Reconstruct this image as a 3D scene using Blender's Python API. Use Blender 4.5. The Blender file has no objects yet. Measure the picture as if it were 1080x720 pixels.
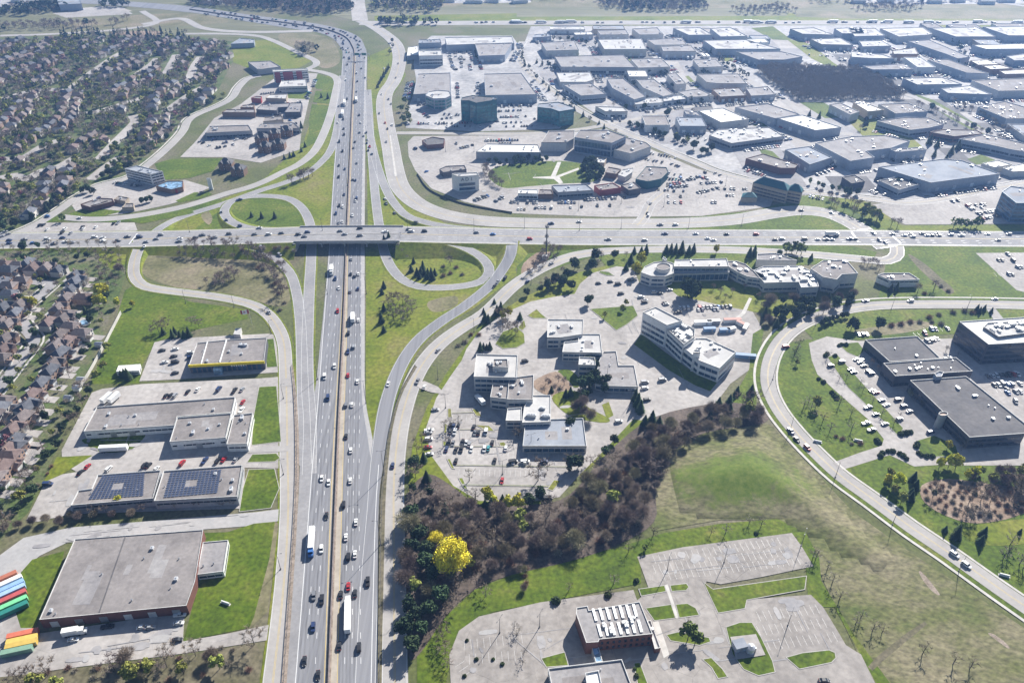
import bpy, bmesh, math, random
import numpy as np
from mathutils import Vector, Matrix
from mathutils.bvhtree import BVHTree
from mathutils.geometry import tessellate_polygon
R = math.radians
rnd = random.Random(7)
SC = bpy.context.scene
COL = SC.collection
# ------------------------------------------------------------------ camera, sky, sun, exposure
FOC, HORZ, CAMH = 820.0, -230.0, 300.0
PITCH = math.atan2(360 - HORZ, FOC)
cam_d = bpy.data.cameras.new("camera")
cam = bpy.data.objects.new("camera", cam_d); COL.objects.link(cam)
cam.location = (0, 0, CAMH)
cam.rotation_euler = (math.pi/2 - PITCH, 0, 0)
cam_d.sensor_width = 36.0
cam_d.lens = FOC*36.0/1080.0
cam_d.clip_start = 1.0
cam_d.clip_end = 40000.0
SC.camera = cam
SUN_AZ, SUN_EL = R(30.0), R(34.5)          # azimuth from +Y towards +X
w = bpy.data.worlds.new("World"); SC.world = w; w.use_nodes = True
nt = w.node_tree; nt.nodes.clear()
o_ = nt.nodes.new("ShaderNodeOutputWorld"); b_ = nt.nodes.new("ShaderNodeBackground"); s_ = nt.nodes.new("ShaderNodeTexSky")
s_.sky_type = 'NISHITA'; s_.sun_disc = False; s_.sun_elevation = SUN_EL; s_.sun_rotation = SUN_AZ; s_.altitude = 300
b_.inputs[1].default_value = 0.050
nt.links.new(s_.outputs[0], b_.inputs[0]); nt.links.new(b_.outputs[0], o_.inputs[0])
sd = bpy.data.lights.new("sun", 'SUN'); so = bpy.data.objects.new("sun", sd); COL.objects.link(so)
sd.energy = 5.0; sd.angle = R(0.5); sd.color = (1.0, 0.958, 0.885)
so.rotation_euler = Vector((-math.sin(SUN_AZ)*math.cos(SUN_EL), -math.cos(SUN_AZ)*math.cos(SUN_EL), -math.sin(SUN_EL))).to_track_quat('-Z', 'Y').to_euler()
so.location = (300, 600, 600)
SC.view_settings.view_transform = 'Standard'
SC.view_settings.look = 'None'
SC.view_settings.exposure = 1.02
SC.view_settings.gamma = 1.0
SC.view_settings.use_curve_mapping = False
SC.render.engine = 'CYCLES'
SC.cycles.use_denoising = True
SC.cycles.max_bounces = 5
SC.cycles.volume_bounces = 0
HAZE_DENSITY = 0.00016
# ------------------------------------------------------------------ pixel of the survey photo -> ground point
_sp, _cp = math.sin(PITCH), math.cos(PITCH)
def W(px, py, h=0.0):
    u = (px-540)/FOC; v = (py-360)/FOC
    d = Vector((u, _cp - v*_sp, -_sp - v*_cp))
    t = (CAMH-h)/-d.z
    return Vector((d.x*t, d.y*t, h))
def proj(p):
    q = Vector(p) - Vector((0, 0, CAMH))
    F = q.y*_cp - q.z*_sp; D = -q.y*_sp - q.z*_cp
    return (540 + FOC*q.x/F, 360 + FOC*D/F)
def pp(s, x0=0, y0=0, k=1.0):
    out = []
    for a in s.split():
        n = [float(z) for z in a.split(',')]
        out.append((x0+n[0]/k, y0+n[1]/k) + tuple(n[2:]))
    return out
def T(c, r, s): return pp(s, 270*c, 180*r, 4.0)
# ------------------------------------------------------------------ materials
MATS = {}
def _base(name, rough=0.8, metal=0.0, spec=0.3):
    m = bpy.data.materials.new(name); m.use_nodes = True
    b = m.node_tree.nodes['Principled BSDF']
    b.inputs['Roughness'].default_value = rough; b.inputs['Metallic'].default_value = metal
    b.inputs['Specular IOR Level'].default_value = spec
    MATS[name] = m
    return m, m.node_tree, b
def noise_col(name, cols, scale=0.05, detail=6, rough=0.85, stretch=(1, 1, 1), fine=None, fine_amt=0.25, bump=0.0, rot=0.0, pos=None, space='world', objvar=0.0, spec=0.25, rgh=0.6):
    m, t, b = _base(name, rough, spec=spec)
    N = t.nodes.new; L = t.links.new
    if space == 'world':
        g = N("ShaderNodeNewGeometry"); src = g.outputs['Position']
    else:
        g = N("ShaderNodeTexCoord"); src = g.outputs['Object']
    mp = N("ShaderNodeMapping"); mp.inputs['Scale'].default_value = stretch; mp.inputs['Rotation'].default_value = (0, 0, rot)
    L(src, mp.inputs[0])
    n = N("ShaderNodeTexNoise"); n.inputs['Scale'].default_value = scale; n.inputs['Detail'].default_value = detail; n.inputs['Roughness'].default_value = rgh
    L(mp.outputs[0], n.inputs[0])
    r = N("ShaderNodeValToRGB"); L(n.outputs[0], r.inputs[0])
    k = len(cols); e = r.color_ramp.elements
    lo, hi = (0.33, 0.67)
    ps = pos or [lo + (hi-lo)*i/(k-1) for i in range(k)]
    while len(e) < k: e.new(0.5)
    for i in range(k):
        e[i].position = ps[i]; e[i].color = (*cols[i], 1)
    out = r.outputs[0]
    if fine:
        n2 = N("ShaderNodeTexNoise"); n2.inputs['Scale'].default_value = fine; n2.inputs['Detail'].default_value = 3
        L(mp.outputs[0], n2.inputs[0])
        mr = N("ShaderNodeMapRange"); mr.inputs[1].default_value = 0.3; mr.inputs[2].default_value = 0.7
        mr.inputs[3].default_value = 1-fine_amt; mr.inputs[4].default_value = 1+fine_amt; L(n2.outputs[0], mr.inputs[0])
        mx = N("ShaderNodeVectorMath"); mx.operation = 'SCALE'; L(out, mx.inputs[0]); L(mr.outputs[0], mx.inputs['Scale']); out = mx.outputs[0]
    if objvar:
        oi = N("ShaderNodeObjectInfo"); mr = N("ShaderNodeMapRange"); mr.inputs[3].default_value = 1-objvar; mr.inputs[4].default_value = 1+objvar
        L(oi.outputs['Random'], mr.inputs[0])
        mx = N("ShaderNodeVectorMath"); mx.operation = 'SCALE'; L(out, mx.inputs[0]); L(mr.outputs[0], mx.inputs['Scale']); out = mx.outputs[0]
    L(out, b.inputs['Base Color'])
    if bump:
        bp = N("ShaderNodeBump"); bp.inputs['Strength'].default_value = bump; bp.inputs['Distance'].default_value = 0.3
        n3 = N("ShaderNodeTexNoise"); n3.inputs['Scale'].default_value = (fine or scale*10); n3.inputs['Detail'].default_value = 4
        L(src, n3.inputs[0]); L(n3.outputs[0], bp.inputs['Height']); L(bp.outputs[0], b.inputs['Normal'])
    return m
def plain(name, c, rough=0.6, metal=0.0, spec=0.4, var=0.12, vs=0.6):
    m, t, b = _base(name, rough, metal, spec)
    N = t.nodes.new; L = t.links.new
    g = N("ShaderNodeTexCoord"); n = N("ShaderNodeTexNoise"); n.inputs['Scale'].default_value = vs; n.inputs['Detail'].default_value = 5
    L(g.outputs['Object'], n.inputs[0])
    r = N("ShaderNodeValToRGB"); e = r.color_ramp.elements
    e[0].position = 0.3; e[1].position = 0.7
    e[0].color = (*[x*(1-var) for x in c], 1); e[1].color = (*[min(1, x*(1+var)) for x in c], 1)
    L(n.outputs[0], r.inputs[0]); L(r.outputs[0], b.inputs['Base Color'])
    return m
# ground
noise_col('ground_mixed', [(.075, .080, .030), (.10, .115, .035), (.14, .13, .075), (.17, .15, .10)], .012, 9, fine=.5, fine_amt=.3)
noise_col('lawn_green', [(.042, .070, .003), (.066, .108, .004), (.10, .135, .009), (.16, .16, .035)], .028, 12, fine=.5, fine_amt=.38, rgh=.76)
noise_col('meadow_green', [(.08, .108, .005), (.12, .155, .007), (.165, .175, .02), (.19, .17, .055)], .02, 11, fine=.4, fine_amt=.32, rgh=.7)
noise_col('dry_grass', [(.10, .10, .04), (.155, .145, .07), (.20, .175, .105), (.25, .20, .14)], .022, 9, fine=.4, fine_amt=.3)
noise_col('bare_earth', [(.19, .13, .09), (.26, .19, .14), (.33, .26, .2)], .08, 8, fine=.7)
noise_col('garden_ground', [(.05, .075, .022), (.08, .115, .032), (.12, .125, .06), (.17, .15, .115)], .06, 9, fine=.6, fine_amt=.35)
noise_col('mound_grass', [(.075, .10, .022), (.12, .125, .045), (.17, .155, .085), (.22, .19, .12)], .02, 12, fine=.35, fine_amt=.42, rgh=.72, stretch=(1, 1.6, 1), rot=R(35))
noise_col('ravine_floor', [(.07, .055, .042), (.105, .082, .068), (.14, .11, .09)], .08, 9, fine=.7, fine_amt=.35)
noise_col('scrub_ground', [(.09, .085, .04), (.13, .115, .07), (.17, .145, .10)], .05, 9, fine=.5, fine_amt=.35)
noise_col('field_far', [(.12, .125, .055), (.16, .155, .085), (.20, .19, .12)], .006, 8, stretch=(.3, 2, 1), fine=.06, fine_amt=.2)
def seams(m, scale, amt, warp=6.0, width=.012):
    t = m.node_tree; N = t.nodes.new; L = t.links.new; b = t.nodes['Principled BSDF']; old = b.inputs['Base Color'].links[0].from_socket
    g = N("ShaderNodeNewGeometry"); n = N("ShaderNodeTexNoise"); n.inputs['Scale'].default_value = .03; n.inputs['Detail'].default_value = 4; L(g.outputs['Position'], n.inputs[0])
    sc = N("ShaderNodeVectorMath"); sc.operation = 'SCALE'; sc.inputs['Scale'].default_value = warp; L(n.outputs['Color'], sc.inputs[0])
    ad = N("ShaderNodeVectorMath"); ad.operation = 'ADD'; L(g.outputs['Position'], ad.inputs[0]); L(sc.outputs[0], ad.inputs[1])
    v = N("ShaderNodeTexVoronoi"); v.feature = 'DISTANCE_TO_EDGE'; v.inputs['Scale'].default_value = scale; L(ad.outputs[0], v.inputs[0])
    mr = N("ShaderNodeMapRange"); mr.inputs[1].default_value = 0; mr.inputs[2].default_value = width; mr.inputs[3].default_value = 1-amt; mr.inputs[4].default_value = 1; L(v.outputs['Distance'], mr.inputs[0])
    n2 = N("ShaderNodeTexNoise"); n2.inputs['Scale'].default_value = .02; n2.inputs['Detail'].default_value = 3; L(g.outputs['Position'], n2.inputs[0])
    m2 = N("ShaderNodeMapRange"); m2.inputs[1].default_value = .45; m2.inputs[2].default_value = .6; m2.inputs[3].default_value = 0; m2.inputs[4].default_value = 1; L(n2.outputs[0], m2.inputs[0])
    mm = N("ShaderNodeMix"); mm.data_type = 'FLOAT'; L(m2.outputs[0], mm.inputs[0]); mm.inputs[2].default_value = 1.0; L(mr.outputs[0], mm.inputs[3])
    # slabs of slightly different age
    v2 = N("ShaderNodeTexVoronoi"); v2.inputs['Scale'].default_value = scale*.45; L(ad.outputs[0], v2.inputs[0]); sp = N("ShaderNodeSeparateXYZ"); L(v2.outputs['Color'], sp.inputs[0])
    m3 = N("ShaderNodeMapRange"); m3.inputs[3].default_value = .93; m3.inputs[4].default_value = 1.07; L(sp.outputs[0], m3.inputs[0])
    mu = N("ShaderNodeMath"); mu.operation = 'MULTIPLY'; L(mm.outputs[0], mu.inputs[0]); L(m3.outputs[0], mu.inputs[1])
    x = N("ShaderNodeVectorMath"); x.operation = 'SCALE'; L(old, x.inputs[0]); L(mu.outputs[0], x.inputs['Scale']); L(x.outputs[0], b.inputs['Base Color']); return m
seams(noise_col('lot_concrete', [(.285, .263, .248), (.365, .34, .322), (.43, .402, .38)], .03, 12, fine=.35, fine_amt=.14, rgh=.72), .07, .3)
seams(noise_col('lot_aged', [(.225, .205, .19), (.295, .27, .25), (.36, .33, .305)], .03, 12, fine=.35, fine_amt=.16, rgh=.74), .07, .35)
seams(noise_col('lot_asphalt', [(.23, .22, .225), (.29, .28, .285), (.35, .335, .33)], .04, 10, fine=.35, fine_amt=.1), .08, .3)
noise_col('yard_pavement', [(.27, .265, .27), (.36, .35, .35), (.46, .44, .425)], .03, 9, fine=.2, fine_amt=.2)
noise_col('road_asphalt', [(.235, .23, .235), (.275, .268, .272), (.31, .30, .30)], .05, 9, fine=.5, fine_amt=.1, rgh=.65)
noise_col('freeway_asphalt', [(.185, .185, .20), (.22, .22, .235), (.25, .25, .262)], .55, 6, fine=.25, fine_amt=.09, stretch=(1, .012, 1), rot=R(.6))
noise_col('shoulder_paving', [(.33, .32, .32), (.37, .36, .355), (.41, .39, .38)], .06, 8, fine=.5, fine_amt=.08)
noise_col('service_asphalt', [(.31, .295, .285), (.355, .335, .32), (.39, .37, .35)], .05, 8, fine=.5, fine_amt=.06)
noise_col('concrete_pale', [(.44, .42, .39), (.51, .485, .45), (.57, .545, .51)], .2, 5)
noise_col('kerb_concrete', [(.33, .315, .295), (.39, .37, .35), (.44, .42, .40)], .2, 5)
noise_col('median_paving', [(.33, .29, .24), (.38, .335, .28), (.42, .375, .32)], .08, 8, fine=.5, fine_amt=.08)
noise_col('gravel_strip', [(.20, .16, .12), (.27, .22, .18), (.34, .28, .23)], .3, 6, fine=1.5)
noise_col('shade_paint', [(.62, .62, .60), (.74, .74, .72)], .5, 4)
plain('paint_white', (.58, .58, .57), .6)
noise_col('lane_wear', [(.15, .15, .16), (.19, .19, .2), (.235, .235, .245)], .5, 6, stretch=(1, .02, 1), fine=.3, fine_amt=.15); plain('paint_yellow', (.50, .38, .14), .6)
# building materials
noise_col('roof_grey', [(.22, .21, .215), (.285, .27, .27), (.34, .325, .32)], .06, 11, fine=.6, fine_amt=.12, rgh=.68)
noise_col('roof_brown', [(.175, .16, .155), (.235, .215, .208), (.285, .26, .25)], .06, 11, fine=.6, fine_amt=.13, rgh=.68)
noise_col('roof_dark', [(.085, .082, .09), (.12, .116, .12), (.165, .155, .155)], .06, 11, fine=.5, fine_amt=.14, rgh=.7)
noise_col('roof_pale', [(.40, .39, .38), (.47, .46, .45), (.54, .53, .51)], .07, 8, fine=.6, fine_amt=.06)
noise_col('roof_white', [(.70, .68, .64), (.78, .76, .72)], .08, 6)
noise_col('roof_bluegrey', [(.22, .24, .28), (.28, .30, .34), (.33, .35, .385)], .06, 8, fine=.5, fine_amt=.06)
plain('wall_white', (.72, .72, .70)); plain('wall_pale', (.55, .54, .52)); plain('wall_grey', (.36, .37, .39)); plain('wall_tan', (.42, .35, .27))
plain('wall_brown', (.22, .14, .10)); plain('wall_brick', (.17, .075, .062)); plain('wall_dark', (.09, .09, .11)); plain('wall_blue', (.34, .375, .43)); plain('wall_teal', (.02, .11, .13))
plain('wall_tower', (.10, .20, .30), .3); plain('wall_yellow', (.70, .55, .02)); plain('wall_red', (.34, .055, .055)); plain('trim_white', (.74, .74, .73)); plain('trim_edge', (.58, .575, .56)); plain('trim_dark', (.05, .05, .06))
plain('metal_grey', (.42, .43, .45), .4, .6); plain('metal_pale', (.66, .67, .68), .45, .3); plain('metal_dark', (.10, .10, .11), .5, .3)
plain('concrete_bridge', (.50, .48, .46), .8)
plain('concrete_dark', (.20, .165, .155), .85, var=.3, vs=.5)
def glass(name, c, rough=0.12):
    m, t, b = _base(name, rough, 0.0, 0.7)
    N = t.nodes.new; L = t.links.new
    g = N("ShaderNodeNewGeometry"); n = N("ShaderNodeTexVoronoi"); n.inputs['Scale'].default_value = .45
    L(g.outputs['Position'], n.inputs[0])
    mx = N("ShaderNodeMapRange"); mx.inputs[3].default_value = .55; mx.inputs[4].default_value = 1.5
    sp = N("ShaderNodeSeparateXYZ"); L(n.outputs['Color'], sp.inputs[0]); L(sp.outputs[0], mx.inputs[0])
    v = N("ShaderNodeVectorMath"); v.operation = 'SCALE'; v.inputs[0].default_value = c; L(mx.outputs[0], v.inputs['Scale'])
    L(v.outputs[0], b.inputs['Base Color'])
    return m
glass('glass_blue', (.045, .085, .14)); glass('glass_dark', (.03, .04, .06)); glass('glass_teal', (.02, .14, .155)); glass('car_glass', (.02, .025, .03), .08)
glass('glass_pale', (.20, .32, .45), .2)
plain('solar_cell', (.17, .20, .29), .3, 0.0, .6)  # paler grey-blue: the sky's reflection is put into the cell colour
plain('rubber', (.02, .02, .02), .9); plain('lamp_lens', (.75, .75, .72), .3); plain('tail_red', (.4, .02, .02), .3)
# ------------------------------------------------------------------ mesh helper
class MB:
    def __init__(s): s.v = []; s.f = []; s.m = []
    def add(s, vs, fs, mi=0):
        o = len(s.v); s.v += [tuple(a) for a in vs]; s.f += [tuple(i+o for i in f) for f in fs]; s.m += [mi]*len(fs)
    def box(s, c, sz, ang=0, mi=0, taper=1.0, bottom=True):
        """c = centre of the bottom face"""
        x, y, z = c; a, b, h = sz[0]/2, sz[1]/2, sz[2]
        ca, sa = math.cos(ang), math.sin(ang)
        vs = []
        for k, zz in ((1, 0), (taper, h)):
            for u, v in ((-a, -b), (a, -b), (a, b), (-a, b)):
                vs.append((x+(u*ca-v*sa)*k, y+(u*sa+v*ca)*k, z+zz))
        fs = [(0, 1, 5, 4), (1, 2, 6, 5), (2, 3, 7, 6), (3, 0, 4, 7), (4, 5, 6, 7)]
        if bottom: fs.append((3, 2, 1, 0))
        s.add(vs, fs, mi)
    def prism(s, poly, z0, z1, mi=0, top=True, bottom=False):
        n = len(poly)
        A = area2(poly)
        if A < 0: poly = poly[::-1]
        vs = [(p[0], p[1], z0) for p in poly] + [(p[0], p[1], z1) for p in poly]
        fs = [(i, (i+1) % n, n+(i+1) % n, n+i) for i in range(n)]
        s.add(vs, fs, mi)
        if top or bottom:
            tri = tess(poly)
            if top: s.add([(p[0], p[1], z1) for p in poly], tri, mi)
            if bottom: s.add([(p[0], p[1], z0) for p in poly], [t[::-1] for t in tri], mi)
    def ring(s, poly, wid, z0, z1, mi=0):
        """a wall of given thickness just inside the polygon (parapet, kerb)"""
        if area2(poly) < 0: poly = poly[::-1]
        q = inset(poly, wid); n = len(poly)
        vs = [(p[0], p[1], z0) for p in poly]+[(p[0], p[1], z1) for p in poly]+[(p[0], p[1], z1) for p in q]+[(p[0], p[1], z0) for p in q]
        fs = []
        for i in range(n):
            j = (i+1) % n
            fs += [(i, j, n+j, n+i), (n+i, n+j, 2*n+j, 2*n+i), (2*n+i, 2*n+j, 3*n+j, 3*n+i)]
        s.add(vs, fs, mi)
    def tube(s, p, q, r0, r1, n=6, mi=0, cap=True):
        p = Vector(p); q = Vector(q); d = (q-p)
        if d.length < 1e-6: return
        d.normalize(); a = d.orthogonal().normalized(); b = d.cross(a)
        vs = []
        for c, r in ((p, r0), (q, r1)):
            for i in range(n):
                t = 2*math.pi*i/n; vs.append(c + a*math.cos(t)*r + b*math.sin(t)*r)
        fs = [(i, (i+1) % n, n+(i+1) % n, n+i) for i in range(n)]
        if cap: fs += [tuple(range(n, 2*n)), tuple(range(n-1, -1, -1))]
        s.add(vs, fs, mi)
    def mesh(s, name, mats):
        me = bpy.data.meshes.new(name); me.from_pydata(s.v, [], s.f)
        for m in mats: me.materials.append(MATS[m] if isinstance(m, str) else m)
        if len(mats) > 1: me.polygons.foreach_set('material_index', s.m)
        me.update(); return me
    def build(s, name, mats, parent=None, loc=None, smooth=False):
        if isinstance(mats, str): mats = [mats]
        me = s.mesh(name, mats)
        if smooth: me.polygons.foreach_set('use_smooth', [True]*len(me.polygons))
        o = bpy.data.objects.new(name, me); COL.objects.link(o)
        if parent: o.parent = parent
        if loc is not None: o.location = loc
        return o
def area2(p): return sum(p[i][0]*p[(i+1) % len(p)][1]-p[(i+1) % len(p)][0]*p[i][1] for i in range(len(p)))
def tess(poly):
    tr = tessellate_polygon([[Vector((p[0], p[1], 0)) for p in poly]])
    out = []
    for a, b, c in tr:
        cr = (poly[b][0]-poly[a][0])*(poly[c][1]-poly[a][1])-(poly[b][1]-poly[a][1])*(poly[c][0]-poly[a][0])
        out.append((a, b, c) if cr > 0 else (a, c, b))
    return out
def inset(poly, d):
    n = len(poly); out = []
    for i in range(n):
        a = Vector(poly[i-1][:2]); b = Vector(poly[i][:2]); c = Vector(poly[(i+1) % n][:2])
        e1 = (b-a).normalized(); e2 = (c-b).normalized()
        n1 = Vector((-e1.y, e1.x)); n2 = Vector((-e2.y, e2.x))
        m = n1+n2
        if m.length < 1e-4: m = n1
        m.normalize(); k = d/max(0.35, m.dot(n1))
        out.append((b+m*k)[:])
    return out
def inside(p, poly):
    x, y = p[0], p[1]; c = False; n = len(poly); j = n-1
    for i in range(n):
        xi, yi = poly[i][0], poly[i][1]; xj, yj = poly[j][0], poly[j][1]
        if (yi > y) != (yj > y) and x < (xj-xi)*(y-yi)/(yj-yi)+xi: c = not c
        j = i
    return c
def empty(name, loc, rz=0):
    o = bpy.data.objects.new(name, None); COL.objects.link(o); o.location = loc; o.rotation_euler = (0, 0, rz)
    o.empty_display_size = 1; return o
def tag(o, label=None, cat=None, group=None, kind=None):
    if label: o['label'] = label
    if cat: o['category'] = cat
    if group: o['group'] = group
    if kind: o['kind'] = kind
    return o
# deferred labels: things of one description in one place are told apart by counting from a landmark
PENDING = []
ORD = ("first second third fourth fifth sixth seventh eighth ninth tenth eleventh twelfth thirteenth fourteenth fifteenth sixteenth seventeenth eighteenth nineteenth twentieth").split()
def ordinal(i):
    if i < 20: return ORD[i]
    t = {20: 'twenty', 30: 'thirty', 40: 'forty', 50: 'fifty', 60: 'sixty', 70: 'seventy', 80: 'eighty', 90: 'ninety'}
    n = i+1
    if n % 10 == 0 and n < 100: return t[n].replace('ty', 'tieth')
    if n < 100: return t[n-n % 10]+'-'+ORD[n % 10-1]
    return 'hundred-and-'+ordinal(i-100)
def later(o, desc, place, cat, group, key, frm='the freeway'):
    PENDING.append((desc, place, o, cat, group, key, frm))
def settle_labels():
    by = {}
    for p in PENDING: by.setdefault((p[0], p[1]), []).append(p)
    for (desc, place), v in by.items():
        v.sort(key=lambda p: p[5])
        for i, (d, pl, o, cat, g, k, frm) in enumerate(v):
            if len(v) == 1: lab = f"{desc} {place}"
            else: lab = f"{ordinal(i)} {desc} from {frm} {place}"
            tag(o, lab, cat, g)
def copy_tree(root, loc, rz=0.0, scale=1.0):
    r = root.copy(); COL.objects.link(r); r.location = loc; r.rotation_euler = (0, 0, rz); r.scale = (scale,)*3 if not isinstance(scale, tuple) else scale
    for ch in root.children:
        c = ch.copy(); COL.objects.link(c); c.parent = r
        for g in ch.children:
            d = g.copy(); COL.objects.link(d); d.parent = c
    return r
# ------------------------------------------------------------------ ground sheets
LAYER = [0]
GROUND = []          # (verts, tris) for height queries
def nextz(): LAYER[0] += 1; return 0.02 + 0.001*LAYER[0]
def smooth_loop(pts, k=4):
    n = len(pts); out = []
    for i in range(n):
        p0, p1, p2, p3 = pts[i-1], pts[i], pts[(i+1) % n], pts[(i+2) % n]
        for j in range(k):
            t = j/k; out.append(p0*(-.5*t+t*t-.5*t**3)+p1*(1-2.5*t*t+1.5*t**3)+p2*(.5*t+2*t*t-1.5*t**3)+p3*(-.5*t*t+.5*t**3))
    return out
def smooth_line(pts, step=6.0):
    n = len(pts); out = []
    for i in range(n-1):
        p1, p2 = pts[i], pts[i+1]
        p0 = pts[i-1] if i else p1*2-p2; p3 = pts[i+2] if i+2 < n else p2*2-p1
        k = max(2, int((p2-p1).length/step))
        for j in range(k):
            t = j/k; out.append(p0*(-.5*t+t*t-.5*t**3)+p1*(1-2.5*t*t+1.5*t**3)+p2*(.5*t+2*t*t-1.5*t**3)+p3*(-.5*t*t+.5*t**3))
    out.append(pts[-1]); return out
def sheet(name, px, mat, curved=False, kerb=False, z=None, world=False):
    P = [Vector((p[0], p[1], 0)) for p in px] if world else [W(p[0], p[1]) for p in px]
    if curved: P = smooth_loop(P)
    if area2(P) < 0: P = P[::-1]
    z = nextz() if z is None else z
    b = MB()
    if kerb:
        z += 0.1
        b.prism(P, 0.0, z, 0, top=True)
        KERB.ring(P, .35, z-.12, z+.02)
    else:
        b.add([(p.x, p.y, z) for p in P], tess(P))
    o = b.build(name, mat); tag(o, kind='structure')
    GROUND.append(b)
    return P
KERB = MB(); MARK = MB(); MARKY = MB(); WALKS = MB()
def offs(line, d):
    out = []
    n = len(line)
    for i in range(n):
        a = line[max(0, i-1)]; b = line[min(n-1, i+1)]
        t = Vector((b.x-a.x, b.y-a.y, 0)).normalized()
        out.append(line[i]+Vector((t.y, -t.x, 0))*d)          # + = right of travel
    return out
def strip(mb, A, B, dz=0.0, mi=0):
    n = len(A)
    vs = [(p.x, p.y, p.z+dz) for p in A]+[(p.x, p.y, p.z+dz) for p in B]
    mb.add(vs, [(i, i+1, n+i+1, n+i) for i in range(n-1)], mi)
ROADS = {}
def road(key, name, px, wid, mat='road_asphalt', edge=None, centre=None, lanes=(), dash=(3, 9), step=6, kerbs=None, world=False):
    """px: (x, y[, height]) points of the centre line; lanes: offsets of dashed lines"""
    P = px if world else [W(p[0], p[1], p[2] if len(p) > 2 else 0.0) for p in px]
    ln = smooth_line(P, step)
    z = nextz()
    ln = [Vector((p.x, p.y, p.z+z)) for p in ln]
    wl, wr = wid if isinstance(wid, tuple) else (wid/2, wid/2)
    b = MB(); strip(b, offs(ln, wr), offs(ln, -wl))
    # make sure faces look up
    o = b.build(name, mat); tag(o, kind='structure'); GROUND.append(b)
    if max(p.z for p in ln) > 1.2:
        e = MB()
        for sgn, wd_ in ((1, wr), (-1, wl)):
            a_ = [Vector((q.x, q.y, q.z-.02)) for q in offs(ln, sgn*wd_)]; a2_ = [Vector((q.x, q.y, q.z-.05)) for q in offs(ln, sgn*(wd_+1.0))]; toe = []
            for i, p in enumerate(ln):
                d = offs(ln, sgn*(wd_+1.2+2.0*max(0, p.z-.3)))[i]; toe.append(Vector((d.x, d.y, min(0.0, p.z-.4))))
            if sgn > 0: strip(e, a2_, a_); strip(e, toe, a2_)
            else: strip(e, a_, a2_); strip(e, a2_, toe)
        tag(e.build('embankment', 'meadow_green'), kind='structure'); GROUND.append(e)
    if edge:
        for s in (-wl+edge, wr-edge): strip(MARK, offs(ln, s+.07), offs(ln, s-.07), .012)
    if centre is not None:
        for s in (centre-.25, centre+.25): strip(MARKY, offs(ln, s+.09), offs(ln, s-.09), .012)
    for l in lanes: dashes(ln, l, dash)
    if kerbs:
        for s, w_ in kerbs:
            strip(WALKS, offs(ln, s+w_/2), offs(ln, s-w_/2), .06)
    ROADS[key] = ln
    return ln
def dashes(ln, off, dash=(3, 9), wd=.10):
    l = offs(ln, off); s = 0.0; on, offl = dash; acc = 0.0
    for i in range(len(l)-1):
        a, b = l[i], l[i+1]; d = (b-a).length
        if d < 1e-6: continue
        t = (b-a)/d; nrm = Vector((t.y, -t.x, 0))*wd
        u = -(acc % (on+offl))
        while u < d:
            a0, a1 = max(0, u), min(d, u+on)
            if a1 > a0:
                q0, q1 = a+t*a0, a+t*a1; zz = .012
                MARK.add([(q0-nrm)+Vector((0, 0, zz)), (q0+nrm)+Vector((0, 0, zz)), (q1+nrm)+Vector((0, 0, zz)), (q1-nrm)+Vector((0, 0, zz))], [(0, 1, 2, 3)])
            u += on+offl
        acc += d
# ================================================================== GROUND
g = MB(); S_ = 9000
g.add([(-S_, -S_+2000, 0), (S_, -S_+2000, 0), (S_, S_+2000, 0), (-S_, S_+2000, 0)], [(0, 1, 2, 3)])
tag(g.build('ground', 'ground_mixed'), kind='structure'); GROUND.append(g)
# far fields and regions
sheet('field', pp("-300,-40 1400,-40 1400,26 860,26 540,30 395,26 330,12 200,4 -300,-10"), 'field_far')
sheet('field', pp("-60,-6 150,-8 190,6 215,14 330,34 345,42 200,38 60,44 -60,44"), 'field_far')
sheet('field', pp("395,17 560,14 830,14 1100,22 1100,27 395,27"), 'meadow_green')
sheet('field', pp("395,-10 640,-10 830,-8 1120,-8 1120,9 830,9 395,7"), 'dry_grass')
sheet('field', pp("545,13 730,11 830,12 830,17 545,18"), 'field_far')
sheet('field', pp("835,12 1120,10 1120,20 900,20 840,18"), 'dry_grass')
sheet('gravel_lot', pp("440,-4 560,-5 560,3 445,4"), 'yard_pavement')
sheet('gravel_lot', pp("890,-3 1100,-4 1100,4 960,5 900,3"), 'yard_pavement')
sheet('bare_earth', pp("70,10 120,6 140,12 100,16 75,15"), 'lot_concrete')
sheet('field', pp("60,24 190,14 240,24 120,30 60,30"), 'dry_grass', curved=True)
sheet('field', pp("120,34 165,33 168,37 125,37"), 'bare_earth', curved=True)
sheet('field', pp("200,-12 390,-12 372,8 330,16 260,8"), 'scrub_ground')
sheet('sports_field', pp("55,14 130,8 140,15 70,19"), 'lot_concrete')
sheet('gravel_lot', pp("-20,-8 60,-6 40,4 -20,10"), 'yard_pavement')
sheet('garden_ground', pp("-60,42 60,38 200,38 245,44 247,62 225,105 190,140 150,175 100,205 60,232 0,252 -60,256"), 'garden_ground')
sheet('garden_ground', pp("-60,262 135,262 133,285 130,300 118,330 90,400 62,470 30,540 0,570 -60,590"), 'garden_ground')
sheet('lawn', pp("95,405 118,350 132,306 150,296 170,305 200,318 258,326 262,336 210,347 165,360 150,385 147,404"), 'lawn_green')
sheet('lawn', pp("105,262 132,262 134,278 120,285 104,276"), 'meadow_green')
sheet('dry_grass', pp("148,266 200,264 290,268 306,285 302,322 255,314 185,303 150,288"), 'dry_grass', curved=True)
sheet('lawn', pp("160,262 300,262 320,270 305,285 270,275 165,272"), 'scrub_ground')
sheet('meadow', pp("170,246 225,213 268,198 320,150 345,80 352,80 356,160 350,246"), 'meadow_green')
sheet('lawn', pp("205,242 232,222 262,206 300,206 326,222 330,243"), 'lawn_green')
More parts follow.
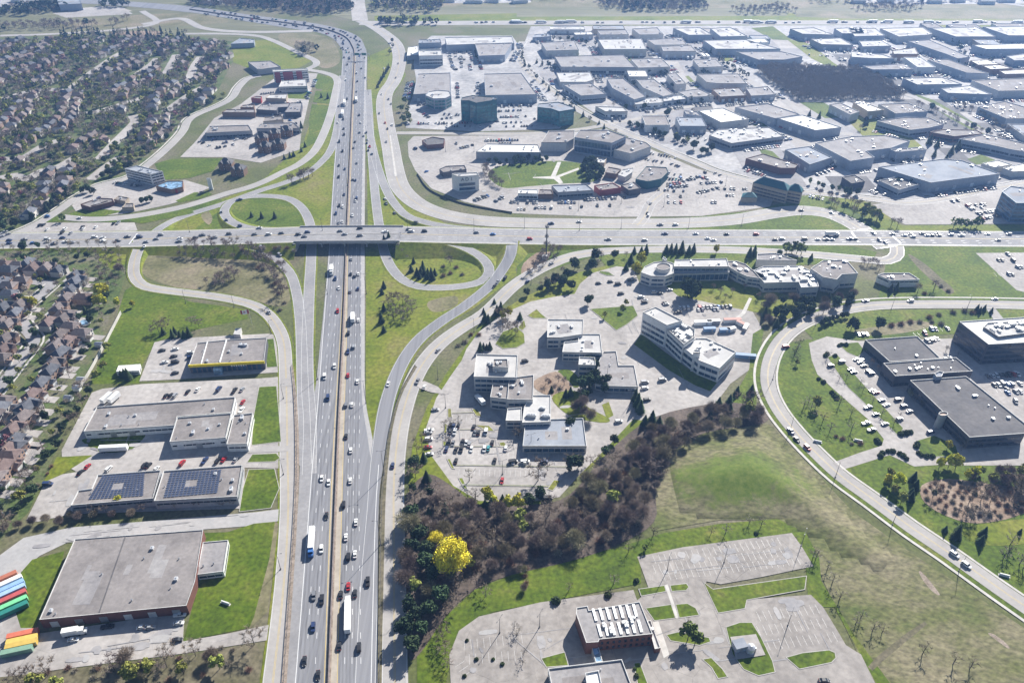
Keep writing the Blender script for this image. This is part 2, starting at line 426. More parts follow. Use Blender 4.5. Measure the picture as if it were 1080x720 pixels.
sheet('bare_earth', pp("212,228 218,221 224,230 220,237"), 'dry_grass', curved=True)
sheet('meadow', pp("388,246 386,120 388,60 420,46 428,80 402,120 404,160 420,205 470,236 540,242 540,262 545,290 500,325 440,360 415,400 392,465 386,465 386,255"), 'meadow_green')
sheet('bare_earth', pp("452,318 480,312 482,322 468,328 455,328"), 'dry_grass', curved=True)
sheet('bare_earth', pp("404,95 408,110 406,135 400,130 401,108"), 'dry_grass', curved=True)
sheet('field', pp("245,46 280,42 320,50 330,64 315,72 270,75 246,66"), 'meadow_green')
sheet('dry_grass', pp("296,36 340,38 355,50 358,66 340,72 320,58 300,48"), 'dry_grass', curved=True)
sheet('industrial_yard', pp("560,28 1120,26 1120,196 1010,206 920,207 830,200 760,178 690,152 645,132 610,108 572,86 552,66 552,48"), 'yard_pavement')
YP = [W(*p) for p in pp("572,32 1110,30 1110,190 1010,202 920,203 830,195 760,172 690,147 645,128 612,105 575,82 558,62")]
_r = random.Random(5); _d = (W(900, 96)-W(845, 46)).normalized(); _n = Vector((-_d.y, _d.x, 0)); _k = 0
while _k < 85:
    c_ = Vector((_r.uniform(0, 1100), _r.uniform(600, 1420), 0))
    if not inside(c_, YP): continue
    a_, b_ = _r.uniform(16, 55), _r.uniform(10, 32); ang_ = _r.choice((0, 0, math.pi/2)); u_ = _d if ang_ == 0 else _n; v_ = _n if ang_ == 0 else -_d
    q = [c_+u_*a_+v_*b_, c_-u_*a_+v_*b_, c_-u_*a_-v_*b_, c_+u_*a_-v_*b_]; _k += 1
    sheet('yard_paving', [(p.x, p.y) for p in q], _r.choice(['lot_asphalt', 'lot_asphalt', 'lot_concrete', 'roof_dark', 'meadow_green']), world=True)
sheet('parking_lot', pp("428,135 432,110 440,90 436,68 440,50 455,38 540,38 556,60 566,86 588,104 606,120 590,136 500,139"), 'yard_pavement')
sheet('parking_lot', pp("430,150 436,144 548,143 600,140 640,136 680,155 735,178 790,193 820,202 812,218 740,228 640,229 540,225 490,213 455,199 438,180 431,165"), 'lot_concrete')
sheet('lawn', pp("515,186 522,177 550,172 592,170 622,175 632,184 625,192 590,194 555,197 530,198"), 'lawn_green', curved=True)
sheet('footpath', pp("581,186 588,171 592,171 586,186 610,177 611,179 590,187 594,193 590,194 584,189 562,188 562,187"), 'concrete_pale')
sheet('lawn', pp("545,230 700,232 800,222 845,207 862,206 930,232 945,243 800,244 600,243"), 'lawn_green')
sheet('lawn', pp("800,231 830,227 860,228 885,235 900,243 870,245 800,244"), 'lawn_green', curved=True)
sheet('parking_lot', pp("920,216 960,210 1062,201 1090,200 1090,236 955,237 935,228"), 'lot_concrete')
sheet('lawn', pp("862,205 905,210 915,214 952,238 1090,237 1090,246 945,246 925,238 895,218"), 'meadow_green')
sheet('lawn', pp("800,156 815,160 832,176 818,176 805,166"), 'lawn_green')
sheet('lawn', pp("843,108 868,108 896,124 870,125"), 'lawn_green')
sheet('lawn', pp("792,30 815,28 836,43 815,42"), 'lawn_green')
sheet('lawn', pp("830,42 850,44 880,66 890,76 876,72 856,62"), 'meadow_green')
sheet('lawn', pp("962,98 985,106 1010,120 1045,140 1080,156 1080,162 1040,146 1000,124"), 'lawn_green')
sheet('lawn', pp("720,82 726,80 738,92 732,93"), 'lawn_green')
sheet('lawn', pp("1020,168 1035,163 1052,170 1030,174"), 'lawn_green')
sheet('lawn', pp("788,120 798,124 810,134 795,133"), 'lawn_green')
# east side, below the arterial
sheet('lawn', pp("545,262 600,258 700,258 830,258 900,260 925,266 920,275 800,270 700,268 620,272 580,285 545,300"), 'lawn_green')
sheet('lawn', pp("630,270 665,266 800,268 900,276 800,283 665,284 640,282"), 'lawn_green')
sheet('bare_earth', pp("552,278 575,262 580,270 566,286 552,295"), 'bare_earth', curved=True)
sheet('lawn', pp("946,262 1035,257 1120,257 1120,318 925,318 930,300 934,280"), 'lawn_green')
sheet('parking_lot', pp("1029,267 1120,266 1120,318 1072,306"), 'lot_concrete')
sheet('ditch', pp("958,268 975,278 992,293 1006,306 1000,310 985,298 966,280"), 'scrub_ground', curved=True)
sheet('lawn', pp("845,345 870,333 920,327 1120,326 1120,345 1070,346 1010,352 910,358 862,362"), 'lawn_green')
sheet('bare_earth', pp("900,349 935,343 960,338 985,342 960,350 920,354"), 'dry_grass', curved=True)
# office campus ground
sheet('meadow', pp("430,520 435,470 450,430 470,395 505,345 545,318 600,290 640,280 690,330 690,440 640,480 560,540 500,560 440,560"), 'meadow_green')
sheet('parking_lot', pp("448,455 460,420 475,397 487,380 492,368 505,350 530,331 560,318 585,313 606,310 612,299 625,288 650,281 668,283 675,300 715,300 790,322 803,345 797,385 770,405 750,432 735,442 700,447 668,442 640,472 610,502 590,524 555,530 505,528 478,512 456,482"), 'lot_concrete')
sheet('lawn', pp("700,300 715,292 800,300 845,318 840,338 800,330 760,322 715,312"), 'meadow_green')
sheet('lawn', pp("794,352 806,345 800,380 797,440 770,425 790,390"), 'lawn_green')
# grass knoll region
sheet('dry_grass', pp("690,560 690,515 705,478 745,455 800,443 815,450 835,472 900,540 960,582 1080,662 1120,690 1120,760 930,760 905,690 868,612 855,575 820,548 760,548"), 'mound_grass')
sheet('scrub_ground', pp("940,720 905,668 872,610 880,606 905,630 935,660 985,690 1040,715 1060,740"), 'mound_grass')
sheet('lawn', pp("500,622 540,606 600,588 650,578 700,562 760,552 820,547 850,562 864,588 866,612 900,668 940,722 925,722 880,640 853,640 850,600 840,566 676,588 676,615 600,630 520,645 482,668 470,720 440,720 440,690 470,650"), 'lawn_green')
sheet('bare_earth', pp("969,603 973,604 985,618 991,627 985,625 975,614"), 'gravel_strip', curved=True)
sheet('bare_earth', pp("1042,668 1049,669 1062,679 1064,684 1055,678"), 'gravel_strip', curved=True)
sheet('footpath', pp("915,703 925,692 955,668 975,655 978,658 958,674 930,698 920,707"), 'scrub_ground')
# ravine floor
sheet('ravine_ground', pp("424,560 430,520 452,500 480,515 505,532 560,532 600,522 640,478 690,440 760,425 803,430 806,446 745,456 708,478 692,516 690,550 650,575 600,592 540,606 500,622 470,650 442,690 430,690 424,640"), 'ravine_floor', curved=True)
# south-west lots and lawns
sheet('parking_lot', pp("147,402 163,361 182,357 283,352 297,354 302,392 190,400"), 'lot_concrete')
sheet('parking_lot', pp("97,414 108,410 150,405 275,399 300,397 303,405 304,472 303,494 255,493 130,500 80,497 66,489 65,475"), 'lot_concrete')
sheet('parking_lot', pp("28,548 48,508 66,500 98,495 150,490 258,486 258,536 75,542 40,550"), 'lot_concrete')
sheet('lane', pp("-20,600 25,567 75,556 150,550 270,540 300,536 300,548 270,554 190,560 75,570 42,586 25,600 18,612 -20,640"), 'shoulder_paving')
sheet('parking_lot', pp("-20,622 22,600 32,618 26,640 40,668 195,645 193,676 240,668 300,655 300,672 200,688 60,706 -20,720"), 'lot_concrete')
sheet('lawn', pp("20,606 34,590 68,581 62,606 40,655 38,662 22,662 15,640"), 'lawn_green')
sheet('lawn', pp("212,562 240,561 268,552 290,550 286,590 280,640 262,662 194,676 203,640 207,612 212,606"), 'lawn_green')
sheet('lawn', pp("284,590 290,550 294,552 288,600 282,645 262,664 268,650"), 'dry_grass')
sheet('lawn', pp("273,408 292,407 295,440 297,466 265,470 267,440"), 'lawn_green', kerb=True)
sheet('bare_earth', pp("290,426 292,426 294,465 288,466"), 'dry_grass')
sheet('lawn', pp("266,479 292,478 296,483 290,487 260,488"), 'lawn_green', kerb=True)
sheet('lawn', pp("262,495 290,494 295,515 286,536 252,540 256,515"), 'lawn_green', kerb=True)
sheet('lawn', pp("90,468 92,462 150,456 147,467 135,475 108,477"), 'lawn_green', curved=True)
sheet('lawn', pp("279,358 289,357 293,387 281,388"), 'lawn_green', kerb=True)
sheet('scrub_ground', pp("-20,742 -20,716 60,707 200,690 270,678 276,690 270,740"), 'scrub_ground')
sheet('lawn', pp("60,482 98,480 66,500 48,508 40,520"), 'meadow_green')
# north-west commercial strip
sheet('parking_lot', pp("84,205 132,188 170,194 195,190 222,198 188,213 178,216 150,222 128,226 106,228 80,223 76,217"), 'lot_concrete')
sheet('parking_lot', pp("28,240 40,235 142,235 145,243 134,247.5 22,249"), 'lot_concrete')
sheet('lawn', pp("163,173 180,168 236,167 224,181 200,188 172,190"), 'lawn_green')
sheet('lawn', pp("185,212 205,203 220,203 224,205 210,210 190,214"), 'lawn_green')
sheet('parking_lot', pp("190,166 206,150 226,125 254,110 288,84 300,76 336,78 330,88 326,106 318,140 316,158 275,172 236,166"), 'lot_concrete')
for s in ("335,78 352,84 350,95 334,94 331,90", "333,96 350,97 348,110 330,108", "329,110 348,112 342,135 326,142 326,125", "325,142 342,138 338,148 322,156"):
    sheet('lawn', pp(s), 'lawn_green')
sheet('lawn', pp("303,98 328,97 326,105 302,104"), 'lawn_green')
sheet('lawn', pp("60,230 92,219 130,223 106,229 62,227"), 'lawn_green')
sheet('lawn', pp("47,230 75,228 79,232 48,235"), 'lawn_green')
sheet('lawn', pp("92,233 180,222 230,210 240,213 200,226 150,236 140,234 92,235"), 'lawn_green')
sheet('lawn', pp("818,378 830,362 852,358 870,358 905,372 990,470 1010,490 1090,492 1090,655 1000,590 930,530 880,492 842,452 822,425"), 'lawn_green')
# ================================================================== ROADS
# ---- the freeway: one pavement between two edges
def edge_pts(s, z=0): return [W(a, b, z) for a, b in pp(s)]
Ys = [728, 640, 540, 470, 420, 360, 310, 266, 180, 100, 60]
def fx(vals): # x at the Ys
    return [W(x, y) for x, y in zip(vals, Ys)]
def resample(P, n=160):
    P = smooth_line(P, 4.0); L = [0]
    for a, b in zip(P, P[1:]): L.append(L[-1]+(b-a).length)
    out = []; j = 0
    for i in range(n):
        d = L[-1]*i/(n-1)
        while j < len(L)-2 and L[j+1] < d: j += 1
        k = (d-L[j])/max(1e-9, L[j+1]-L[j]); out.append(P[j].lerp(P[j+1], min(1, max(0, k))))
    return out
def between(name, left, right, mat, n=160):
    A = resample(left, n); B = resample(right, n); z = nextz(); b = MB()
    strip(b, [p+Vector((0, 0, z)) for p in B], [p+Vector((0, 0, z)) for p in A])
    tag(b.build(name, mat), kind='structure'); GROUND.append(b)
    return z
far = pp("359.5,51 351,41 335,34.5 311,31 255,22 200,13.5 120,6 40,2"); farR = pp("384.5,49 378,39 356,30 322,23.5 267,16.5 200,7 120,1 40,-2")
Lm = fx([301.5, 307, 314, 318.5, 331, 338, 343, 346.5, 352, 358.5, 361.3]) + [W(*p) for p in far]
Rm = fx([398.5, 399, 399.5, 394, 385.5, 384.7, 384.7, 384.7, 385, 386.2, 387]) + [W(*p) for p in farR]
between('freeway', Lm, Rm, 'freeway_asphalt')
z = between('freeway_shoulder', Lm[:11], fx([311, 318, 325.5, 331, 335.5, 340, 343.9, 347.3, 352.6, 359.0, 361.8]), 'road_asphalt')
between('median_strip', fx([341.6, 344.6, 348.3, 351.5, 354.5, 358.3, 361, 363.2, 367.0, 370.8, 372.6]), fx([355.5, 357.5, 360.2, 362, 363.4, 365.3, 366, 366.8, 370, 373.2, 375]), 'median_paving')
between('freeway_shoulder', fx([391.5, 393.5, 396.5, 389, 381.8, 380.9, 380.9, 380.9, 382.4, 384.2, 385.2]), fx([398.5, 399, 399.5, 394, 385.5, 384.7, 384.7, 384.7, 385, 386.2, 387]), 'shoulder_paving')
FZ = 0.02 + 0.001*LAYER[0]
def up(P, z=None): return [p+Vector((0, 0, FZ if z is None else z)) for p in P]
def solid(vals, mb, wd=.14, tail=None):
    l = up(smooth_line(fx(vals)+([W(*p) for p in tail] if tail else []), 6)); strip(mb, offs(l, wd), offs(l, -wd), .012)
def fdash(vals, tail=None):
    l = up(smooth_line(fx(vals)+([W(*p) for p in tail] if tail else []), 6)); dashes(l, 0, (3, 9))
solid([311, 318, 325.8, 331.3, 335.8, 340.2, 344.1, 347.5, 352.8, 359.2, 362], MARK)
fdash([321, 326.8, 333.3, 338, 341.6, 346, 349.3, 352, 357.3, 363, 365.2])
fdash([331.3, 335.8, 341, 345, 348.4, 352.3, 355.3, 357.6, 362, 367, 368.8])
solid([341.8, 344.8, 348.5, 351.7, 354.7, 358.5, 361.2, 363.3, 367, 370.8, 372.6], MARKY)
solid([355.7, 357.7, 360.4, 362.2, 363.6, 365.5, 366.2, 367, 370.2, 373.3, 375], MARKY)
fdash([363, 364.6, 366.5, 367.8, 368.8, 370, 370.6, 371.2, 374, 377, 378.2])
fdash([371, 371.8, 372.5, 373.4, 374.2, 375, 375.6, 376, 378, 380.6, 381.6])
fdash([381, 380, 378.8, 379, 379.4, 380.2, 380.6, 380.8, 382.2, 384, 385])
solid([391.3, 393.3, 396.2, 399, 400, 400, 400, 400, 400, 400, 400][:3]+[398.5]*0, MARK) if False else None
l = up(smooth_line([W(391.3, 728), W(393.3, 640), W(396.2, 540), W(399.5, 490)], 6)); strip(MARK, offs(l, .14), offs(l, -.14), .012)
_wear = MB()
def lane_wear(va, vb, n=1):
    a = smooth_line(fx(va), 6); b = smooth_line(fx(vb), 6)
    for f in (.27, .73):
        l = up([p.lerp(q, f) for p, q in zip(a, b)], FZ+.004); strip(_wear, offs(l, .38), offs(l, -.38))
_L = {'s0': [311, 318, 325.8, 331.3, 335.8, 340.2, 344.1, 347.5, 352.8, 359.2, 362], 's1': [321, 326.8, 333.3, 338, 341.6, 346, 349.3, 352, 357.3, 363, 365.2], 's2': [331.3, 335.8, 341, 345, 348.4, 352.3, 355.3, 357.6, 362, 367, 368.8], 's3': [341.8, 344.8, 348.5, 351.7, 354.7, 358.5, 361.2, 363.3, 367, 370.8, 372.6],
 'n0': [355.7, 357.7, 360.4, 362.2, 363.6, 365.5, 366.2, 367, 370.2, 373.3, 375], 'n1': [363, 364.6, 366.5, 367.8, 368.8, 370, 370.6, 371.2, 374, 377, 378.2], 'n2': [371, 371.8, 372.5, 373.4, 374.2, 375, 375.6, 376, 378, 380.6, 381.6], 'n3': [381, 380, 378.8, 379, 379.4, 380.2, 380.6, 380.8, 382.2, 384, 385]}
for a_, b_ in (('s0', 's1'), ('s1', 's2'), ('s2', 's3'), ('n0', 'n1'), ('n1', 'n2'), ('n2', 'n3')): lane_wear(_L[a_], _L[b_])
tag(_wear.build('lane_wear', 'lane_wear'), kind='structure')
MED = up(smooth_line(fx([346.3, 349.6, 353.3, 356, 358.2, 361.3, 363.4, 365, 368.6, 372, 374]) + [W(*p) for p in pp("371.5,49 364,39.5 345,32 318,27 262,19.5 200,10.5")], 6))
road('farhwy', 'far_highway', pp("380,24.5 420,25 480,24.6 560,24.4 700,24.2 850,24.2 1000,24.4 1150,24.6"), 26, 'service_asphalt')
road('farroad', 'far_road', pp("150,26 190,20 215,30 260,34 330,33"), 12, 'service_asphalt')
road('farroad', 'far_road', pp("0,38 60,36 130,31 165,24 150,12"), 10, 'service_asphalt')
road('farroad', 'far_road', pp("1120,12 1060,4 1000,-2"), 12, 'service_asphalt')
# ---- service roads and ramps
road('leftsvc', 'service_road', pp("146,252.5,3.0 147,260,2.4 142,275,1 141.5,290,0.2 149,300 163,304.5 195,308.8 225,312.5 250,317 270,323 283,332 293,345 299.5,362 301.5,390 302.5,430 303.2,480 304,540 299,620 286,735"), 8.5, 'service_asphalt', edge=.35, centre=0)
road('rightsvc', 'service_road', pp("416.5,735 415.8,640 415.3,560 415.5,510 418.5,470 425,435 436,402 450,378 467,360 488,345 512,330 540,303 562,288 585,277 605,270 630,266 665,263.5 730,263 790,264.5 860,269 905,273 935,275 946,268 945,257"), 11, 'service_asphalt', edge=.5, centre=0)
road('rampA', 'ramp', pp("384,760 386,700 388.5,640 391.5,590 395.5,540 398,500 401,470 408,425 422,387 440,360 464,340 490,323 516,302 530,284,.9 537,272,2.3 539.5,263,3.7 540.5,254,4.3"), 9, 'freeway_asphalt', edge=.5)
road('loopNE', 'ramp', pp("440,250.5,6.6 456,252.5,6.2 472,255.5,5.6 488,260.5,4.4 503,268,2.8 513,277,1.5 516,287,.6 508,296.5 490,301.5 465,303.5 443,302.5 426,296 414,284 406,268 402,250 399,232 396,208 393.5,180 391,150 389.5,120 388,95"), 8, 'road_asphalt', edge=.4)
road('rampNEout', 'ramp', pp("505,242.5,5.2 482,240.5,5.0 462,237.5,3.8 445,233.5,2 428,227,.5 414,212 405,195 399,178 394,160 390,140 388,120"), 8, 'road_asphalt', edge=.4)
road('loopNW', 'ramp', pp("312,242.5,6.8 290,242.5,6 268,241.5,4.8 250,237,3 239,229.5,1.2 237,221,.3 245,212 262,207.5 285,207 305,210 318,219 326,233 328.5,250 328,275 326.5,300 325,335 324,370 324.5,410 327,445 326,500"), 8, 'road_asphalt', edge=.4)
road('rampSWin', 'ramp', pp("215,254,4.7 238,256,5 256,258.5,4.8 272,262.5,3.6 288,270,1.8 300,281,.5 308,292 313.5,312 317,340 318.5,375 319.5,410 321,445 322,490"), 7.5, 'road_asphalt', edge=.4)
road('rampNWoff', 'ramp', pp("361,80 358.5,110 355,138 349,158 338,172 322,184 300,193 275,201 250,210 230,217 207,224 186,231.5 170,240,2 158,249,2.6"), 8, 'road_asphalt', edge=.45)
road('svcNW', 'service_road', pp("195,36 235,36 270,38 290,44 315,56 332,64 333,69 325,73.5 338,76 351,80 356,86 354,98 349,120 341,142 331,160 316,173 300,181 280,191 262,198 240,204 215,212 190,219 160,225 130,229.5 95,231.5 65,229"), 9, 'service_asphalt', edge=.4)
road('suburbrd', 'road', pp("-14,256,.3 15,247 40,236 62,222 82,208 105,196 135,188 152,177 175,158 192,140 198,128 208,121 232,111 245,103 252,92 262,83 275,80"), 9, 'service_asphalt', edge=.4, kerbs=((-6.5, 1.6),))
road('eastrd', 'main_road', pp("380,22 392,27 406,36 417,46 421,58 420,72 415,86 407,98 405,112 408,135 412,155 416,178 422,197 436,212 455,222 480,229 515,233.5 560,235.3 620,236 690,236 740,234.5 780,231 815,225 845,222 872,225 893,233 910,243 922,252 935,262"), 18, 'service_asphalt', edge=.5, centre=0, lanes=(-4.5, 4.5))
sheet('traffic_island', pp("410.5,143 412.5,143 419,186 416,187"), 'concrete_pale', kerb=True)
road('northrd', 'road', pp("380,22 378,10 377,0 377,-30"), 24, 'lot_concrete')
road('centrumrd', 'road', pp("418,140.5 445,140.5 500,141.2 545,141.5 585,139.5 620,135.5 642,131 665,127 690,121 715,115 740,111"), 8, 'service_asphalt', centre=0)
road('sweeprd', 'road', pp("551,44 546,52 547,62 553,72 566,84 582,96 600,110 622,123 643,133.5 668,144 700,158 732,171 756,181 790,190.5 830,199 868,204.5 910,209 945,213.5 968,213.5 1000,209 1040,201 1100,189"), 9.5, 'service_asphalt', centre=0, edge=.4, kerbs=((-7, 1.5),))
road('indrd', 'road', pp("735,50 752,60 775,75 800,92 825,105 842,117 860,130 880,140 900,142"), 9, 'service_asphalt')
road('indrd', 'road', pp("845,42 862,50 882,66 905,80 940,96 962,102 985,112 1010,125 1040,140 1070,153 1100,164"), 9, 'service_asphalt')
road('indrd', 'road', pp("690,60 705,70 718,80 735,98 748,106"), 8, 'service_asphalt')
road('indrd', 'road', pp("840,106 870,105 905,106 960,104"), 8, 'service_asphalt')
road('lanerd', 'lane', pp("672,238 680,228 686,215 700,203"), 10, 'service_asphalt', edge=.4, centre=0)
# the sweeping crescent road on the east side
CRES = pp("1110,322 1030,320.5 960,320.5 915,322.5 880,328.5 850,339 829,353 816,371 810,391 811.5,411 822,433 840,456 862,479 887,502 921,526.5 961,556 1001,583 1051,618.5 1110,659")
cz = road('crescent', 'crescent_road', CRES, 9.0, 'service_asphalt', centre=0, kerbs=((-5.4, 1.2), (8.0, 1.5)))
vz = nextz()
for a, c in ((6.0, 2.6),):
    b = MB(); ln = [Vector((p.x, p.y, vz)) for p in cz]; strip(b, offs(ln, a+c/2), offs(ln, a-c/2)); tag(b.build('verge', 'lawn_green'), kind='structure')
# suburban streets
road('street', 'street', pp("56,300 42,312 28,324 22,335 27,346 36,357 32,367 20,382 6,400 -10,420"), 8, 'lot_asphalt', kerbs=((-6, 1.3), (6, 1.3)))
road('street', 'street', pp("-10,295 25,295.5 56,300"), 8, 'lot_asphalt')
for s in ("0,188 15,185 28,189 45,180 62,176 80,166", "105,168 120,152 135,137 143,128 140,122", "95,190 110,178 128,165", "60,96 73,94 95,78 118,62 128,56", "175,118 190,107 205,97 215,92", "200,83 205,70 212,60", "140,82 160,68 166,62", "175,78 182,66 186,58", "0,168 25,166 50,152 75,146", "90,120 110,116 135,108 150,104", "0,105 40,95 70,96"):
    road('street', 'street', pp(s), 11, 'lot_concrete')
# ---- arterial road on its bank, with the gap for the bridge
ART = pp("-40,254.2,0.2 20,254,.5 80,253,1.5 143,252.3,2.8 200,251,4.2 260,249.3,6 316,247.5,7 368,247,7 420,247,7 470,248,6.2 540,249.3,4.2 610,250.3,1.6 690,250.5,.2 800,250.5,0 930,251,0 1010,251.8,0 1120,252.5,0")
ARTW = 24.0
ap = smooth_line([W(*p) for p in ART], 6)
az = nextz(); ap = [Vector((p.x, p.y, p.z+az)) for p in ap]
XL, XR = W(316, 247, 7).x, W(421, 247, 7).x       # bridge ends
def part_of(a, f): return [p for p in a if f(p)]
gaps = [[p for p in ap if p.x <= XL], [p for p in ap if XL-8 <= p.x <= XR+8], [p for p in ap if p.x >= XR]]
gaps[0].append(gaps[1][[i for i, p in enumerate(gaps[1]) if p.x > XL][0]]); gaps[2].insert(0, gaps[1][[i for i, p in enumerate(gaps[1]) if p.x < XR][-1]])
for k in (0, 2):
    b = MB(); strip(b, offs(gaps[k], ARTW/2), offs(gaps[k], -ARTW/2)); tag(b.build('arterial_road', 'road_asphalt'), kind='structure'); GROUND.append(b)
    e = MB()
    for sgn in (1, -1):
        a_ = offs(gaps[k], sgn*ARTW/2); a2_ = offs(gaps[k], sgn*(ARTW/2+1.6)); ln = gaps[k]
        toe = []
        for i, p in enumerate(ln):
            d = offs(ln, sgn*(ARTW/2+1.8+2.0*p.z))[i]; toe.append(Vector((d.x, d.y, 0.0)))
        a_ = [Vector((q.x, q.y, q.z-.03)) for q in a_]
        if sgn > 0: strip(e, a2_, a_); strip(e, toe, a2_)
        else: strip(e, a_, a2_); strip(e, a2_, toe)
    tag(e.build('embankment', 'meadow_green'), kind='structure'); GROUND.append(e)
    # abutment slope under the bridge end is closed by the bridge's own abutment wall
for s in (-ARTW/2+.7, ARTW/2-.7): strip(MARK, offs(ap, s+.13), offs(ap, s-.13), .02)
for s in (-.3, .3): strip(MARKY, offs(ap, s+.12), offs(ap, s-.12), .02)
for s in (-7.4, -3.7, 3.7, 7.4): dashes(ap, s)
ROADS['arterial'] = ap
# concrete verge strips beside arterial
for a, c in ((ARTW/2+.7, 1.0), (-ARTW/2-.7, 1.0)): strip(WALKS, offs(ap, a+c/2), offs(ap, a-c/2), .03)
# stop bars and crossings
def bar(pa, pb, wd=.5, mb=None):
    a = W(*pa); b = W(*pb); d = (b-a).normalized(); n = Vector((d.y, -d.x, 0))*wd; zz = Vector((0, 0, .05 + 0.02 + 0.001*LAYER[0]))
    (mb or MARK).add([a-n+zz, a+n+zz, b+n+zz, b-n+zz], [(0, 1, 2, 3)])
for a, b in (((136, 258, 2.9), (145, 246.5, 2.9)), ((176, 256, 3.5), (180, 246, 3.5)), ((140, 260.5, 2.3), (153, 260.5, 2.3)), ((904, 243), (918, 241.5)), ((930, 262), (946, 259)), ((905, 255, 0), (898, 245, 0)), ((950, 257, 0), (938, 246, 0))): bar(a, b)
# ---- knoll of rough grass: a real rise in the ground
kp = [W(*p) for p in pp("700,500 715,478 745,460 800,448 815,458 850,492 900,546 950,590 930,610 890,590 858,570 820,550 760,550 715,545")]
kc = sum(kp, Vector())/len(kp)
b = MB(); xs = [p.x for p in kp]; ys = [p.y for p in kp]; st = 4.0; idx = {}
def edge_dist(p):
    return min(((p-a)-(c-a)*max(0, min(1, (p-a).dot(c-a)/(c-a).length_squared))).length for a, c in zip(kp, kp[1:]+kp[:1]))
zk = nextz()
nx = int((max(xs)-min(xs))/st)+2; ny = int((max(ys)-min(ys))/st)+2
for j in range(ny):
    for i in range(nx):
        p = Vector((min(xs)+i*st, min(ys)+j*st, 0))
        if inside(p, kp):
            t = min(1, edge_dist(p)/38.0); h = 7.5*t*t*(3-2*t) + .25*math.sin(p.x*.21)*math.sin(p.y*.17)*t
        else: h = -3.0
        idx[i, j] = len(b.v); b.v.append((p.x, p.y, h+zk))
for j in range(ny-1):
    for i in range(nx-1):
        q = [idx[i, j], idx[i+1, j], idx[i+1, j+1], idx[i, j+1]]
        if max(b.v[k][2] for k in q) > 0: b.f.append(tuple(q)); b.m.append(0)
# greener patch on the knoll's crown: its own grass, mixed by position
m = noise_col('knoll_grass', [(.075, .10, .022), (.12, .125, .045), (.17, .155, .085), (.22, .19, .12)], .02, 12, fine=.35, fine_amt=.42, rgh=.72, stretch=(1, 1.6, 1), rot=R(35))
t_ = m.node_tree; N_ = t_.nodes.new; bs = t_.nodes['Principled BSDF']; old = bs.inputs['Base Color'].links[0].from_socket
gp = N_("ShaderNodeNewGeometry"); vd = N_("ShaderNodeVectorMath"); vd.operation = 'SUBTRACT'; cc = W(775, 510); vd.inputs[1].default_value = (cc.x, cc.y, 0)
t_.links.new(gp.outputs['Position'], vd.inputs[0]); mp = N_("ShaderNodeMapping"); mp.inputs['Rotation'].default_value = (0, 0, R(28)); mp.inputs['Scale'].default_value = (1/36, 1/17, 0); t_.links.new(vd.outputs[0], mp.inputs[0])
ln_ = N_("ShaderNodeVectorMath"); ln_.operation = 'LENGTH'; t_.links.new(mp.outputs[0], ln_.inputs[0])
nz = N_("ShaderNodeTexNoise"); nz.inputs['Scale'].default_value = .11; nz.inputs['Detail'].default_value = 12; nz.inputs['Roughness'].default_value = .8; t_.links.new(gp.outputs['Position'], nz.inputs[0])
ad = N_("ShaderNodeMath"); ad.operation = 'ADD'; t_.links.new(ln_.outputs['Value'], ad.inputs[0]); nm_ = N_('ShaderNodeMath'); nm_.operation = 'MULTIPLY'; nm_.inputs[1].default_value = 3.6; t_.links.new(nz.outputs[0], nm_.inputs[0]); t_.links.new(nm_.outputs[0], ad.inputs[1])
mr = N_("ShaderNodeMapRange"); mr.inputs[1].default_value = 2.3; mr.inputs[2].default_value = 2.9; mr.inputs[3].default_value = 1; mr.inputs[4].default_value = 0; t_.links.new(ad.outputs[0], mr.inputs[0])
mx = N_("ShaderNodeMix"); mx.data_type = 'RGBA'; t_.links.new(mr.outputs[0], mx.inputs['Factor']); t_.links.new(old, mx.inputs[6]); n9 = N_("ShaderNodeTexNoise"); n9.inputs['Scale'].default_value = .3; n9.inputs['Detail'].default_value = 9; n9.inputs['Roughness'].default_value = .75; t_.links.new(gp.outputs['Position'], n9.inputs[0])
r9 = N_("ShaderNodeValToRGB"); e9 = r9.color_ramp.elements; e9[0].position = .36; e9[1].position = .64; e9[0].color = (.065, .115, .008, 1); e9[1].color = (.15, .185, .035, 1); t_.links.new(n9.outputs[0], r9.inputs[0]); t_.links.new(r9.outputs[0], mx.inputs[7])
t_.links.new(mx.outputs[2], bs.inputs['Base Color'])
tag(b.build('grass_knoll', 'knoll_grass', smooth=True), kind='structure'); GROUND.append(b)
# ---- south-east lots with kerbed lawns
sheet('parking_lot', pp("672,587 720,577 835,562 846,577 858,597 800,609 760,616 745,613 741,628 720,622 684,620"), 'lot_aged')
sheet('parking_lot', pp("476,735 474,690 484,665 505,650 570,635 668,622 672,633 690,618 735,610 757,633 758,642 790,632 855,627 868,640 885,668 892,680 908,690 930,735"), 'lot_aged')
sheet('lawn', pp("741,613 752,621 851,607 849,622 788,633 786,642 757,647"), 'lawn_green', kerb=True)
sheet('lawn', pp("673,621 701,617 703,624 676,629"), 'lawn_green', kerb=True)
sheet('lawn', pp("706,617 724,615 727,619 724,623 708,624"), 'lawn_green', kerb=True)
sheet('lawn', pp("680,641 708,637 713,652 690,655"), 'lawn_green', kerb=True)
sheet('lawn', pp("712,637 725,636 734,641 738,649 716,652"), 'lawn_green', kerb=True)
sheet('lawn', pp("702,669 715,666 748,672 750,677 738,681 707,676"), 'lawn_green', kerb=True)
sheet('lawn', pp("740,695 750,693 762,705 768,714 757,716 750,704"), 'lawn_green', kerb=True)
sheet('lawn', pp("765,661 780,656 793,656 803,672 815,697 818,709 800,713 784,706 772,690"), 'lawn_green', kerb=True)
sheet('equipment_pad', pp("770,672 797,669 807,691 776,696"), 'lot_concrete', z=.60)
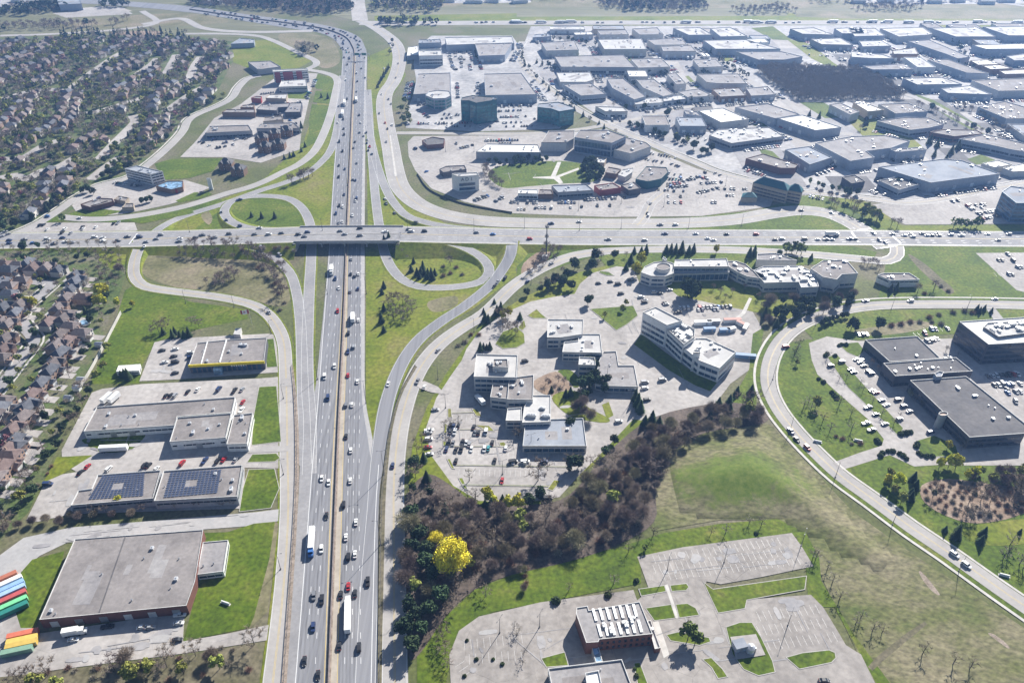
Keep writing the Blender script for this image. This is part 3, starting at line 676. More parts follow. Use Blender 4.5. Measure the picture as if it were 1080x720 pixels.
sheet('lawn', pp("828,693 846,688 874,685 881,688 882,694 877,699 843,706"), 'lawn_green', kerb=True)
sheet('lawn', pp("570,694 596,687 600,702 576,704"), 'lawn_green', kerb=True)
sheet('lawn', pp("668,699 675,698 684,722 672,722"), 'lawn_green', kerb=True)
sheet('footpath', pp("701,617 704,616 716,651 713,652"), 'concrete_pale')
sheet('footpath', pp("688,656 694,654 706,690 700,694"), 'concrete_pale')
# office campus islands
for s in ("522,363 530,350 545,345 553,352 554,362 545,367 530,368", "546,346 553,337 555,345 551,349", "556,333 566,326 572,332 577,336 562,336", "472,431 476,431 477,440 472,441", "497,431 504,432 509,440 502,439",
          "468,446 472,448 471,458 468,457", "500,448 516,449 522,455 515,455", "467,465 471,466 470,471 467,470", "526,467 532,466 535,471 528,472",
          "471,484 475,484 480,495 476,494", "483,504 488,504 494,517 489,515", "584,506 592,507 583,518 577,516"):
    sheet('planting_island', pp(s), 'meadow_green', kerb=True)
for s in ("476,435.2 500,434.2 500,435.4 476,436.4", "484,452.4 515,452.2 515,453.4 484,453.6", "470,470.2 531,470.2 531,471.4 470,471.4", "480,489.8 600,491.8 600,493.2 480,491.2", "488,510.4 580,512 580,513.6 488,512"):
    sheet('planting_island', pp(s), 'meadow_green', kerb=True)
sheet('lawn', pp("622,326 668,322.5 673,333 662,342 650,349"), 'lawn_green', kerb=True)
sheet('lawn', pp("588,392 600,390 610,398 612,406 606,409 600,402"), 'lawn_green', curved=True)
sheet('garden_path', pp("563,402 585,392 595,398 603,410 585,418 567,412"), 'bare_earth', curved=True)
sheet('garden', pp("582,420 598,412 615,416 618,428 640,440 642,445 628,445 600,438"), 'meadow_green', curved=True)
sheet('lawn', pp("635,427 642,424 647,438 640,442"), 'meadow_green')
sheet('lawn', pp("632,286 642,287 648,291 640,291 632,288"), 'lawn_green', kerb=True)
sheet('path', pp("772,338 782,330 790,314 793,315 786,331 775,340"), 'concrete_pale')
# east campus paving and lawns
sheet('parking_lot', pp("853,362 872,355 905,360 1010,357 1120,357 1120,491 1020,491 996,490 964,492 938,480 900,492 886,496 878,488 905,478 930,470 932,463 915,442 884,415 862,395 856,380"), 'lot_concrete')
sheet('lawn', pp("872,377 882,373 912,407 953,452 948,461 935,448 893,408"), 'lawn_green', kerb=True)
sheet('lawn', pp("884,363 905,361 912,370 905,377 893,372"), 'lawn_green', kerb=True)
sheet('lawn', pp("966,465 985,459 1008,470 1012,482 985,482 970,480"), 'lawn_green', kerb=True)
sheet('footpath', pp("892,406 915,404 915,406 893,408"), 'concrete_pale')
sheet('bare_earth', pp("972,512 1000,505 1040,510 1075,515 1095,530 1070,545 1030,552 1000,545 975,530"), 'bare_earth', curved=True)
sheet('lawn', pp("1012,560 1040,552 1095,548 1095,570 1040,575"), 'meadow_green', curved=True)
sheet('lane', pp("1040,326 1050,326 1066,346 1054,346"), 'service_asphalt')
sheet('lane', pp("297,400 310,398 310,407 297,408"), 'service_asphalt')
sheet('lane', pp("258,472 304,470 304,476 258,478"), 'service_asphalt')
sheet('driveway', pp("436,404 448,402 462,408 470,416 455,414 443,410"), 'lot_concrete')
# gravel and rail strips between the carriageways
between('gravel_strip', [W(*p) for p in pp("296.5,728 309.8,540 311,470 309.5,420 307.5,385")], [W(*p) for p in pp("302,728 314,540 315.5,470 313,420 309,385")], 'gravel_strip', 60)
between('gravel_strip', [W(*p) for p in pp("398.4,728 399.4,540 404.5,490 411,450 421,415 437,385")], [W(*p) for p in pp("402.3,728 406.3,540 409.5,490 414.5,450 424.5,415 440,387")], 'scrub_ground', 60)
zz = MB()
ln = offs(MED, 0)
strip(zz, [p+Vector((0, 0, .05)) for p in offs(MED, .9)], [p+Vector((0, 0, .05)) for p in offs(MED, -.9)])  # brown strip along the median line, darker than the paving beside it
tag(zz.build('median_dark_strip', 'gravel_strip'), kind='structure')
sheet('lawn', [(660+a/7.2, 320+b/7.2) for a, b in ((62, 312), (118, 232), (300, 372), (515, 525), (700, 592), (640, 668), (520, 620), (330, 510))], 'lawn_green')
# repairs and stains in the paved lots
_r = random.Random(11); pm = MB(); pm2 = MB(); zp = nextz()
for poly, n in (("495,660 680,632 860,632 890,680 900,712 482,712", 46), ("680,590 830,566 850,598 690,612", 22), ("455,470 600,520 640,440 560,400 480,440", 40), ("560,330 700,300 790,330 740,430 640,410", 44), ("70,480 250,485 260,420 120,420", 30), ("50,696 190,656 190,676 60,701", 22), ("150,398 190,362 195,385 190,398", 8), ("100,540 40,545 60,505 100,500", 8), ("870,390 990,480 1075,400 1000,360", 22), ("440,150 690,160 810,205 700,222 480,212", 60), ("20,580 290,545 280,540 75,560", 18)):
    P_ = [W(*p) for p in pp(poly)]; xs = [p.x for p in P_]; ys = [p.y for p in P_]; k = 0; tr_ = 0
    while k < n and tr_ < 4000:
        tr_ += 1; c_ = Vector((_r.uniform(min(xs), max(xs)), _r.uniform(min(ys), max(ys)), 0))
        if not inside(c_, P_): continue
        a_ = _r.uniform(0, 3.14) if _r.random() < .3 else R(_r.choice((8, 98))); l_, w_ = (_r.uniform(8, 30), _r.uniform(.25, .6)) if _r.random() < .5 else (_r.uniform(2, 9), _r.uniform(1.2, 4.5))
        u_ = Vector((math.cos(a_), math.sin(a_), 0)); v_ = Vector((-u_.y, u_.x, 0)); m_ = pm if _r.random() < .65 else pm2; n_v = 10
        if not (inside(c_+u_*l_*.6, P_) and inside(c_-u_*l_*.6, P_)): continue
        k += 1
        pts = []
        for i in range(n_v):
            t = 6.283*i/n_v; ex = 1.0 if l_ > 8 else _r.uniform(.75, 1.1); cx, cy = math.cos(t), math.sin(t); q = max(abs(cx), abs(cy))**.6; pts.append(c_+u_*(cx/q*l_/2*ex)+v_*(cy/q*w_/2*ex)+Vector((0, 0, zp+.001*k)))
        m_.add(pts, [tuple(range(n_v))])
tag(pm.build('pavement_repair', 'lot_asphalt'), kind='structure'); tag(pm2.build('pavement_repair', 'shoulder_paving'), kind='structure')
# ground height
vs, fs = [], []
for b in GROUND:
    o = len(vs); vs += [Vector(v) for v in b.v]; fs += [tuple(i+o for i in f) for f in b.f]
BVH = BVHTree.FromPolygons(vs, fs)
def gz(x, y):
    h = BVH.ray_cast(Vector((x, y, 200)), Vector((0, 0, -1)))
    return h[0].z if h[0] else 0.0
def onground(px, py):
    """the ground point seen at a pixel, whatever its height"""
    a = W(px, py); d = (a-Vector((0, 0, CAMH))).normalized()
    h = BVH.ray_cast(Vector((0, 0, CAMH)), d)
    return h[0] if h[0] else a
# ================================================================== BUILDINGS
def unit_mesh(kind):
    b = MB()
    if kind == 0:
        b.box((0, 0, .25), (3.2, 1.9, 1.5)); b.box((-1.2, .7, 0), (.25, .25, .25)); b.box((1.2, -.7, 0), (.25, .25, .25)); b.tube((.7, 0, 1.75), (.7, 0, 2.0), .65, .65, 10, 1); b.box((2.1, 0, .4), (1.1, 1.2, .9), mi=1)
    elif kind == 1:
        b.box((0, 0, .2), (2.0, 1.6, 1.2)); b.tube((0, 0, 1.4), (0, 0, 1.6), .5, .5, 10, 1)
    elif kind == 2:
        b.tube((0, 0, 0), (0, 0, .9), .35, .35, 8); b.tube((0, 0, .9), (0, 0, 1.2), .55, .4, 8, 1)
    else:
        b.box((0, 0, .4), (5.5, 2.2, 1.9)); b.box((3.3, 0, .5), (1.2, 1.4, 1.1), mi=1)
        for k in (-1.6, 0, 1.6): b.tube((k, 0, 2.3), (k, 0, 2.6), .7, .7, 10, 1)
    return b.mesh('rooftop_unit', ['metal_pale', 'metal_grey'])
UNITS = [unit_mesh(k) for k in range(4)]
def add_unit(root, x, y, z, kind, ang, sc=1.0):
    o = bpy.data.objects.new('rooftop_unit', UNITS[kind]); COL.objects.link(o); o.parent = root
    o.location = (x-root.location.x, y-root.location.y, z); o.rotation_euler = (0, 0, ang); o.scale = (sc*.72,)*3
    return o
FOOT = []   # footprints, to keep trees out
def blk(px, h, **k): return dict(px=px, h=h, **k)
def building(name, label, cat, blocks, group=None, wall='wall_pale', roof='roof_grey', par=.7, trim=None, bands=(), glassm='glass_dark', units=4, kinds=(0, 1, 2), doors=0, door_wall=None, seed=0, world=False):
    r = random.Random(seed + len(label)*13 + int(blocks[0]['px'][0][0]*7))
    b0 = blocks[0]; P0 = [W(p[0], p[1], b0['h']) for p in b0['px']] if not world else [Vector(p) for p in b0['px']]
    c = sum(P0, Vector())/len(P0); root = empty(name, (c.x, c.y, 0)); tag(root, label, cat, group)
    for bi, B in enumerate(blocks):
        h = B['h']; base = B.get('base', 0.0)
        P = [W(p[0], p[1], h) for p in B['px']] if not world else [Vector(p) for p in B['px']]
        if B.get('curved'): P = smooth_loop(P, 4)
        if area2(P) < 0: P = P[::-1]
        FOOT.append([(p.x, p.y) for p in P])
        L = [Vector((p.x-c.x, p.y-c.y, 0)) for p in P]
        pr = B.get('par', par); wm = B.get('wall', wall); rm = B.get('roof', roof); tm = B.get('trim', trim)
        roofz = h-pr
        m = MB(); m.prism(L, base-.3 if base == 0 else base, h, 0, top=False); 
        m.ring(L, .26, roofz, h+.003, 1)
        m.build('wall', [wm, tm or wm], root)
        m = MB(); q = inset(L, .24)
        m.add([(p[0], p[1], roofz) for p in q], tess(q)); ro = m.build('roof', rm, root)
        if abs(area2(L)) > 500 and rm in ('roof_grey', 'roof_brown', 'roof_pale', 'roof_bluegrey'):
            qq = inset(L, 3.5); k_ = 0; t_r = 0; e0 = (L[1]-L[0]).normalized(); e1 = Vector((-e0.y, e0.x, 0)); xs = [p.x for p in L]; ys = [p.y for p in L]; m = MB()
            while k_ < min(7, int(abs(area2(L))/900)+1) and t_r < 120:
                t_r += 1; c_ = Vector((r.uniform(min(xs), max(xs)), r.uniform(min(ys), max(ys)), 0)); a_, b_ = r.uniform(2, 9), r.uniform(.6, 4)
                q_ = [c_+e0*a_+e1*b_, c_-e0*a_+e1*b_, c_-e0*a_-e1*b_, c_+e0*a_-e1*b_]
                if not all(inside(p, qq) for p in q_): continue
                m.add([(p.x, p.y, roofz+.02+.012*k_) for p in q_], [(0, 1, 2, 3)]); k_ += 1
            if m.f: o_ = m.build('roof_patch', {'roof_grey': 'roof_brown', 'roof_brown': 'roof_grey', 'roof_pale': 'roof_grey', 'roof_bluegrey': 'roof_grey'}[rm], ro); o_['kind'] = 'stuff'
        n = len(L)
        edges = [(L[i], L[(i+1) % n]) for i in range(n)]
        for (z0, z1) in B.get('bands', bands):
            m = MB()
            for a, d in edges:
                e = d-a; ln = e.length
                if ln < 4: continue
                t = e/ln; nr = Vector((t.y, -t.x, 0)); s0 = .7; s1 = ln-.7
                k = max(1, int((s1-s0)/3.2)); w_ = (s1-s0)/k
                for j in range(k):
                    u0 = s0+j*w_+.12; u1 = s0+(j+1)*w_-.12
                    p = a+t*u0+nr*.08; s = a+t*u1+nr*.08
                    m.add([(p.x, p.y, z0), (s.x, s.y, z0), (s.x, s.y, z1), (p.x, p.y, z1)], [(0, 1, 2, 3)])
                    q0 = a+t*u0; q1 = a+t*u1
                    m.add([(p.x, p.y, z1), (s.x, s.y, z1), (q1.x, q1.y, z1), (q0.x, q0.y, z1)], [(0, 1, 2, 3)])
            if m.f: m.build('window_band', B.get('glass', glassm), root)
        if B.get('doors', doors):
            ds = 0
            for a, d in sorted(edges, key=lambda e: -(e[1]-e[0]).length):
                e = d-a; ln = e.length; t = e/ln if ln else e; nr = Vector((t.y, -t.x, 0))
                if nr.y > -.2 or ln < 12: continue
                k = min(B.get('doors', doors), int(ln/7))
                for j in range(k):
                    if ds > 7: break
                    u = ln*(j+.5)/k; o = a+t*u+nr*.06
                    m = MB(); m.box((o.x, o.y, .25), (3.4, .12, 3.6), math.atan2(t.y, t.x)); m.build('loading_door', r.choice(['trim_white', 'metal_pale', 'metal_grey']), root); ds += 1
                break
        nu = B.get('units', units)
        if nu:
            xs = [p.x for p in L]; ys = [p.y for p in L]; ang = math.atan2(edges[0][1].y-edges[0][0].y, edges[0][1].x-edges[0][0].x)
            got = 0; tr = 0; qq = inset(L, 2.2)
            while got < nu and tr < 200:
                tr += 1; x = r.uniform(min(xs), max(xs)); y = r.uniform(min(ys), max(ys))
                if inside((x, y), qq) and abs(area2(qq)) > 10:
                    add_unit(root, x+c.x, y+c.y, roofz+.01, r.choice(B.get('kinds', kinds)), ang+r.choice((0, math.pi/2)), r.uniform(.85, 1.25)); got += 1
        B['L'] = L; B['roofz'] = roofz; B['P'] = P
    return root
def T6(x, y, s, k=6.0): return pp(s, x, y, k)
def part(root, mb, name, mat):            # a part given in world coordinates
    o = mb.build(name, mat, root); o.location = (-root.location.x, -root.location.y, 0); return o
# ---------------- south-west block
r_ = building('showroom', 'low showroom building with a bright yellow fascia along its dark glass front', 'building',
    [blk(T6(180, 320, "172,583 250,372 342,362 528,343 912,322 885,545", 9), 6.5, par=.5)], wall='wall_dark', roof='roof_brown', trim='trim_edge', units=7)
P = [W(p[0], p[1], 6.5) for p in T6(180, 320, "172,583 885,545", 9)]
d = (P[1]-P[0]).normalized(); n_ = Vector((d.y, -d.x, 0)); a = math.atan2(d.y, d.x)
m = MB(); mid = (P[0]+P[1])/2+n_*.3; m.box((mid.x, mid.y, 4.9), ((P[1]-P[0]).length+.6, .6, 1.85), a); part(r_, m, 'fascia', 'wall_yellow')
m = MB()
for k in range(14):
    u = 1.5+k*((P[1]-P[0]).length-3)/14; q = P[0]+d*(u+1)+n_*.08; m.box((q.x, q.y, .5), (2.0, .1, 3.6), a)
part(r_, m, 'window_band', 'glass_blue')
q = P[0].lerp(P[1], .38)+n_*1.6; m = MB(); m.box((q.x, q.y, 0), (5, 3.2, 4.6), a); part(r_, m, 'entrance_porch', 'glass_pale')
m = MB(); u0 = (P[1]-P[0]).length*.56
for k, (ww, hh) in enumerate(((.9, 1.3), (.7, .8), (.9, .9), (.8, 1.2), (.9, .9), (.9, .9), (.5, 1.3))):
    q = P[0]+d*(u0+k*1.45)+n_*.16; m = MB(); m.box((q.x, q.y, 3.7), (ww, .1, hh), a); part(r_, m, 'sign_letter', 'trim_white')
for s in ("345,362 352,362 292,572 284,572", "524,345 534,345 470,555 460,556"):
    Q = [W(p[0], p[1], 6.5) for p in T6(180, 320, s, 9)]; m = MB(); m.prism([(p.x, p.y) for p in Q], 6.05, 6.7); part(r_, m, 'roof_divider', 'trim_white')
building('workshop', 'long white-walled flat-roofed workshop in three joined blocks behind the solar roofs', 'building',
    [blk(T(0, 2, "352,378 408,275 992,233 978,298 748,315 735,352 590,362"), 6, units=9), blk(T(0, 2, "715,422 747,319 976,301 952,404"), 6.6, units=5, kinds=(0, 1, 2, 2)), blk(T(0, 2, "955,432 986,309 1066,300 1042,430"), 6, units=4)],
    wall='wall_white', roof='roof_brown', trim='trim_edge', bands=[(2.6, 3.6)], doors=3)
r_ = building('solar_warehouse', 'pair of joined grey warehouses with blue solar panels covering the roofs', 'building',
    [blk(T(0, 2, "297,690 330,626 386,619 412,561 678,541 645,660"), 6, units=3), blk(T(0, 2, "649,671 690,544 1022,520 1000,652"), 6.5, units=5)], wall='wall_grey', roof='roof_brown', trim='trim_edge', bands=[(3.2, 4.2)])
for qd, hh in ((T(0, 2, "372,668 432,568 612,555 606,652"), 5.45), (T(0, 2, "690,660 720,552 936,540 918,640"), 5.95)):
    A, B, C_, D = [W(p[0], p[1], hh) for p in qd]
    rows = 11
    for i in range(rows):
        u = (i+.25)/rows; v = (i+.75)/rows
        m = MB(); l0, l1, r0, r1 = A.lerp(B, u), A.lerp(B, v), D.lerp(C_, u), D.lerp(C_, v)
        cols = 14
        for j in range(cols):
            if 4 <= i <= 6 and (5 <= j <= 7):
                if m.f: part(r_, m, 'solar_panel_row', 'solar_cell'); m = MB()
                continue
            f0 = (j+.05)/cols; f1 = (j+.93)/cols
            p, q, s, t = l0.lerp(r0, f0), l0.lerp(r0, f1), l1.lerp(r1, f1), l1.lerp(r1, f0)
            m.add([(p.x, p.y, hh+.15), (q.x, q.y, hh+.15), (s.x, s.y, hh+.55), (t.x, t.y, hh+.55), (t.x, t.y, hh+.05), (s.x, s.y, hh+.05)], [(0, 1, 2, 3), (3, 2, 5, 4)])
        part(r_, m, 'solar_panel_row', 'solar_cell')
r_ = building('warehouse', 'large grey-roofed red brick warehouse with white side trim next to shipping containers', 'warehouse',
    [blk(T(0, 3, "165,452 315,112 857,72 822,290 786,392"), 6.2, trim='wall_pale', units=9, kinds=(2, 2, 1), doors=6)], wall='wall_brick', roof='roof_brown', par=.4)
Q = [W(p[0], p[1], 6.2) for p in T(0, 3, "527,96 532,96 420,420 415,420")]; m = MB(); m.prism([(p.x, p.y) for p in Q], 5.8, 5.95); part(r_, m, 'roof_joint', 'roof_dark')
building('office_annex', 'small flat-roofed white annex beside the red brick warehouse', 'building', [blk(T(0, 3, "829,262 856,125 962,116 942,248"), 4.2, units=2, kinds=(2,))], wall='wall_white', roof='roof_grey', trim='trim_edge', par=.4, bands=[(1.2, 2.4)])
building('shed', 'small white shed with dark trees in front on the lawn', 'shed', [blk(T(0, 2, "490,126 500,101 592,95 586,122"), 3.4, units=0)], wall='wall_white', roof='roof_white', par=.1, bands=[(1, 1.8)])
building('shed', 'small pale green-grey shed behind the yellow-fascia showroom', 'shed', [blk(T6(180, 320, "595,290 615,235 670,230 660,295", 9), 3.6, units=0)], wall='wall_pale', roof='roof_pale', par=.1)
# ---------------- office campus
r_ = building('office_complex', 'stepped pale blue-grey office complex of four joined blocks beside the tree-lined parking rows', 'office building',
    [blk(T6(480, 320, "118,462 135,318 396,325 388,466"), 12, bands=[(1, 2.6), (4.4, 6.2), (8, 9.8)], roof='roof_pale', units=4),
     blk(T6(480, 320, "238,398 242,350 332,349 336,402"), 15, roof='roof_brown', units=4, kinds=(2, 1)),
     blk(T6(480, 320, "222,590 238,508 338,505 330,602"), 9, bands=[(1, 2.6), (4.6, 6.2)], roof='roof_brown'),
     blk(T6(480, 320, "330,604 342,470 497,450 492,607"), 9.6, bands=[(1, 2.6), (4.6, 6.2)], roof='roof_brown', units=6),
     blk(T6(430, 420, "620,140 632,62 722,55 722,140"), 7, bands=[(1, 2.4), (3.8, 5.2)], roof='roof_pale', units=0),
     blk(T6(430, 420, "724,152 735,60 770,-22 905,-22 905,146"), 7.6, bands=[(1, 2.4), (4.2, 5.6)], roof='roof_pale', units=4, kinds=(0, 3)),
     blk(T(2, 2, "45,440 55,345 166,326 300,322 315,440"), 5.5, bands=[(1, 3.4)], roof='roof_bluegrey', units=4, kinds=(2, 1))],
    wall='wall_pale', roof='roof_grey', trim='trim_edge', glassm='glass_blue')
r_ = building('office_complex', 'pale office complex with wide low wing, nearest the white slab office', 'office building',
    [blk(T6(480, 320, "582,214 586,98 812,100 808,192 662,214"), 9, bands=[(1, 2.6), (4.4, 6.2)], roof='roof_pale', units=5),
     blk(T6(480, 320, "678,305 690,243 778,232 782,191 918,192 932,311"), 7.5, bands=[(1, 2.4), (4, 5.6)], roof='roof_pale', units=5, kinds=(2, 1)),
     blk(T6(480, 320, "781,386 785,336 885,340 889,388"), 8.6, bands=[(1, 2.6), (4.6, 6.4)], roof='roof_pale', units=4, kinds=(1, 2)),
     blk(T(2, 2, "350,176 366,85 385,42 440,40 450,100 516,100 533,190 400,186"), 5.2, bands=[(1, 3.2)], roof='roof_grey', units=6, kinds=(2,))],
    wall='wall_pale', roof='roof_grey', trim='trim_edge', glassm='glass_blue')
K = 7.2
r_ = building('slab_office', 'tall long white office slab with blue ribbon windows and open rooftop plant deck', 'office building',
    [blk(T6(660, 320, "130,64 228,24 430,128 312,163", K), 18, bands=[(2, 4), (6, 8), (10.2, 12)], units=2),
     blk(T6(660, 320, "314,190 428,142 527,192 523,250 440,308", K), 15, bands=[(2, 4), (6, 8), (10, 11.6)], units=16, kinds=(0, 1, 3), par=1.6),
     blk(T6(660, 320, "440,334 530,262 612,262 838,364 712,490 560,432 520,398", K), 11.5, bands=[(1.5, 3.6), (6, 8.4)], units=7),
     blk(T6(660, 320, "516,350 566,350 566,372 516,372", K), 15, units=0, base=0)],
    wall='wall_white', roof='roof_pale', trim='trim_edge', glassm='glass_blue')
def ell(cx, cy, rx, ry, n=20): return [(cx+rx*math.cos(2*math.pi*i/n), cy+ry*math.sin(2*math.pi*i/n)) for i in range(n)]
building('research_centre', 'curved white research centre with round drum roof and long arched glass hall', 'office building',
    [blk(T6(660, 250, "97,222 120,185 180,157 250,150 303,165 303,228 250,247 160,245"), 9.5, bands=[(1.5, 3), (5, 6.6)], units=0),
     blk([(660+a/6, 250+b/6) for a, b in ell(238, 185, 46, 22)], 12, units=0, roof='roof_brown'),
     blk(T6(660, 250, "304,232 304,196 655,192 655,222"), 7, bands=[(1, 5.5)], glass='glass_blue', units=0, roof='roof_bluegrey'),
     blk(T6(660, 250, "304,186 312,142 640,134 655,186"), 11, bands=[(7.4, 9)], units=7, roof='roof_pale'),
     blk(T6(660, 250, "232,135 240,122 262,140 250,147"), 12, units=0),
     blk(T6(660, 250, "630,150 700,150 760,170 800,205 880,238 872,262 770,248 712,222 658,190"), 8.5, bands=[(2, 3.4), (5, 6.2)], units=6, roof='roof_brown'),
     blk(T(3, 1, "-62,420 -20,402 135,400 175,418 200,440 215,488 140,492 130,468 -15,472"), 8.5, bands=[(2, 3.4)], units=26, kinds=(0, 1, 3), roof='roof_pale'),
     blk(T(3, 1, "180,412 232,378 330,374 380,432 312,436 290,458 232,447"), 12, bands=[(2, 3.4)], units=7, roof='roof_brown')],
    wall='wall_pale', roof='roof_pale', trim='trim_edge', glassm='glass_blue')
building('block_building', 'plain pale grey flat-roofed block behind the arched research centre', 'building', [blk(T6(660, 250, "830,142 832,106 950,100 1085,146"), 7, units=3)], wall='wall_pale', roof='roof_grey')
building('utility_building', 'small white flat-roofed utility building alone on the dark green field edge', 'building', [blk(T(3, 1, "462,438 490,431 596,430 640,458 516,461"), 6.5, units=3, bands=[(4, 5)])], wall='wall_white', roof='roof_brown', trim='trim_edge')
# ---------------- east campus
building('office_block', 'dark glass office block with bright white roof and rooftop plant enclosure', 'office building',
    [blk(T6(900, 310, "672,173 1090,145 1205,300 855,317"), 16, bands=[(1, 3), (4.6, 6.6), (8.2, 10.2), (11.8, 13.8)], units=0),
     blk(T6(900, 310, "825,205 850,180 1075,168 1130,240 920,268"), 17.2, base=15, units=12, kinds=(0, 1, 3), par=.9, roof='roof_pale')], wall='wall_dark', roof='roof_white', trim='trim_edge')
r_ = building('campus_building', 'wide low campus building with three dark flat roofs and round stair tower', 'office building',
    [blk(T6(900, 310, "75,288 405,265 552,405 232,427"), 8, units=2, bands=[(1.2, 3)]),
     blk(T6(900, 310, "190,436 650,400 756,486 266,517"), 8.8, units=12, kinds=(1, 2, 2), bands=[(1.2, 3)]),
     blk(T(3, 2, "600,163 836,146 1092,350 1087,386 851,403"), 9, units=6, kinds=(1, 0, 2), bands=[(1.2, 3), (4.8, 6.4)]),
     blk(T6(900, 310, "512,500 545,485 572,492 560,520 528,522"), 11, units=0, wall='wall_blue', roof='roof_bluegrey'),
     blk([(810+a/4, 360+b/4) for a, b in ell(740, 303, 20, 9, 18)], 10.5, units=0, wall='wall_grey', roof='wall_brown')],
    wall='wall_dark', roof='roof_dark', trim='wall_pale', glassm='glass_dark')
# ---------------- south lots
r_ = building('brick_office', 'dark brick two-storey office with rows of white roof skylights', 'office building',
    [blk(T6(560, 620, "342,190 347,145 430,132 440,166 826,100 924,345 520,386 512,406 420,412", K), 8.5, units=6, kinds=(0, 1), par=.5),
     blk(T6(560, 620, "884,246 910,240 985,450 940,460", K), 3.4, units=1, kinds=(1,), roof='roof_pale')], wall='wall_brick', roof='roof_grey', trim='wall_pale')
def mat_point(px, h): p = W(px[0], px[1], h); return p
for row, (y0, y1) in enumerate((("150", "248"), ("270", "368"))):
    for k in range(7):
        top = (470+k*51 + (38 if row else 0)*1.0, 158-k*5.5 + row*118); bot = (top[0]+26, top[1]+92)
        a_, b2 = W(560+top[0]/K, 620+top[1]/K, 8.1), W(560+bot[0]/K, 620+bot[1]/K, 8.1)
        m = MB(); d = b2-a_; c_ = (a_+b2)/2; m.box((c_.x, c_.y, 8.0), (d.length, 1.1, .55), math.atan2(d.y, d.x)); part(r_, m, 'skylight', 'metal_pale')
W_ = [W(560+x/K, 620+y/K, 8.5) for x, y in ((520, 386), (924, 345))]
d = (W_[1]-W_[0]).normalized(); n_ = Vector((d.y, -d.x, 0)); a = math.atan2(d.y, d.x); ln = (W_[1]-W_[0]).length
for fl in (1.2, 4.6):
    for k in range(9):
        q = W_[0]+d*(ln*(k+.5)/9)+n_*.05; m = MB(); m.box((q.x, q.y, fl), (1.1, .12, 1.7), a); part(r_, m, 'window', 'glass_dark')
building('link_corridor', 'narrow glazed link between the brick office and the flat white-edged hall', 'corridor', [blk(T6(560, 620, "462,450 516,446 545,556 492,560", K), 4.2, units=0, par=.2)], wall='wall_pale', roof='glass_pale', trim='trim_edge')
r_ = building('low_hall', 'wide flat-roofed hall with white edge and central roof lantern', 'building', [blk(T6(560, 620, "130,606 690,537 800,830 190,900", K), 6, units=3, kinds=(2,)), blk(T6(560, 620, "412,640 515,620 545,760 430,775", K), 8, base=5, units=1, kinds=(3,), roof='roof_white')], wall='wall_white', roof='roof_grey', trim='trim_edge', bands=[(1.5, 3)])
# ---------------- north-west strip
building('hotel', 'four-storey white hotel block on a corner lot', 'hotel', [blk(T6(70, 160, "368,106 446,86 610,124 530,144"), 11, bands=[(1.4, 2.6), (4, 5.2), (6.6, 7.8), (9.0, 10)], units=4)], wall='wall_white', roof='roof_bluegrey', trim='trim_edge')
building('restaurant', 'blue-roofed restaurant with a red entrance near the white hotel', 'restaurant', [blk(T6(70, 160, "565,216 640,184 738,184 736,222 660,238"), 5, units=3), blk(T6(70, 160, "655,238 665,222 705,222 700,240"), 4, units=0, wall='wall_red')], wall='wall_brown', roof='glass_pale')
r_ = building('restaurant', 'brown-roofed restaurant with long red awning', 'restaurant', [blk(T6(70, 160, "88,332 200,292 292,296 300,312 150,350"), 4.4, units=3)], wall='wall_brick', roof='roof_brown')
a_, b2 = W(*T6(70, 160, "160,338")[0], 4), W(*T6(70, 160, "265,306")[0], 4); m = MB(); d = b2-a_; c_ = (a_+b2)/2; m.box((c_.x, c_.y-1.2, 2.8), (d.length, 2.2, .9), math.atan2(d.y, d.x)); part(r_, m, 'awning', 'wall_red')
building('shop', 'small tan shop among trees beside the red-awning restaurant', 'shop', [blk(T6(70, 160, "350,352 375,325 425,325 425,350"), 4, units=1)], wall='wall_tan', roof='roof_brown')
building('shop', 'low brown-roofed shop row behind the red-awning restaurant', 'shop', [blk(T6(70, 160, "300,300 330,278 395,290 370,312"), 4, units=2)], wall='wall_tan', roof='roof_brown')
building('plaza', 'long grey-roofed shopping plaza with tan lot behind', 'shopping plaza', [blk(T6(120, 60, "690,578 726,526 1022,517 1050,560", 7.2), 6.5, units=5, bands=[(1, 2.8)])], wall='wall_grey', roof='roof_brown')
building('plaza', 'grey-roofed shopping plaza beside the service road curve', 'shopping plaza', [blk(T6(220, 20, "302,692 345,660 540,655 575,690"), 6.5, units=4, bands=[(1, 2.8)])], wall='wall_grey', roof='roof_brown')
building('plaza', 'narrow long shopping row behind the service-road plaza', 'shopping plaza', [blk(T6(220, 20, "345,648 352,622 465,612 472,636"), 6, units=3, bands=[(1, 2.8)])], wall='wall_tan', roof='roof_brown')
building('shop', 'small brown corner shop beside the plaza court lot', 'shop', [blk(T6(220, 20, "200,560 215,545 290,540 285,560"), 6, units=2)], wall='wall_brown', roof='roof_brown')
building('shop', 'flat-roofed shop with two wings near green strip lawns', 'shop', [blk(T6(220, 20, "480,590 520,530 592,530 582,588"), 6, units=3)], wall='wall_dark', roof='roof_grey')
building('shop', 'dark-walled low shop row in the plaza court', 'shop', [blk(T6(220, 20, "300,572 335,540 515,530 505,556 440,560 430,580"), 6, units=3)], wall='wall_dark', roof='roof_grey')
building('shop', 'brown-walled low shop row beside the suburban road', 'shop', [blk(T6(220, 20, "84,590 112,572 292,570 292,592"), 6, units=3)], wall='wall_brown', roof='roof_grey')
building('shop', 'small red-brown shop between plaza and hotel', 'shop', [blk(T6(220, 20, "268,500 300,488 336,490 330,505"), 6, units=1)], wall='wall_red', roof='roof_brown')
building('shop', 'small pale shop on a tan lot above the plaza', 'shop', [blk(T6(220, 20, "360,500 385,478 500,474 490,505"), 5, units=2)], wall='wall_tan', roof='roof_pale')
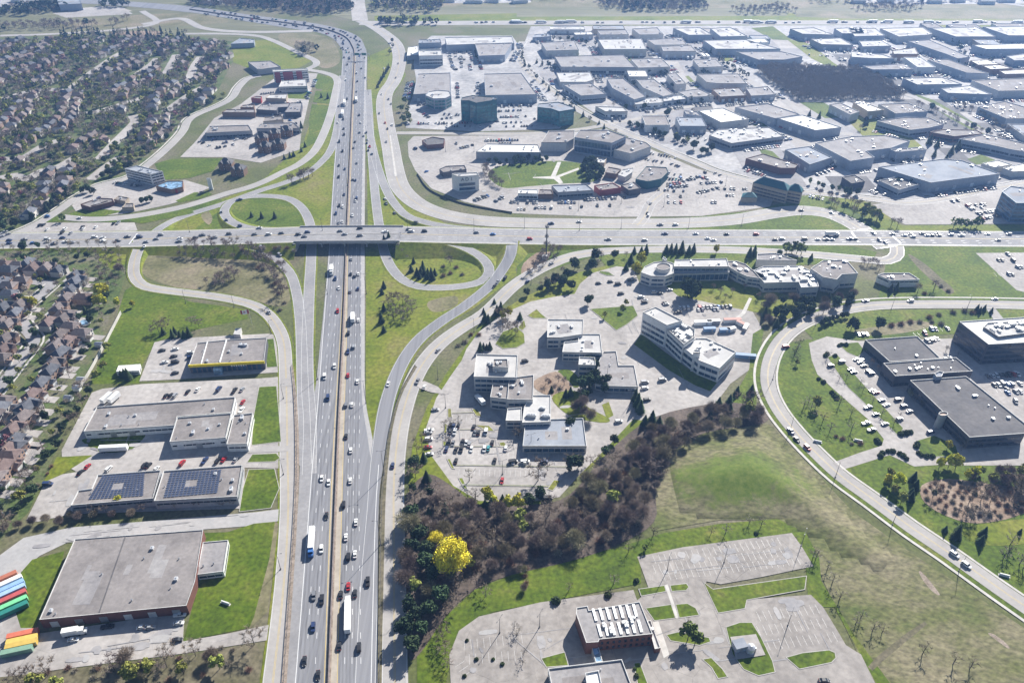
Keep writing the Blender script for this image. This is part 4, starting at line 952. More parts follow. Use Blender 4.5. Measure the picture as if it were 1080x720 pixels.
r_ = building('hotel', 'white hotel with red vertical panels beside the curving service road', 'hotel', [blk(T6(220, 20, "404,322 626,313 628,322 408,334"), 15, bands=[(2, 3.4), (5, 6.4), (8, 9.4), (11, 12.4)], units=2, kinds=(2,))], wall='wall_white', roof='roof_pale')
for x0, x1 in ((415, 450), (468, 530), (552, 588)):
    a_, b2 = W(*T6(220, 20, f"{x0},{334-(x0-404)*.04}")[0], 15), W(*T6(220, 20, f"{x1},{334-(x1-404)*.04}")[0], 15)
    m = MB(); d = b2-a_; c_ = (a_+b2)/2; m.box((c_.x, c_.y-.15, 1), (d.length, .2, 13), math.atan2(d.y, d.x)); part(r_, m, 'facade_panel', 'wall_red')
building('block_building', 'pale low block in front of the red-panelled hotel', 'building', [blk(T6(220, 20, "443,430 462,392 616,380 624,425"), 7, units=3, bands=[(3.4, 4.6)])], wall='wall_pale', roof='roof_pale')
building('warehouse', 'grey flat-roofed building behind the red-panelled hotel', 'building', [blk(T6(220, 20, "248,272 392,265 456,302 312,320"), 7, units=4)], wall='wall_grey', roof='roof_grey')
building('warehouse', 'blue-roofed low building on the field edge of the suburb', 'building', [blk(T6(220, 20, "140,158 200,122 290,130 288,152"), 6, units=1)], wall='wall_blue', roof='roof_bluegrey')
building('warehouse', 'blue striped-roof hall on the far fields', 'building', [blk(pp("60,-1 84,-1 86,4 62,5"), 10, units=0)], wall='wall_blue', roof='roof_bluegrey')
# ---------------- north-east commercial
r_ = building('office_block', 'narrow white office block with a lettered sign above blue window bands', 'office building',
    [blk(T6(465, 175, "205,150 250,135 690,120 720,170 330,200", 18), 15, units=3, kinds=(1, 2))], wall='wall_white', roof='roof_pale', trim='trim_edge')
q0, q1 = W(*T6(465, 175, "330,200", 18)[0], 15), W(*T6(465, 175, "720,170", 18)[0], 15)
d = (q1-q0).normalized(); n_ = Vector((d.y, -d.x, 0)); a = math.atan2(d.y, d.x); L_ = (q1-q0).length
for z0, z1 in ((1.4, 4), (5.6, 8.2)):
    q = q0.lerp(q1, .42)+n_*.1; m = MB(); m.box((q.x, q.y, z0), (L_*.78, .2, z1-z0), a); part(r_, m, 'window_band', 'glass_blue')
q = q0.lerp(q1, .42)+n_*.2
for k, ch in enumerate('ADI'):
    cu = bpy.data.curves.new('sign_letter', 'FONT'); cu.body = ch; cu.size = 4.6; cu.extrude = .12; cu.align_x = 'CENTER'
    to = bpy.data.objects.new('sign_letter', cu); COL.objects.link(to); me = bpy.data.meshes.new_from_object(to); COL.objects.unlink(to); bpy.data.objects.remove(to)
    me.materials.clear(); me.materials.append(MATS['wall_blue'] if False else MATS['glass_blue']); to = bpy.data.objects.new('sign_letter', me); COL.objects.link(to); to.parent = r_
    qq = q+d*((k-1)*4.0); to.location = (qq.x-r_.location.x, qq.y-r_.location.y, 10.2); to.rotation_euler = (math.pi/2, 0, a)
building('restaurant', 'low dark-walled restaurant behind the lettered white office', 'restaurant', [blk(T6(380, 100, "500,470 545,450 660,445 672,470 525,490"), 5, units=4)], wall='wall_dark', roof='roof_brown')
building('restaurant', 'lone brown restaurant with gabled parapet in the wide empty lot', 'restaurant', [blk(T(1, 0, "700,592 745,577 796,585 792,606 722,612"), 5, units=3)], wall='wall_brick', roof='roof_dark')
building('store', 'white-roofed retail store beside the oval park', 'store', [blk(T(1, 0, "928,640 975,606 1190,610 1202,642"), 8, units=9, kinds=(0, 1))], wall='wall_grey', roof='roof_white')
building('store', 'white-fronted shop at the end of the park row', 'store', [blk(T6(540, 100, "38,622 44,598 163,598 165,625"), 5.5, units=2)], wall='wall_white', roof='roof_white', bands=[(1, 2.6)])
building('store', 'brown-walled shop between white-fronted and long grey shops', 'store', [blk(T6(540, 100, "166,628 175,598 250,600 262,628"), 5, units=2)], wall='wall_brown', roof='roof_brown')
building('store', 'long grey-roofed shop row on the edge of oval park', 'store', [blk(T6(540, 100, "292,616 250,572 470,564 517,602"), 6, units=6)], wall='wall_grey', roof='roof_bluegrey', bands=[(1, 2.8)])
building('store', 'dark red shop in the middle of the park row', 'store', [blk(T6(540, 100, "558,604 520,572 640,556 690,586"), 6, units=4)], wall='wall_red', roof='roof_brown')
building('store', 'dark angular shop at the lane end of park row', 'store', [blk(T6(540, 100, "740,602 690,570 772,550 816,590"), 6, units=4)], wall='wall_dark', roof='roof_brown')
building('store', 'teal-walled store with curved front on a grey lot', 'store', [blk(T6(540, 100, "782,532 850,452 978,458 990,485 945,530 862,548"), 8, units=8)], wall='wall_teal', roof='roof_brown')
building('store', 'small pale shop between cinema and teal store', 'store', [blk(T6(540, 100, "670,505 700,472 770,460 760,490 715,520"), 5.5, units=3)], wall='wall_pale', roof='roof_pale')
building('store', 'small brown shop beside the dark park trees', 'store', [blk(T6(540, 100, "590,490 610,455 690,470 660,500"), 5.5, units=3)], wall='wall_brown', roof='roof_brown')
building('store', 'small shop with pale roof below the cinema front', 'store', [blk(T6(540, 100, "505,425 530,395 600,400 585,430"), 5, units=2)], wall='wall_tan', roof='roof_pale')
r_ = building('cinema', 'big grey cinema with blue glass front and two lower wings', 'cinema',
    [blk(T6(540, 100, "395,268 430,222 610,222 722,262 632,304"), 16, units=5, kinds=(3, 0), glass='glass_blue', bands=[(1.5, 6.5), (8, 13)]),
     blk(T6(540, 100, "185,300 232,228 398,226 392,275 345,300"), 10, units=4, kinds=(3, 0), wall='wall_pale'),
     blk(T6(540, 100, "645,345 722,268 850,300 880,325 750,370"), 9, units=3, kinds=(3, 0), wall='wall_pale')], wall='wall_blue', roof='roof_brown')
building('glass_office', 'dark teal glass office tower with angled roof', 'office building', [blk(T(1, 0, "864,424 868,412 912,402 1016,410 1016,420 928,434 900,424"), 24, bands=[(1, 4), (5, 8), (9, 12), (13, 16), (17, 20)], glass='glass_teal', units=3)], wall='wall_teal', roof='roof_dark')
building('glass_office', 'teal glass office with notched corner beside the sweeping road', 'office building', [blk(T(2, 0, "107,452 112,438 196,430 262,452 262,460 200,470 165,458"), 17, bands=[(1, 4), (5, 8), (9, 12), (12.6, 15)], glass='glass_teal', units=3)], wall='wall_teal', roof='roof_bluegrey')
building('glass_office', 'rounded pale teal office in front of a grey warehouse', 'office building', [blk(T(1, 0, "714,402 730,386 770,380 815,384 824,402 800,414 750,416"), 13, bands=[(1, 3.5), (4.6, 7), (8, 10.5)], glass='glass_teal', units=3)], wall='wall_blue', roof='roof_pale')
building('twin_block', 'tall white and blue twin-bay block at the top of the lot', 'office building',
    [blk(T6(400, 20, "282,262 285,225 440,222 450,258", 6.73), 13, bands=[(2, 4), (6, 8)], units=4), blk(T6(400, 20, "278,172 283,148 434,143 440,168", 6.73), 20, units=4, wall='wall_blue', roof='roof_bluegrey'), blk(T6(400, 20, "284,215 286,188 436,186 440,214", 6.73), 14, units=4)], wall='wall_white', roof='roof_pale')
building('low_store', 'low pale store beside the twin-bay block', 'store', [blk(T6(400, 20, "195,262 205,200 275,190 280,255", 6.73), 6, units=4)], wall='wall_grey', roof='roof_white')
INDP = []   # industrial park: label, roof outline, height, wall, roof
def ind(label, px, h=9, wall='wall_pale', roof='roof_grey', units=5, doors=4, bands=()):
    B_ = blk(px, h, units=units); building('warehouse', label, 'warehouse', [B_], 'industrial buildings', wall, roof, doors=doors, bands=bands, kinds=(1, 2, 0)); INDP.append(B_['P'])
ind('flat grey warehouse behind the rounded teal office', T(1, 0, "664,398 682,312 820,307 822,390"), 9, 'wall_blue')
ind('wide grey warehouse with white stripe behind the dark teal tower', T(1, 0, "968,402 962,312 1120,308 1186,398"), 10, 'wall_blue')
ind('long pale warehouse at the top edge of the twin-bay lot', T(1, 0, "805,190 797,158 1080,154 1090,182 930,186"), 9, 'wall_blue', 'roof_pale')
ind('wide grey warehouse with trees at its corner, above lot', T(1, 0, "940,236 924,186 1082,180 1050,232"), 9, 'wall_blue')
ind('grey warehouse with white loading base near the sweeping road top', T(2, 0, "146,214 124,180 264,171 282,210"), 9)
ind('big cream-roofed warehouse with tall pale front wall', T(2, 0, "390,208 364,166 546,163 569,207"), 10, 'wall_pale', 'roof_pale')
ind('narrow grey warehouse joined behind a lower twin', T(2, 0, "604,190 570,168 715,158 738,188"), 9)
ind('lower grey twin warehouse in front of a narrow one', T(2, 0, "638,216 630,196 756,190 777,216"), 9)
ind('longest grey-roofed warehouse with dark window front and trees', T(2, 0, "208,282 180,238 470,231 522,284"), 9, 'wall_grey', bands=[(1.5, 4)])
ind('square grey warehouse beside the longest warehouse', T(2, 0, "534,286 500,249 630,245 668,282"), 9)
ind('grey warehouse with white trailers parked behind', T(2, 0, "790,284 764,252 860,248 892,280"), 8)
ind('two-part grey warehouse beside the bare wood road', T(2, 0, "822,346 780,312 955,311 992,352 872,352"), 9)
ind('grey workshop next to the sweeping road trees', T(2, 0, "204,346 188,306 330,304 346,336 312,346"), 7, roof='roof_pale')
ind('brown-fronted workshop with angled corner by the sweeping road', T(2, 0, "292,404 214,356 332,350 398,396"), 8, 'wall_blue', bands=[(1.5, 3)])
ind('stepped long warehouse with pale front wing', T(2, 0, "516,420 424,372 400,332 470,330 566,406"), 9, 'wall_blue')
ind('slanted long warehouse between two narrow yards', T(2, 0, "638,406 554,370 524,336 600,334 682,396"), 8)
ind('small bluish warehouse with bright side wall', T(2, 0, "694,356 654,312 690,305 736,352"), 9)
ind('low white-fronted unit row beside a tree-lined street', T(2, 0, "520,440 512,420 632,408 636,432"), 6, 'wall_white', 'roof_pale', bands=[(1, 2.6)])
ind('green-glazed low unit row beside a tree-lined street', T(2, 0, "640,428 636,408 735,398 740,416"), 6, 'wall_blue', 'roof_pale', bands=[(1, 2.6)])
ind('broad grey workshop with blue corner office', T(2, 0, "742,410 700,386 790,374 852,404"), 7)
ind('brown low workshop near the wood corner', T(2, 0, "880,408 844,376 960,370 988,402"), 7, 'wall_brown')
ind('grey low workshop beside the wood corner street', T(2, 0, "1010,404 988,372 1080,364 1112,398"), 7, 'wall_grey')
ind('brilliant white-roofed square warehouse with blue office corner', T(2, 0, "882,516 784,466 890,455 1001,502"), 9, 'wall_pale', 'roof_white', 4)
ind('blue low office attached to the square white roof', T(2, 0, "735,480 725,466 780,470 800,490"), 8, 'wall_blue', bands=[(1.5, 3), (4.5, 6)])
ind('low wide building with pale roof covered in dark units', T(2, 0, "926,604 832,570 872,545 1085,536 1148,574"), 7, 'wall_grey', 'roof_pale', 34, 0, [(1.5, 3.6)])
ind('curved-front grey office beside the sweeping road junction', T(2, 0, "395,470 352,448 470,452 488,470"), 7, 'wall_pale', 'roof_pale', bands=[(1, 2.6)])
ind('brown brick office with low dark hipped roof near the chateau hotel', T6(760, 100, "380,462 160,402 270,372 490,440 470,462"), 7, 'wall_brick', 'roof_brown', 4, 0)
ind('blue-grey warehouse wing of the big grey complex', T6(760, 100, "565,440 410,345 560,325 705,395"), 9, 'wall_blue', 'roof_bluegrey')
ind('biggest grey-roofed warehouse complex in the middle of the park', T6(760, 100, "822,418 600,305 830,262 1040,255 1200,290 1080,335 920,355 975,395"), 10, 'wall_blue', 'roof_grey', 9)
ind('pale-walled end wing of the biggest grey complex', T6(900, 100, "275,362 235,345 420,330 465,345"), 9, 'wall_blue')
ind('grey warehouse joined behind a white-roofed one', T6(760, 100, "345,148 92,78 300,55 500,122"), 9, 'wall_blue')
ind('brilliant white-roofed long warehouse with dark roof specks', T6(760, 100, "600,224 362,148 520,126 765,205"), 9, 'wall_blue', 'roof_white', 7)
ind('narrow pale warehouse beside the small green lawn', T6(760, 100, "820,125 690,60 760,50 880,105"), 9, 'wall_pale')
ind('white-roofed warehouse below the bare wood', T6(760, 100, "935,105 840,48 900,42 1035,95"), 9, 'wall_tan', 'roof_white')
ind('brown-roofed grey warehouse below the bare wood', T6(900, 100, "268,118 160,58 350,52 472,104"), 9, 'wall_blue', 'roof_brown', 12)
ind('angular brown-roofed warehouse with glazed corner office', T6(900, 100, "362,222 150,165 330,140 480,145 575,185 480,208"), 8, 'wall_blue', 'roof_brown', 8, 0, [(1.5, 3.5)])
ind('brown low office with dark glazed side', T6(900, 100, "640,262 485,235 570,218 780,222 820,245"), 7, 'wall_brick', 'roof_brown', 4, 0, [(1.5, 3.2)])
ind('long bluish warehouse along the curving industrial road', T6(900, 100, "880,318 670,278 840,248 1100,310 1120,365 1000,345"), 8, 'wall_blue', 'roof_brown', 6, 0, [(1.5, 3.5)])
ind('large dark-striped roof warehouse above the hotel car park', T6(900, 100, "490,555 160,455 570,405 690,415 930,498"), 10, 'wall_blue', 'roof_bluegrey', 8)
ind('small square dark-roofed building in front of striped warehouse', T6(900, 100, "290,600 160,540 300,512 425,562"), 7, 'wall_blue', 'roof_dark', 12, 0, [(1.5, 3)])
ind('little white-roofed unit by a green lawn patch', T6(900, 100, "895,458 812,434 915,412 1005,440"), 6, 'wall_pale', 'roof_white', 2, 0)
ind('little white-roofed unit at the frame edge', T6(900, 100, "1010,485 945,462 1080,432 1150,460 1120,480"), 6, 'wall_pale', 'roof_white', 3, 0)
ind('dotted-roof grey warehouse behind a line of trees', T6(900, 100, "970,150 790,75 960,40 1130,90 1130,150"), 8, 'wall_blue', 'roof_brown', 24, 0)
ind('low grey building on an empty yard beside the chateau hotel', T6(760, 100, "830,560 770,520 850,505 915,545"), 6, 'wall_dark', 'roof_dark', 2, 0)
ind('cream-roofed warehouse beyond the bare wood corner', T6(900, 20, "405,415 315,375 560,368 690,412"), 9, 'wall_blue', 'roof_pale')
ind('pale warehouse with blue office end near conifers', T6(900, 20, "600,468 556,440 740,420 880,478"), 8, 'wall_blue', 'roof_pale')
ind('wide brown-roofed warehouse with high blue-grey side', T6(900, 20, "920,455 750,388 1120,372 1160,450"), 9, 'wall_pale', 'roof_brown')
ind('very long thin warehouse crossing the park diagonally', T6(900, 20, "720,340 470,258 600,255 860,345"), 9, 'wall_blue', 'roof_brown')
ind('low tan unit with cream roof beside thin diagonal warehouse', T6(900, 20, "790,290 740,262 850,258 935,286"), 7, 'wall_brown', 'roof_white', 2, 0)
ind('middle tan unit with cream roof in a row of three', T6(900, 20, "870,318 815,295 930,290 1010,312"), 7, 'wall_brown', 'roof_white', 2, 0)
ind('last tan unit with cream roof near the frame edge', T6(900, 20, "960,348 925,328 1090,318 1120,345"), 7, 'wall_brown', 'roof_white', 2, 0)
ind('white-roofed wide warehouse at the far frame edge', T6(900, 20, "840,190 752,165 1100,155 1120,188"), 10, 'wall_blue', 'roof_white', 3)
ind('pale-roofed warehouse partly hidden at far frame edge', T6(900, 20, "1020,262 970,235 1120,215 1130,260"), 8, 'wall_blue', 'roof_pale')
ind('brown-fronted warehouse with cream roof in the crowded middle', T6(900, 20, "258,222 250,200 390,182 412,222"), 9, 'wall_brown', 'roof_pale')
ind('long grey warehouse behind the bare wood', T6(900, 20, "120,320 60,298 320,282 380,318"), 9, 'wall_blue', 'roof_grey')
ind('grey warehouse with white end at the wood top', T6(900, 20, "100,248 -10,240 -10,205 190,225 260,250"), 9, 'wall_blue', 'roof_pale')
ind('long bluish warehouse with truck row in front', T6(900, 20, "590,222 345,140 480,132 740,240 660,250"), 9, 'wall_blue', 'roof_grey')
ind('far long warehouse with cream loading front', T6(900, 20, "290,112 170,60 440,52 500,95 470,100"), 9, 'wall_pale', 'roof_pale')
ind('far wide warehouse with dark dock openings', T6(900, 20, "650,112 490,58 780,50 905,112"), 10, 'wall_blue', 'roof_pale')
ind('farthest long warehouse at the field boundary', T6(900, 20, "985,105 820,50 1120,45 1160,105"), 10, 'wall_blue', 'roof_pale')
ind('far grey warehouse beside a parallel twin road', T6(900, 20, "10,110 -30,60 140,58 200,105"), 9, 'wall_blue', 'roof_pale')
ind('low grey warehouse in the crowded far rows', T6(900, 20, "60,175 40,140 180,135 240,170"), 8, 'wall_blue', 'roof_pale')
ind('long far warehouse with tree clump ends', T6(720, 20, "210,190 130,135 400,130 620,190"), 9, 'wall_blue', 'roof_pale')
ind('white-roofed small unit behind a long far warehouse', T6(720, 20, "430,150 405,128 520,125 545,148"), 9, 'wall_white', 'roof_white', 2, 0)
ind('bluish long warehouse with stepped end by the wood', T6(720, 20, "480,258 340,208 620,205 760,238 640,258"), 9, 'wall_blue', 'roof_grey')
ind('far bluish warehouse beside the green field corner', T6(720, 20, "240,112 175,60 300,52 410,108"), 9, 'wall_blue', 'roof_pale')
ind('far grey warehouse beyond the narrow twin', T6(720, 20, "40,102 -60,58 110,55 190,100"), 9, 'wall_blue', 'roof_pale')
ind('far bluish warehouse with flat pale front', T6(720, 20, "760,95 680,62 830,55 960,100"), 9, 'wall_blue', 'roof_pale')
ind('far corner warehouse over the diagonal road', T6(720, 20, "1010,92 960,60 1130,52 1150,90"), 9, 'wall_blue', 'roof_pale')
ind('far grey warehouse above the truck yard', T6(720, 20, "880,160 810,128 1000,120 1080,165"), 8, 'wall_grey', 'roof_pale')
ind('far pale unit row along the field boundary', T6(560, 20, "280,100 270,85 385,82 395,98"), 7, 'wall_pale', 'roof_white', 2)
ind('far grey hall near the boundary road', T6(560, 20, "440,100 420,72 600,68 620,98"), 8, 'wall_pale', 'roof_grey', 3)
ind('far pale hall next to boundary trees', T6(560, 20, "690,100 640,62 800,55 840,98"), 9, 'wall_pale', 'roof_grey', 3)
ind('small blue-roofed building at the top of the sweeping road', T6(560, 20, "10,118 20,100 110,92 130,110"), 6, 'wall_blue', 'roof_bluegrey', 2)
# smaller sheds and units that fill the gaps of the industrial park
_r = random.Random(77); RL = [p for k in ('sweeprd', 'indrd', 'eastrd', 'centrumrd', 'farhwy') for p in ROADS[k]]
for s_ in ("735,50 752,60 775,75 800,92 825,105 842,117 860,130 880,140 900,142", "845,42 862,50 882,66 905,80 940,96 962,102 985,112 1010,125 1040,140 1070,153 1100,164", "690,60 705,70 718,80 735,98 748,106", "840,106 870,105 905,106 960,104"): RL += smooth_line([W(*p) for p in pp(s_)], 8)
WOOD = [W(*p) for p in pp("795,72 860,70 940,84 962,108 838,110 805,92")]; KEEP = [WOOD]+[[W(*p) for p in pp(q)] for q in ("843,108 868,108 896,124 870,125", "788,28 815,26 836,43 890,76 872,74 815,44", "720,82 726,80 738,92 732,93", "788,120 798,124 810,134 795,133", "660,140 780,165 790,190 690,150")]
n_, t_r = 0, 0
while n_ < 46 and t_r < 6000:
    t_r += 1; c_ = Vector((_r.uniform(20, 1100), _r.uniform(640, 1440), 0)); a_, b_ = _r.uniform(12, 30), _r.uniform(9, 17)
    u_, v_ = (_d, _n) if _r.random() < .5 else (_n, _d)
    q = [c_+u_*a_+v_*b_, c_-u_*a_+v_*b_, c_-u_*a_-v_*b_, c_+u_*a_-v_*b_]; big = [c_+u_*x*(a_+5)+v_*y*(b_+5) for x in (-1, -.5, 0, .5, 1) for y in (-1, 0, 1)]
    if not all(inside(p, YP) for p in q) or any(inside(p, k) for p in big for k in KEEP): continue
    if any(abs(f[0][0]-c_.x) < 200 and abs(f[0][1]-c_.y) < 200 and (any(inside(p, f) for p in big) or any(inside(p, q) for p in f)) for f in FOOT): continue
    if any((p.x-c_.x)**2+(p.y-c_.y)**2 < (a_+14)**2 and max(abs((p-c_).dot(u_))-a_, abs((p-c_).dot(v_))-b_) < 9 for p in RL): continue
    rf_ = _r.choice(['roof_grey', 'roof_brown', 'roof_pale', 'roof_bluegrey', 'roof_pale', 'roof_white']); o_ = building('warehouse', 'x', 'warehouse', [blk([tuple(p) for p in q], _r.uniform(6, 9), units=_r.choice((2, 3, 5)))], None, _r.choice(['wall_pale', 'wall_blue', 'wall_grey', 'wall_white', 'wall_tan']), rf_, doors=3, world=True, kinds=(1, 2)); n_ += 1
    yy = proj(c_)[1]; later(o_, {'roof_grey': 'grey-roofed', 'roof_brown': 'brown-roofed', 'roof_pale': 'pale-roofed', 'roof_bluegrey': 'blue-grey-roofed', 'roof_white': 'white-roofed'}[rf_]+' small unit', 'in the farthest industrial rows' if yy < 55 else 'in the far middle industrial rows' if yy < 85 else 'in the nearer industrial rows', 'warehouse', 'industrial buildings', c_.x); INDP.append(q)
print('fill units', n_)
# chateau-style hotel with steep green roofs
def hip(root, L, z0, rise, mat, name='roof'):
    A, B, C_, D = [Vector((p[0], p[1], 0)) for p in L]
    if (B-A).length < (C_-B).length: A, B, C_, D = B, C_, D, A
    w_ = (C_-B).length; t = (B-A).normalized(); m1 = (A+D)/2+t*min(w_*.5, (B-A).length*.45); m2 = (B+C_)/2-t*min(w_*.5, (B-A).length*.45)
    mb = MB(); Z = lambda p, z: (p.x, p.y, z)
    mb.add([Z(A, z0), Z(B, z0), Z(C_, z0), Z(D, z0), Z(m1, z0+rise), Z(m2, z0+rise)], [(0, 1, 5, 4), (1, 2, 5), (2, 3, 4, 5), (3, 0, 4), (3, 2, 1, 0)])
    return mb.build(name, mat, root)
r_ = building('chateau_hotel', 'pale chateau-style hotel with steep dark green roofs', 'hotel',
    [blk(T6(760, 100, "205,555 250,528 445,580 425,610"), 12, bands=[(1.5, 2.8), (4.5, 5.8), (7.5, 8.8)], units=0), blk(T6(760, 100, "420,602 440,575 525,595 515,620"), 11, bands=[(1.5, 2.8), (4.5, 5.8), (7.5, 8.8)], units=0), blk(T6(760, 100, "130,650 140,622 228,622 232,652"), 5, units=0)], wall='wall_tan', roof='roof_dark')
for s, h in (("205,555 425,610 445,580 250,528", 12), ("420,602 515,620 525,595 440,575", 11), ("130,650 232,652 228,622 140,622", 5)):
    hip(r_, [W(p[0], p[1], h)-r_.location for p in T6(760, 100, s)], h+.02, 5 if h > 6 else 3, 'wall_teal')
r_ = building('office_tower', 'blue glass office tower with stepped terraces at the frame edge', 'office building',
    [blk(pp("1057,202 1066,196 1095,200 1095,214 1072,214"), 18, bands=[(1, 3), (4.5, 6.5), (8, 10), (11.5, 13.5), (15, 16.6)], glass='glass_blue', units=2)], wall='wall_tower', roof='roof_bluegrey')
# pointed-roof townhouses by the service road
def townhouse(px, label):
    c = W(*px); root = empty('townhouse', (c.x, c.y, 0), R(rnd.choice((0, 8, -6)))); root.scale = (.78, .78, .82); tag(root, label, 'townhouse', 'townhouses by the service road')
    m = MB(); m.box((0, 0, 0), (16, 12, 8)); m.box((-4, -6.8, 0), (4, 1.6, 9)); m.box((4, -6.8, 0), (4, 1.6, 9)); m.build('wall', 'wall_brown', root)
    hip(root, [(-8.6, -6.6), (8.6, -6.6), (8.6, 6.6), (-8.6, 6.6)], 8.02, 5.5, 'roof_dark')
    for k in (-4, 4):
        m = MB(); m.add([(k-2.3, -7.8, 8.9), (k+2.3, -7.8, 8.9), (k, -7.8, 12), (k-2.3, -2, 8.9), (k+2.3, -2, 8.9), (k, -2, 12)], [(0, 1, 2), (0, 2, 5, 3), (1, 4, 5, 2)]); m.build('gable', 'roof_dark', root)
    for z in (1.2, 4.2):
        for k in (-6, -2, 2, 6):
            m = MB(); m.box((k, -6.05, z), (1.4, .15, 1.6)); m.build('window', 'trim_white', root)
for i, (x, y) in enumerate(((277, 151), (291, 146), (303, 143), (281, 160), (295, 157), (240, 178), (253, 184))):
    townhouse((x, y), ['dark steep-roofed townhouse at the corner of its cluster by trees', 'dark steep-roofed townhouse in the middle back of its cluster', 'dark steep-roofed townhouse closest to the freeway at the back', 'dark steep-roofed townhouse at the front of its cluster', 'dark steep-roofed townhouse in front beside a conifer row', 'dark steep-roofed townhouse beside the white pylon sign', 'dark steep-roofed townhouse on the service road bend'][i])
plain('leaf_sign', (.02, .14, .07), .5)
# ================================================================== BRIDGE, BARRIERS, POLES
seg = [p for p in ap if XL <= p.x <= XR]; i0 = ap.index(seg[0]); i1 = ap.index(seg[-1])
def at_x(x):
    for a, b in zip(ap, ap[1:]):
        if a.x <= x <= b.x: return a.lerp(b, (x-a.x)/(b.x-a.x))
seg = [at_x(XL-2)]+seg+[at_x(XR+2)]
root = empty('overpass_bridge', (seg[len(seg)//2].x, seg[len(seg)//2].y, 0)); tag(root, 'concrete overpass carrying the arterial road across the freeway lanes', 'bridge')
def lofted(line, o0, o1, z0, z1):
    A = offs(line, o0); B = offs(line, o1); m = MB(); n = len(line)
    vs = [(p.x, p.y, p.z+z0) for p in A]+[(p.x, p.y, p.z+z0) for p in B]+[(p.x, p.y, p.z+z1) for p in B]+[(p.x, p.y, p.z+z1) for p in A]
    fs = []
    for i in range(n-1):
        for k in range(4):
            a, b = k*n+i, ((k+1) % 4)*n+i; fs.append((a, a+1, b+1, b))
    fs += [(0, n, 2*n, 3*n), (n-1, 4*n-1, 3*n-1, 2*n-1)]
    m.add(vs, fs); return m
dm = lofted(seg, -ARTW/2-.9, ARTW/2+.9, -.25, 0.0); part(root, dm, 'deck', 'road_asphalt'); GROUND.append(dm)
part(root, lofted(seg, -ARTW/2-.5, ARTW/2+.5, -1.9, -.26), 'girder', 'concrete_bridge')
for s in (-1, 1):
    part(root, lofted(seg, s*(ARTW/2+.55), s*(ARTW/2+.95), .003, 1.05), 'parapet', 'concrete_bridge')
part(root, lofted(seg, -.35, .35, .003, .3), 'median_kerb', 'concrete_pale')
for px in (341.5, 365.3, 388.5):
    c = W(px, 256)
    b = at_x(c.x); cap = MB(); cap.box((b.x, b.y, b.z-2.9), (1.4, ARTW-1, 1.0)); part(root, cap, 'pier_cap', 'concrete_bridge')
    for k in (-8, -2.7, 2.7, 8):
        m = MB(); m.tube((b.x, b.y+k, -.2), (b.x, b.y+k, b.z-2.9), .6, .6, 10); part(root, m, 'pier', 'concrete_bridge')
for x, s in ((XL-1, -1), (XR+1, 1)):
    b = at_x(x); m = MB(); m.box((b.x, b.y, -.2), (2.2, ARTW+6, b.z-.1)); part(root, m, 'abutment', 'concrete_bridge')
vs, fs = [], []
for b in GROUND:
    o = len(vs); vs += [Vector(v) for v in b.v]; fs += [tuple(i+o for i in f) for f in b.f]
BVH = BVHTree.FromPolygons(vs, fs)
# concrete barrier in the freeway median (a thing with posts of its glare screen)
root = empty('median_barrier', MED[0][:]); tag(root, 'long dark concrete barrier down the middle of the freeway', 'barrier')
part(root, lofted(MED, -.32, .32, 0, .75), 'footing', 'concrete_dark'); part(root, lofted(MED, -.14, .14, .752, 1.25), 'wall', 'concrete_dark')
def rail(label, px, h=.8, posts=True, mat='metal_grey'):
    ln = smooth_line([W(*p) for p in px], 4); ln = [Vector((p.x, p.y, gz(p.x, p.y))) for p in ln]
    root = empty('guard_rail', ln[0][:]); tag(root, label, 'guard rail')
    part(root, lofted(ln, -.07, .07, h-.32, h), 'beam', mat)
    m = MB()
    for p in ln: m.box((p.x, p.y, p.z-.1), (.16, .16, h-.05))
    part(root, m, 'post_row', 'metal_dark')['kind'] = 'stuff'
rail('dark steel guard rail between the west service road and southbound shoulder', pp("298.8,728 311.5,540 313,470 311.5,420 308.5,385"), 1.1, mat='metal_dark')
rail('dark steel guard rail between northbound shoulder and east service road', pp("400.4,728 402.6,540 406.8,490 412.5,450 422.5,415 438,386"), 1.1, mat='metal_dark')
def fence(label, px, h, mat, cat='fence', name='fence', th=.12):
    ln = smooth_line([W(*p) for p in px], 3); ln = [Vector((p.x, p.y, gz(p.x, p.y))) for p in ln]
    root = empty(name, ln[0][:]); tag(root, label, cat)
    part(root, lofted(ln, -th/2, th/2, .05, h), 'panel', mat)
    m = MB()
    for p in ln: m.box((p.x, p.y, p.z-.1), (.22, .22, h+.2))
    part(root, m, 'post_row', mat)['kind'] = 'stuff'
fence('tall pale noise fence between the back gardens and the green field', pp("128,331 112,362 96,392 86,408"), 2.6, 'concrete_pale', th=.25)
fence('pale privacy fence below the row of brick houses by the suburban road', pp("27,219 36,214 45,211"), 2.2, 'concrete_pale')
fence('thin dark fence along the edge of the oval park parking', pp("440,184 452,200 475,211 500,218 540,225"), 1.4, 'metal_dark')
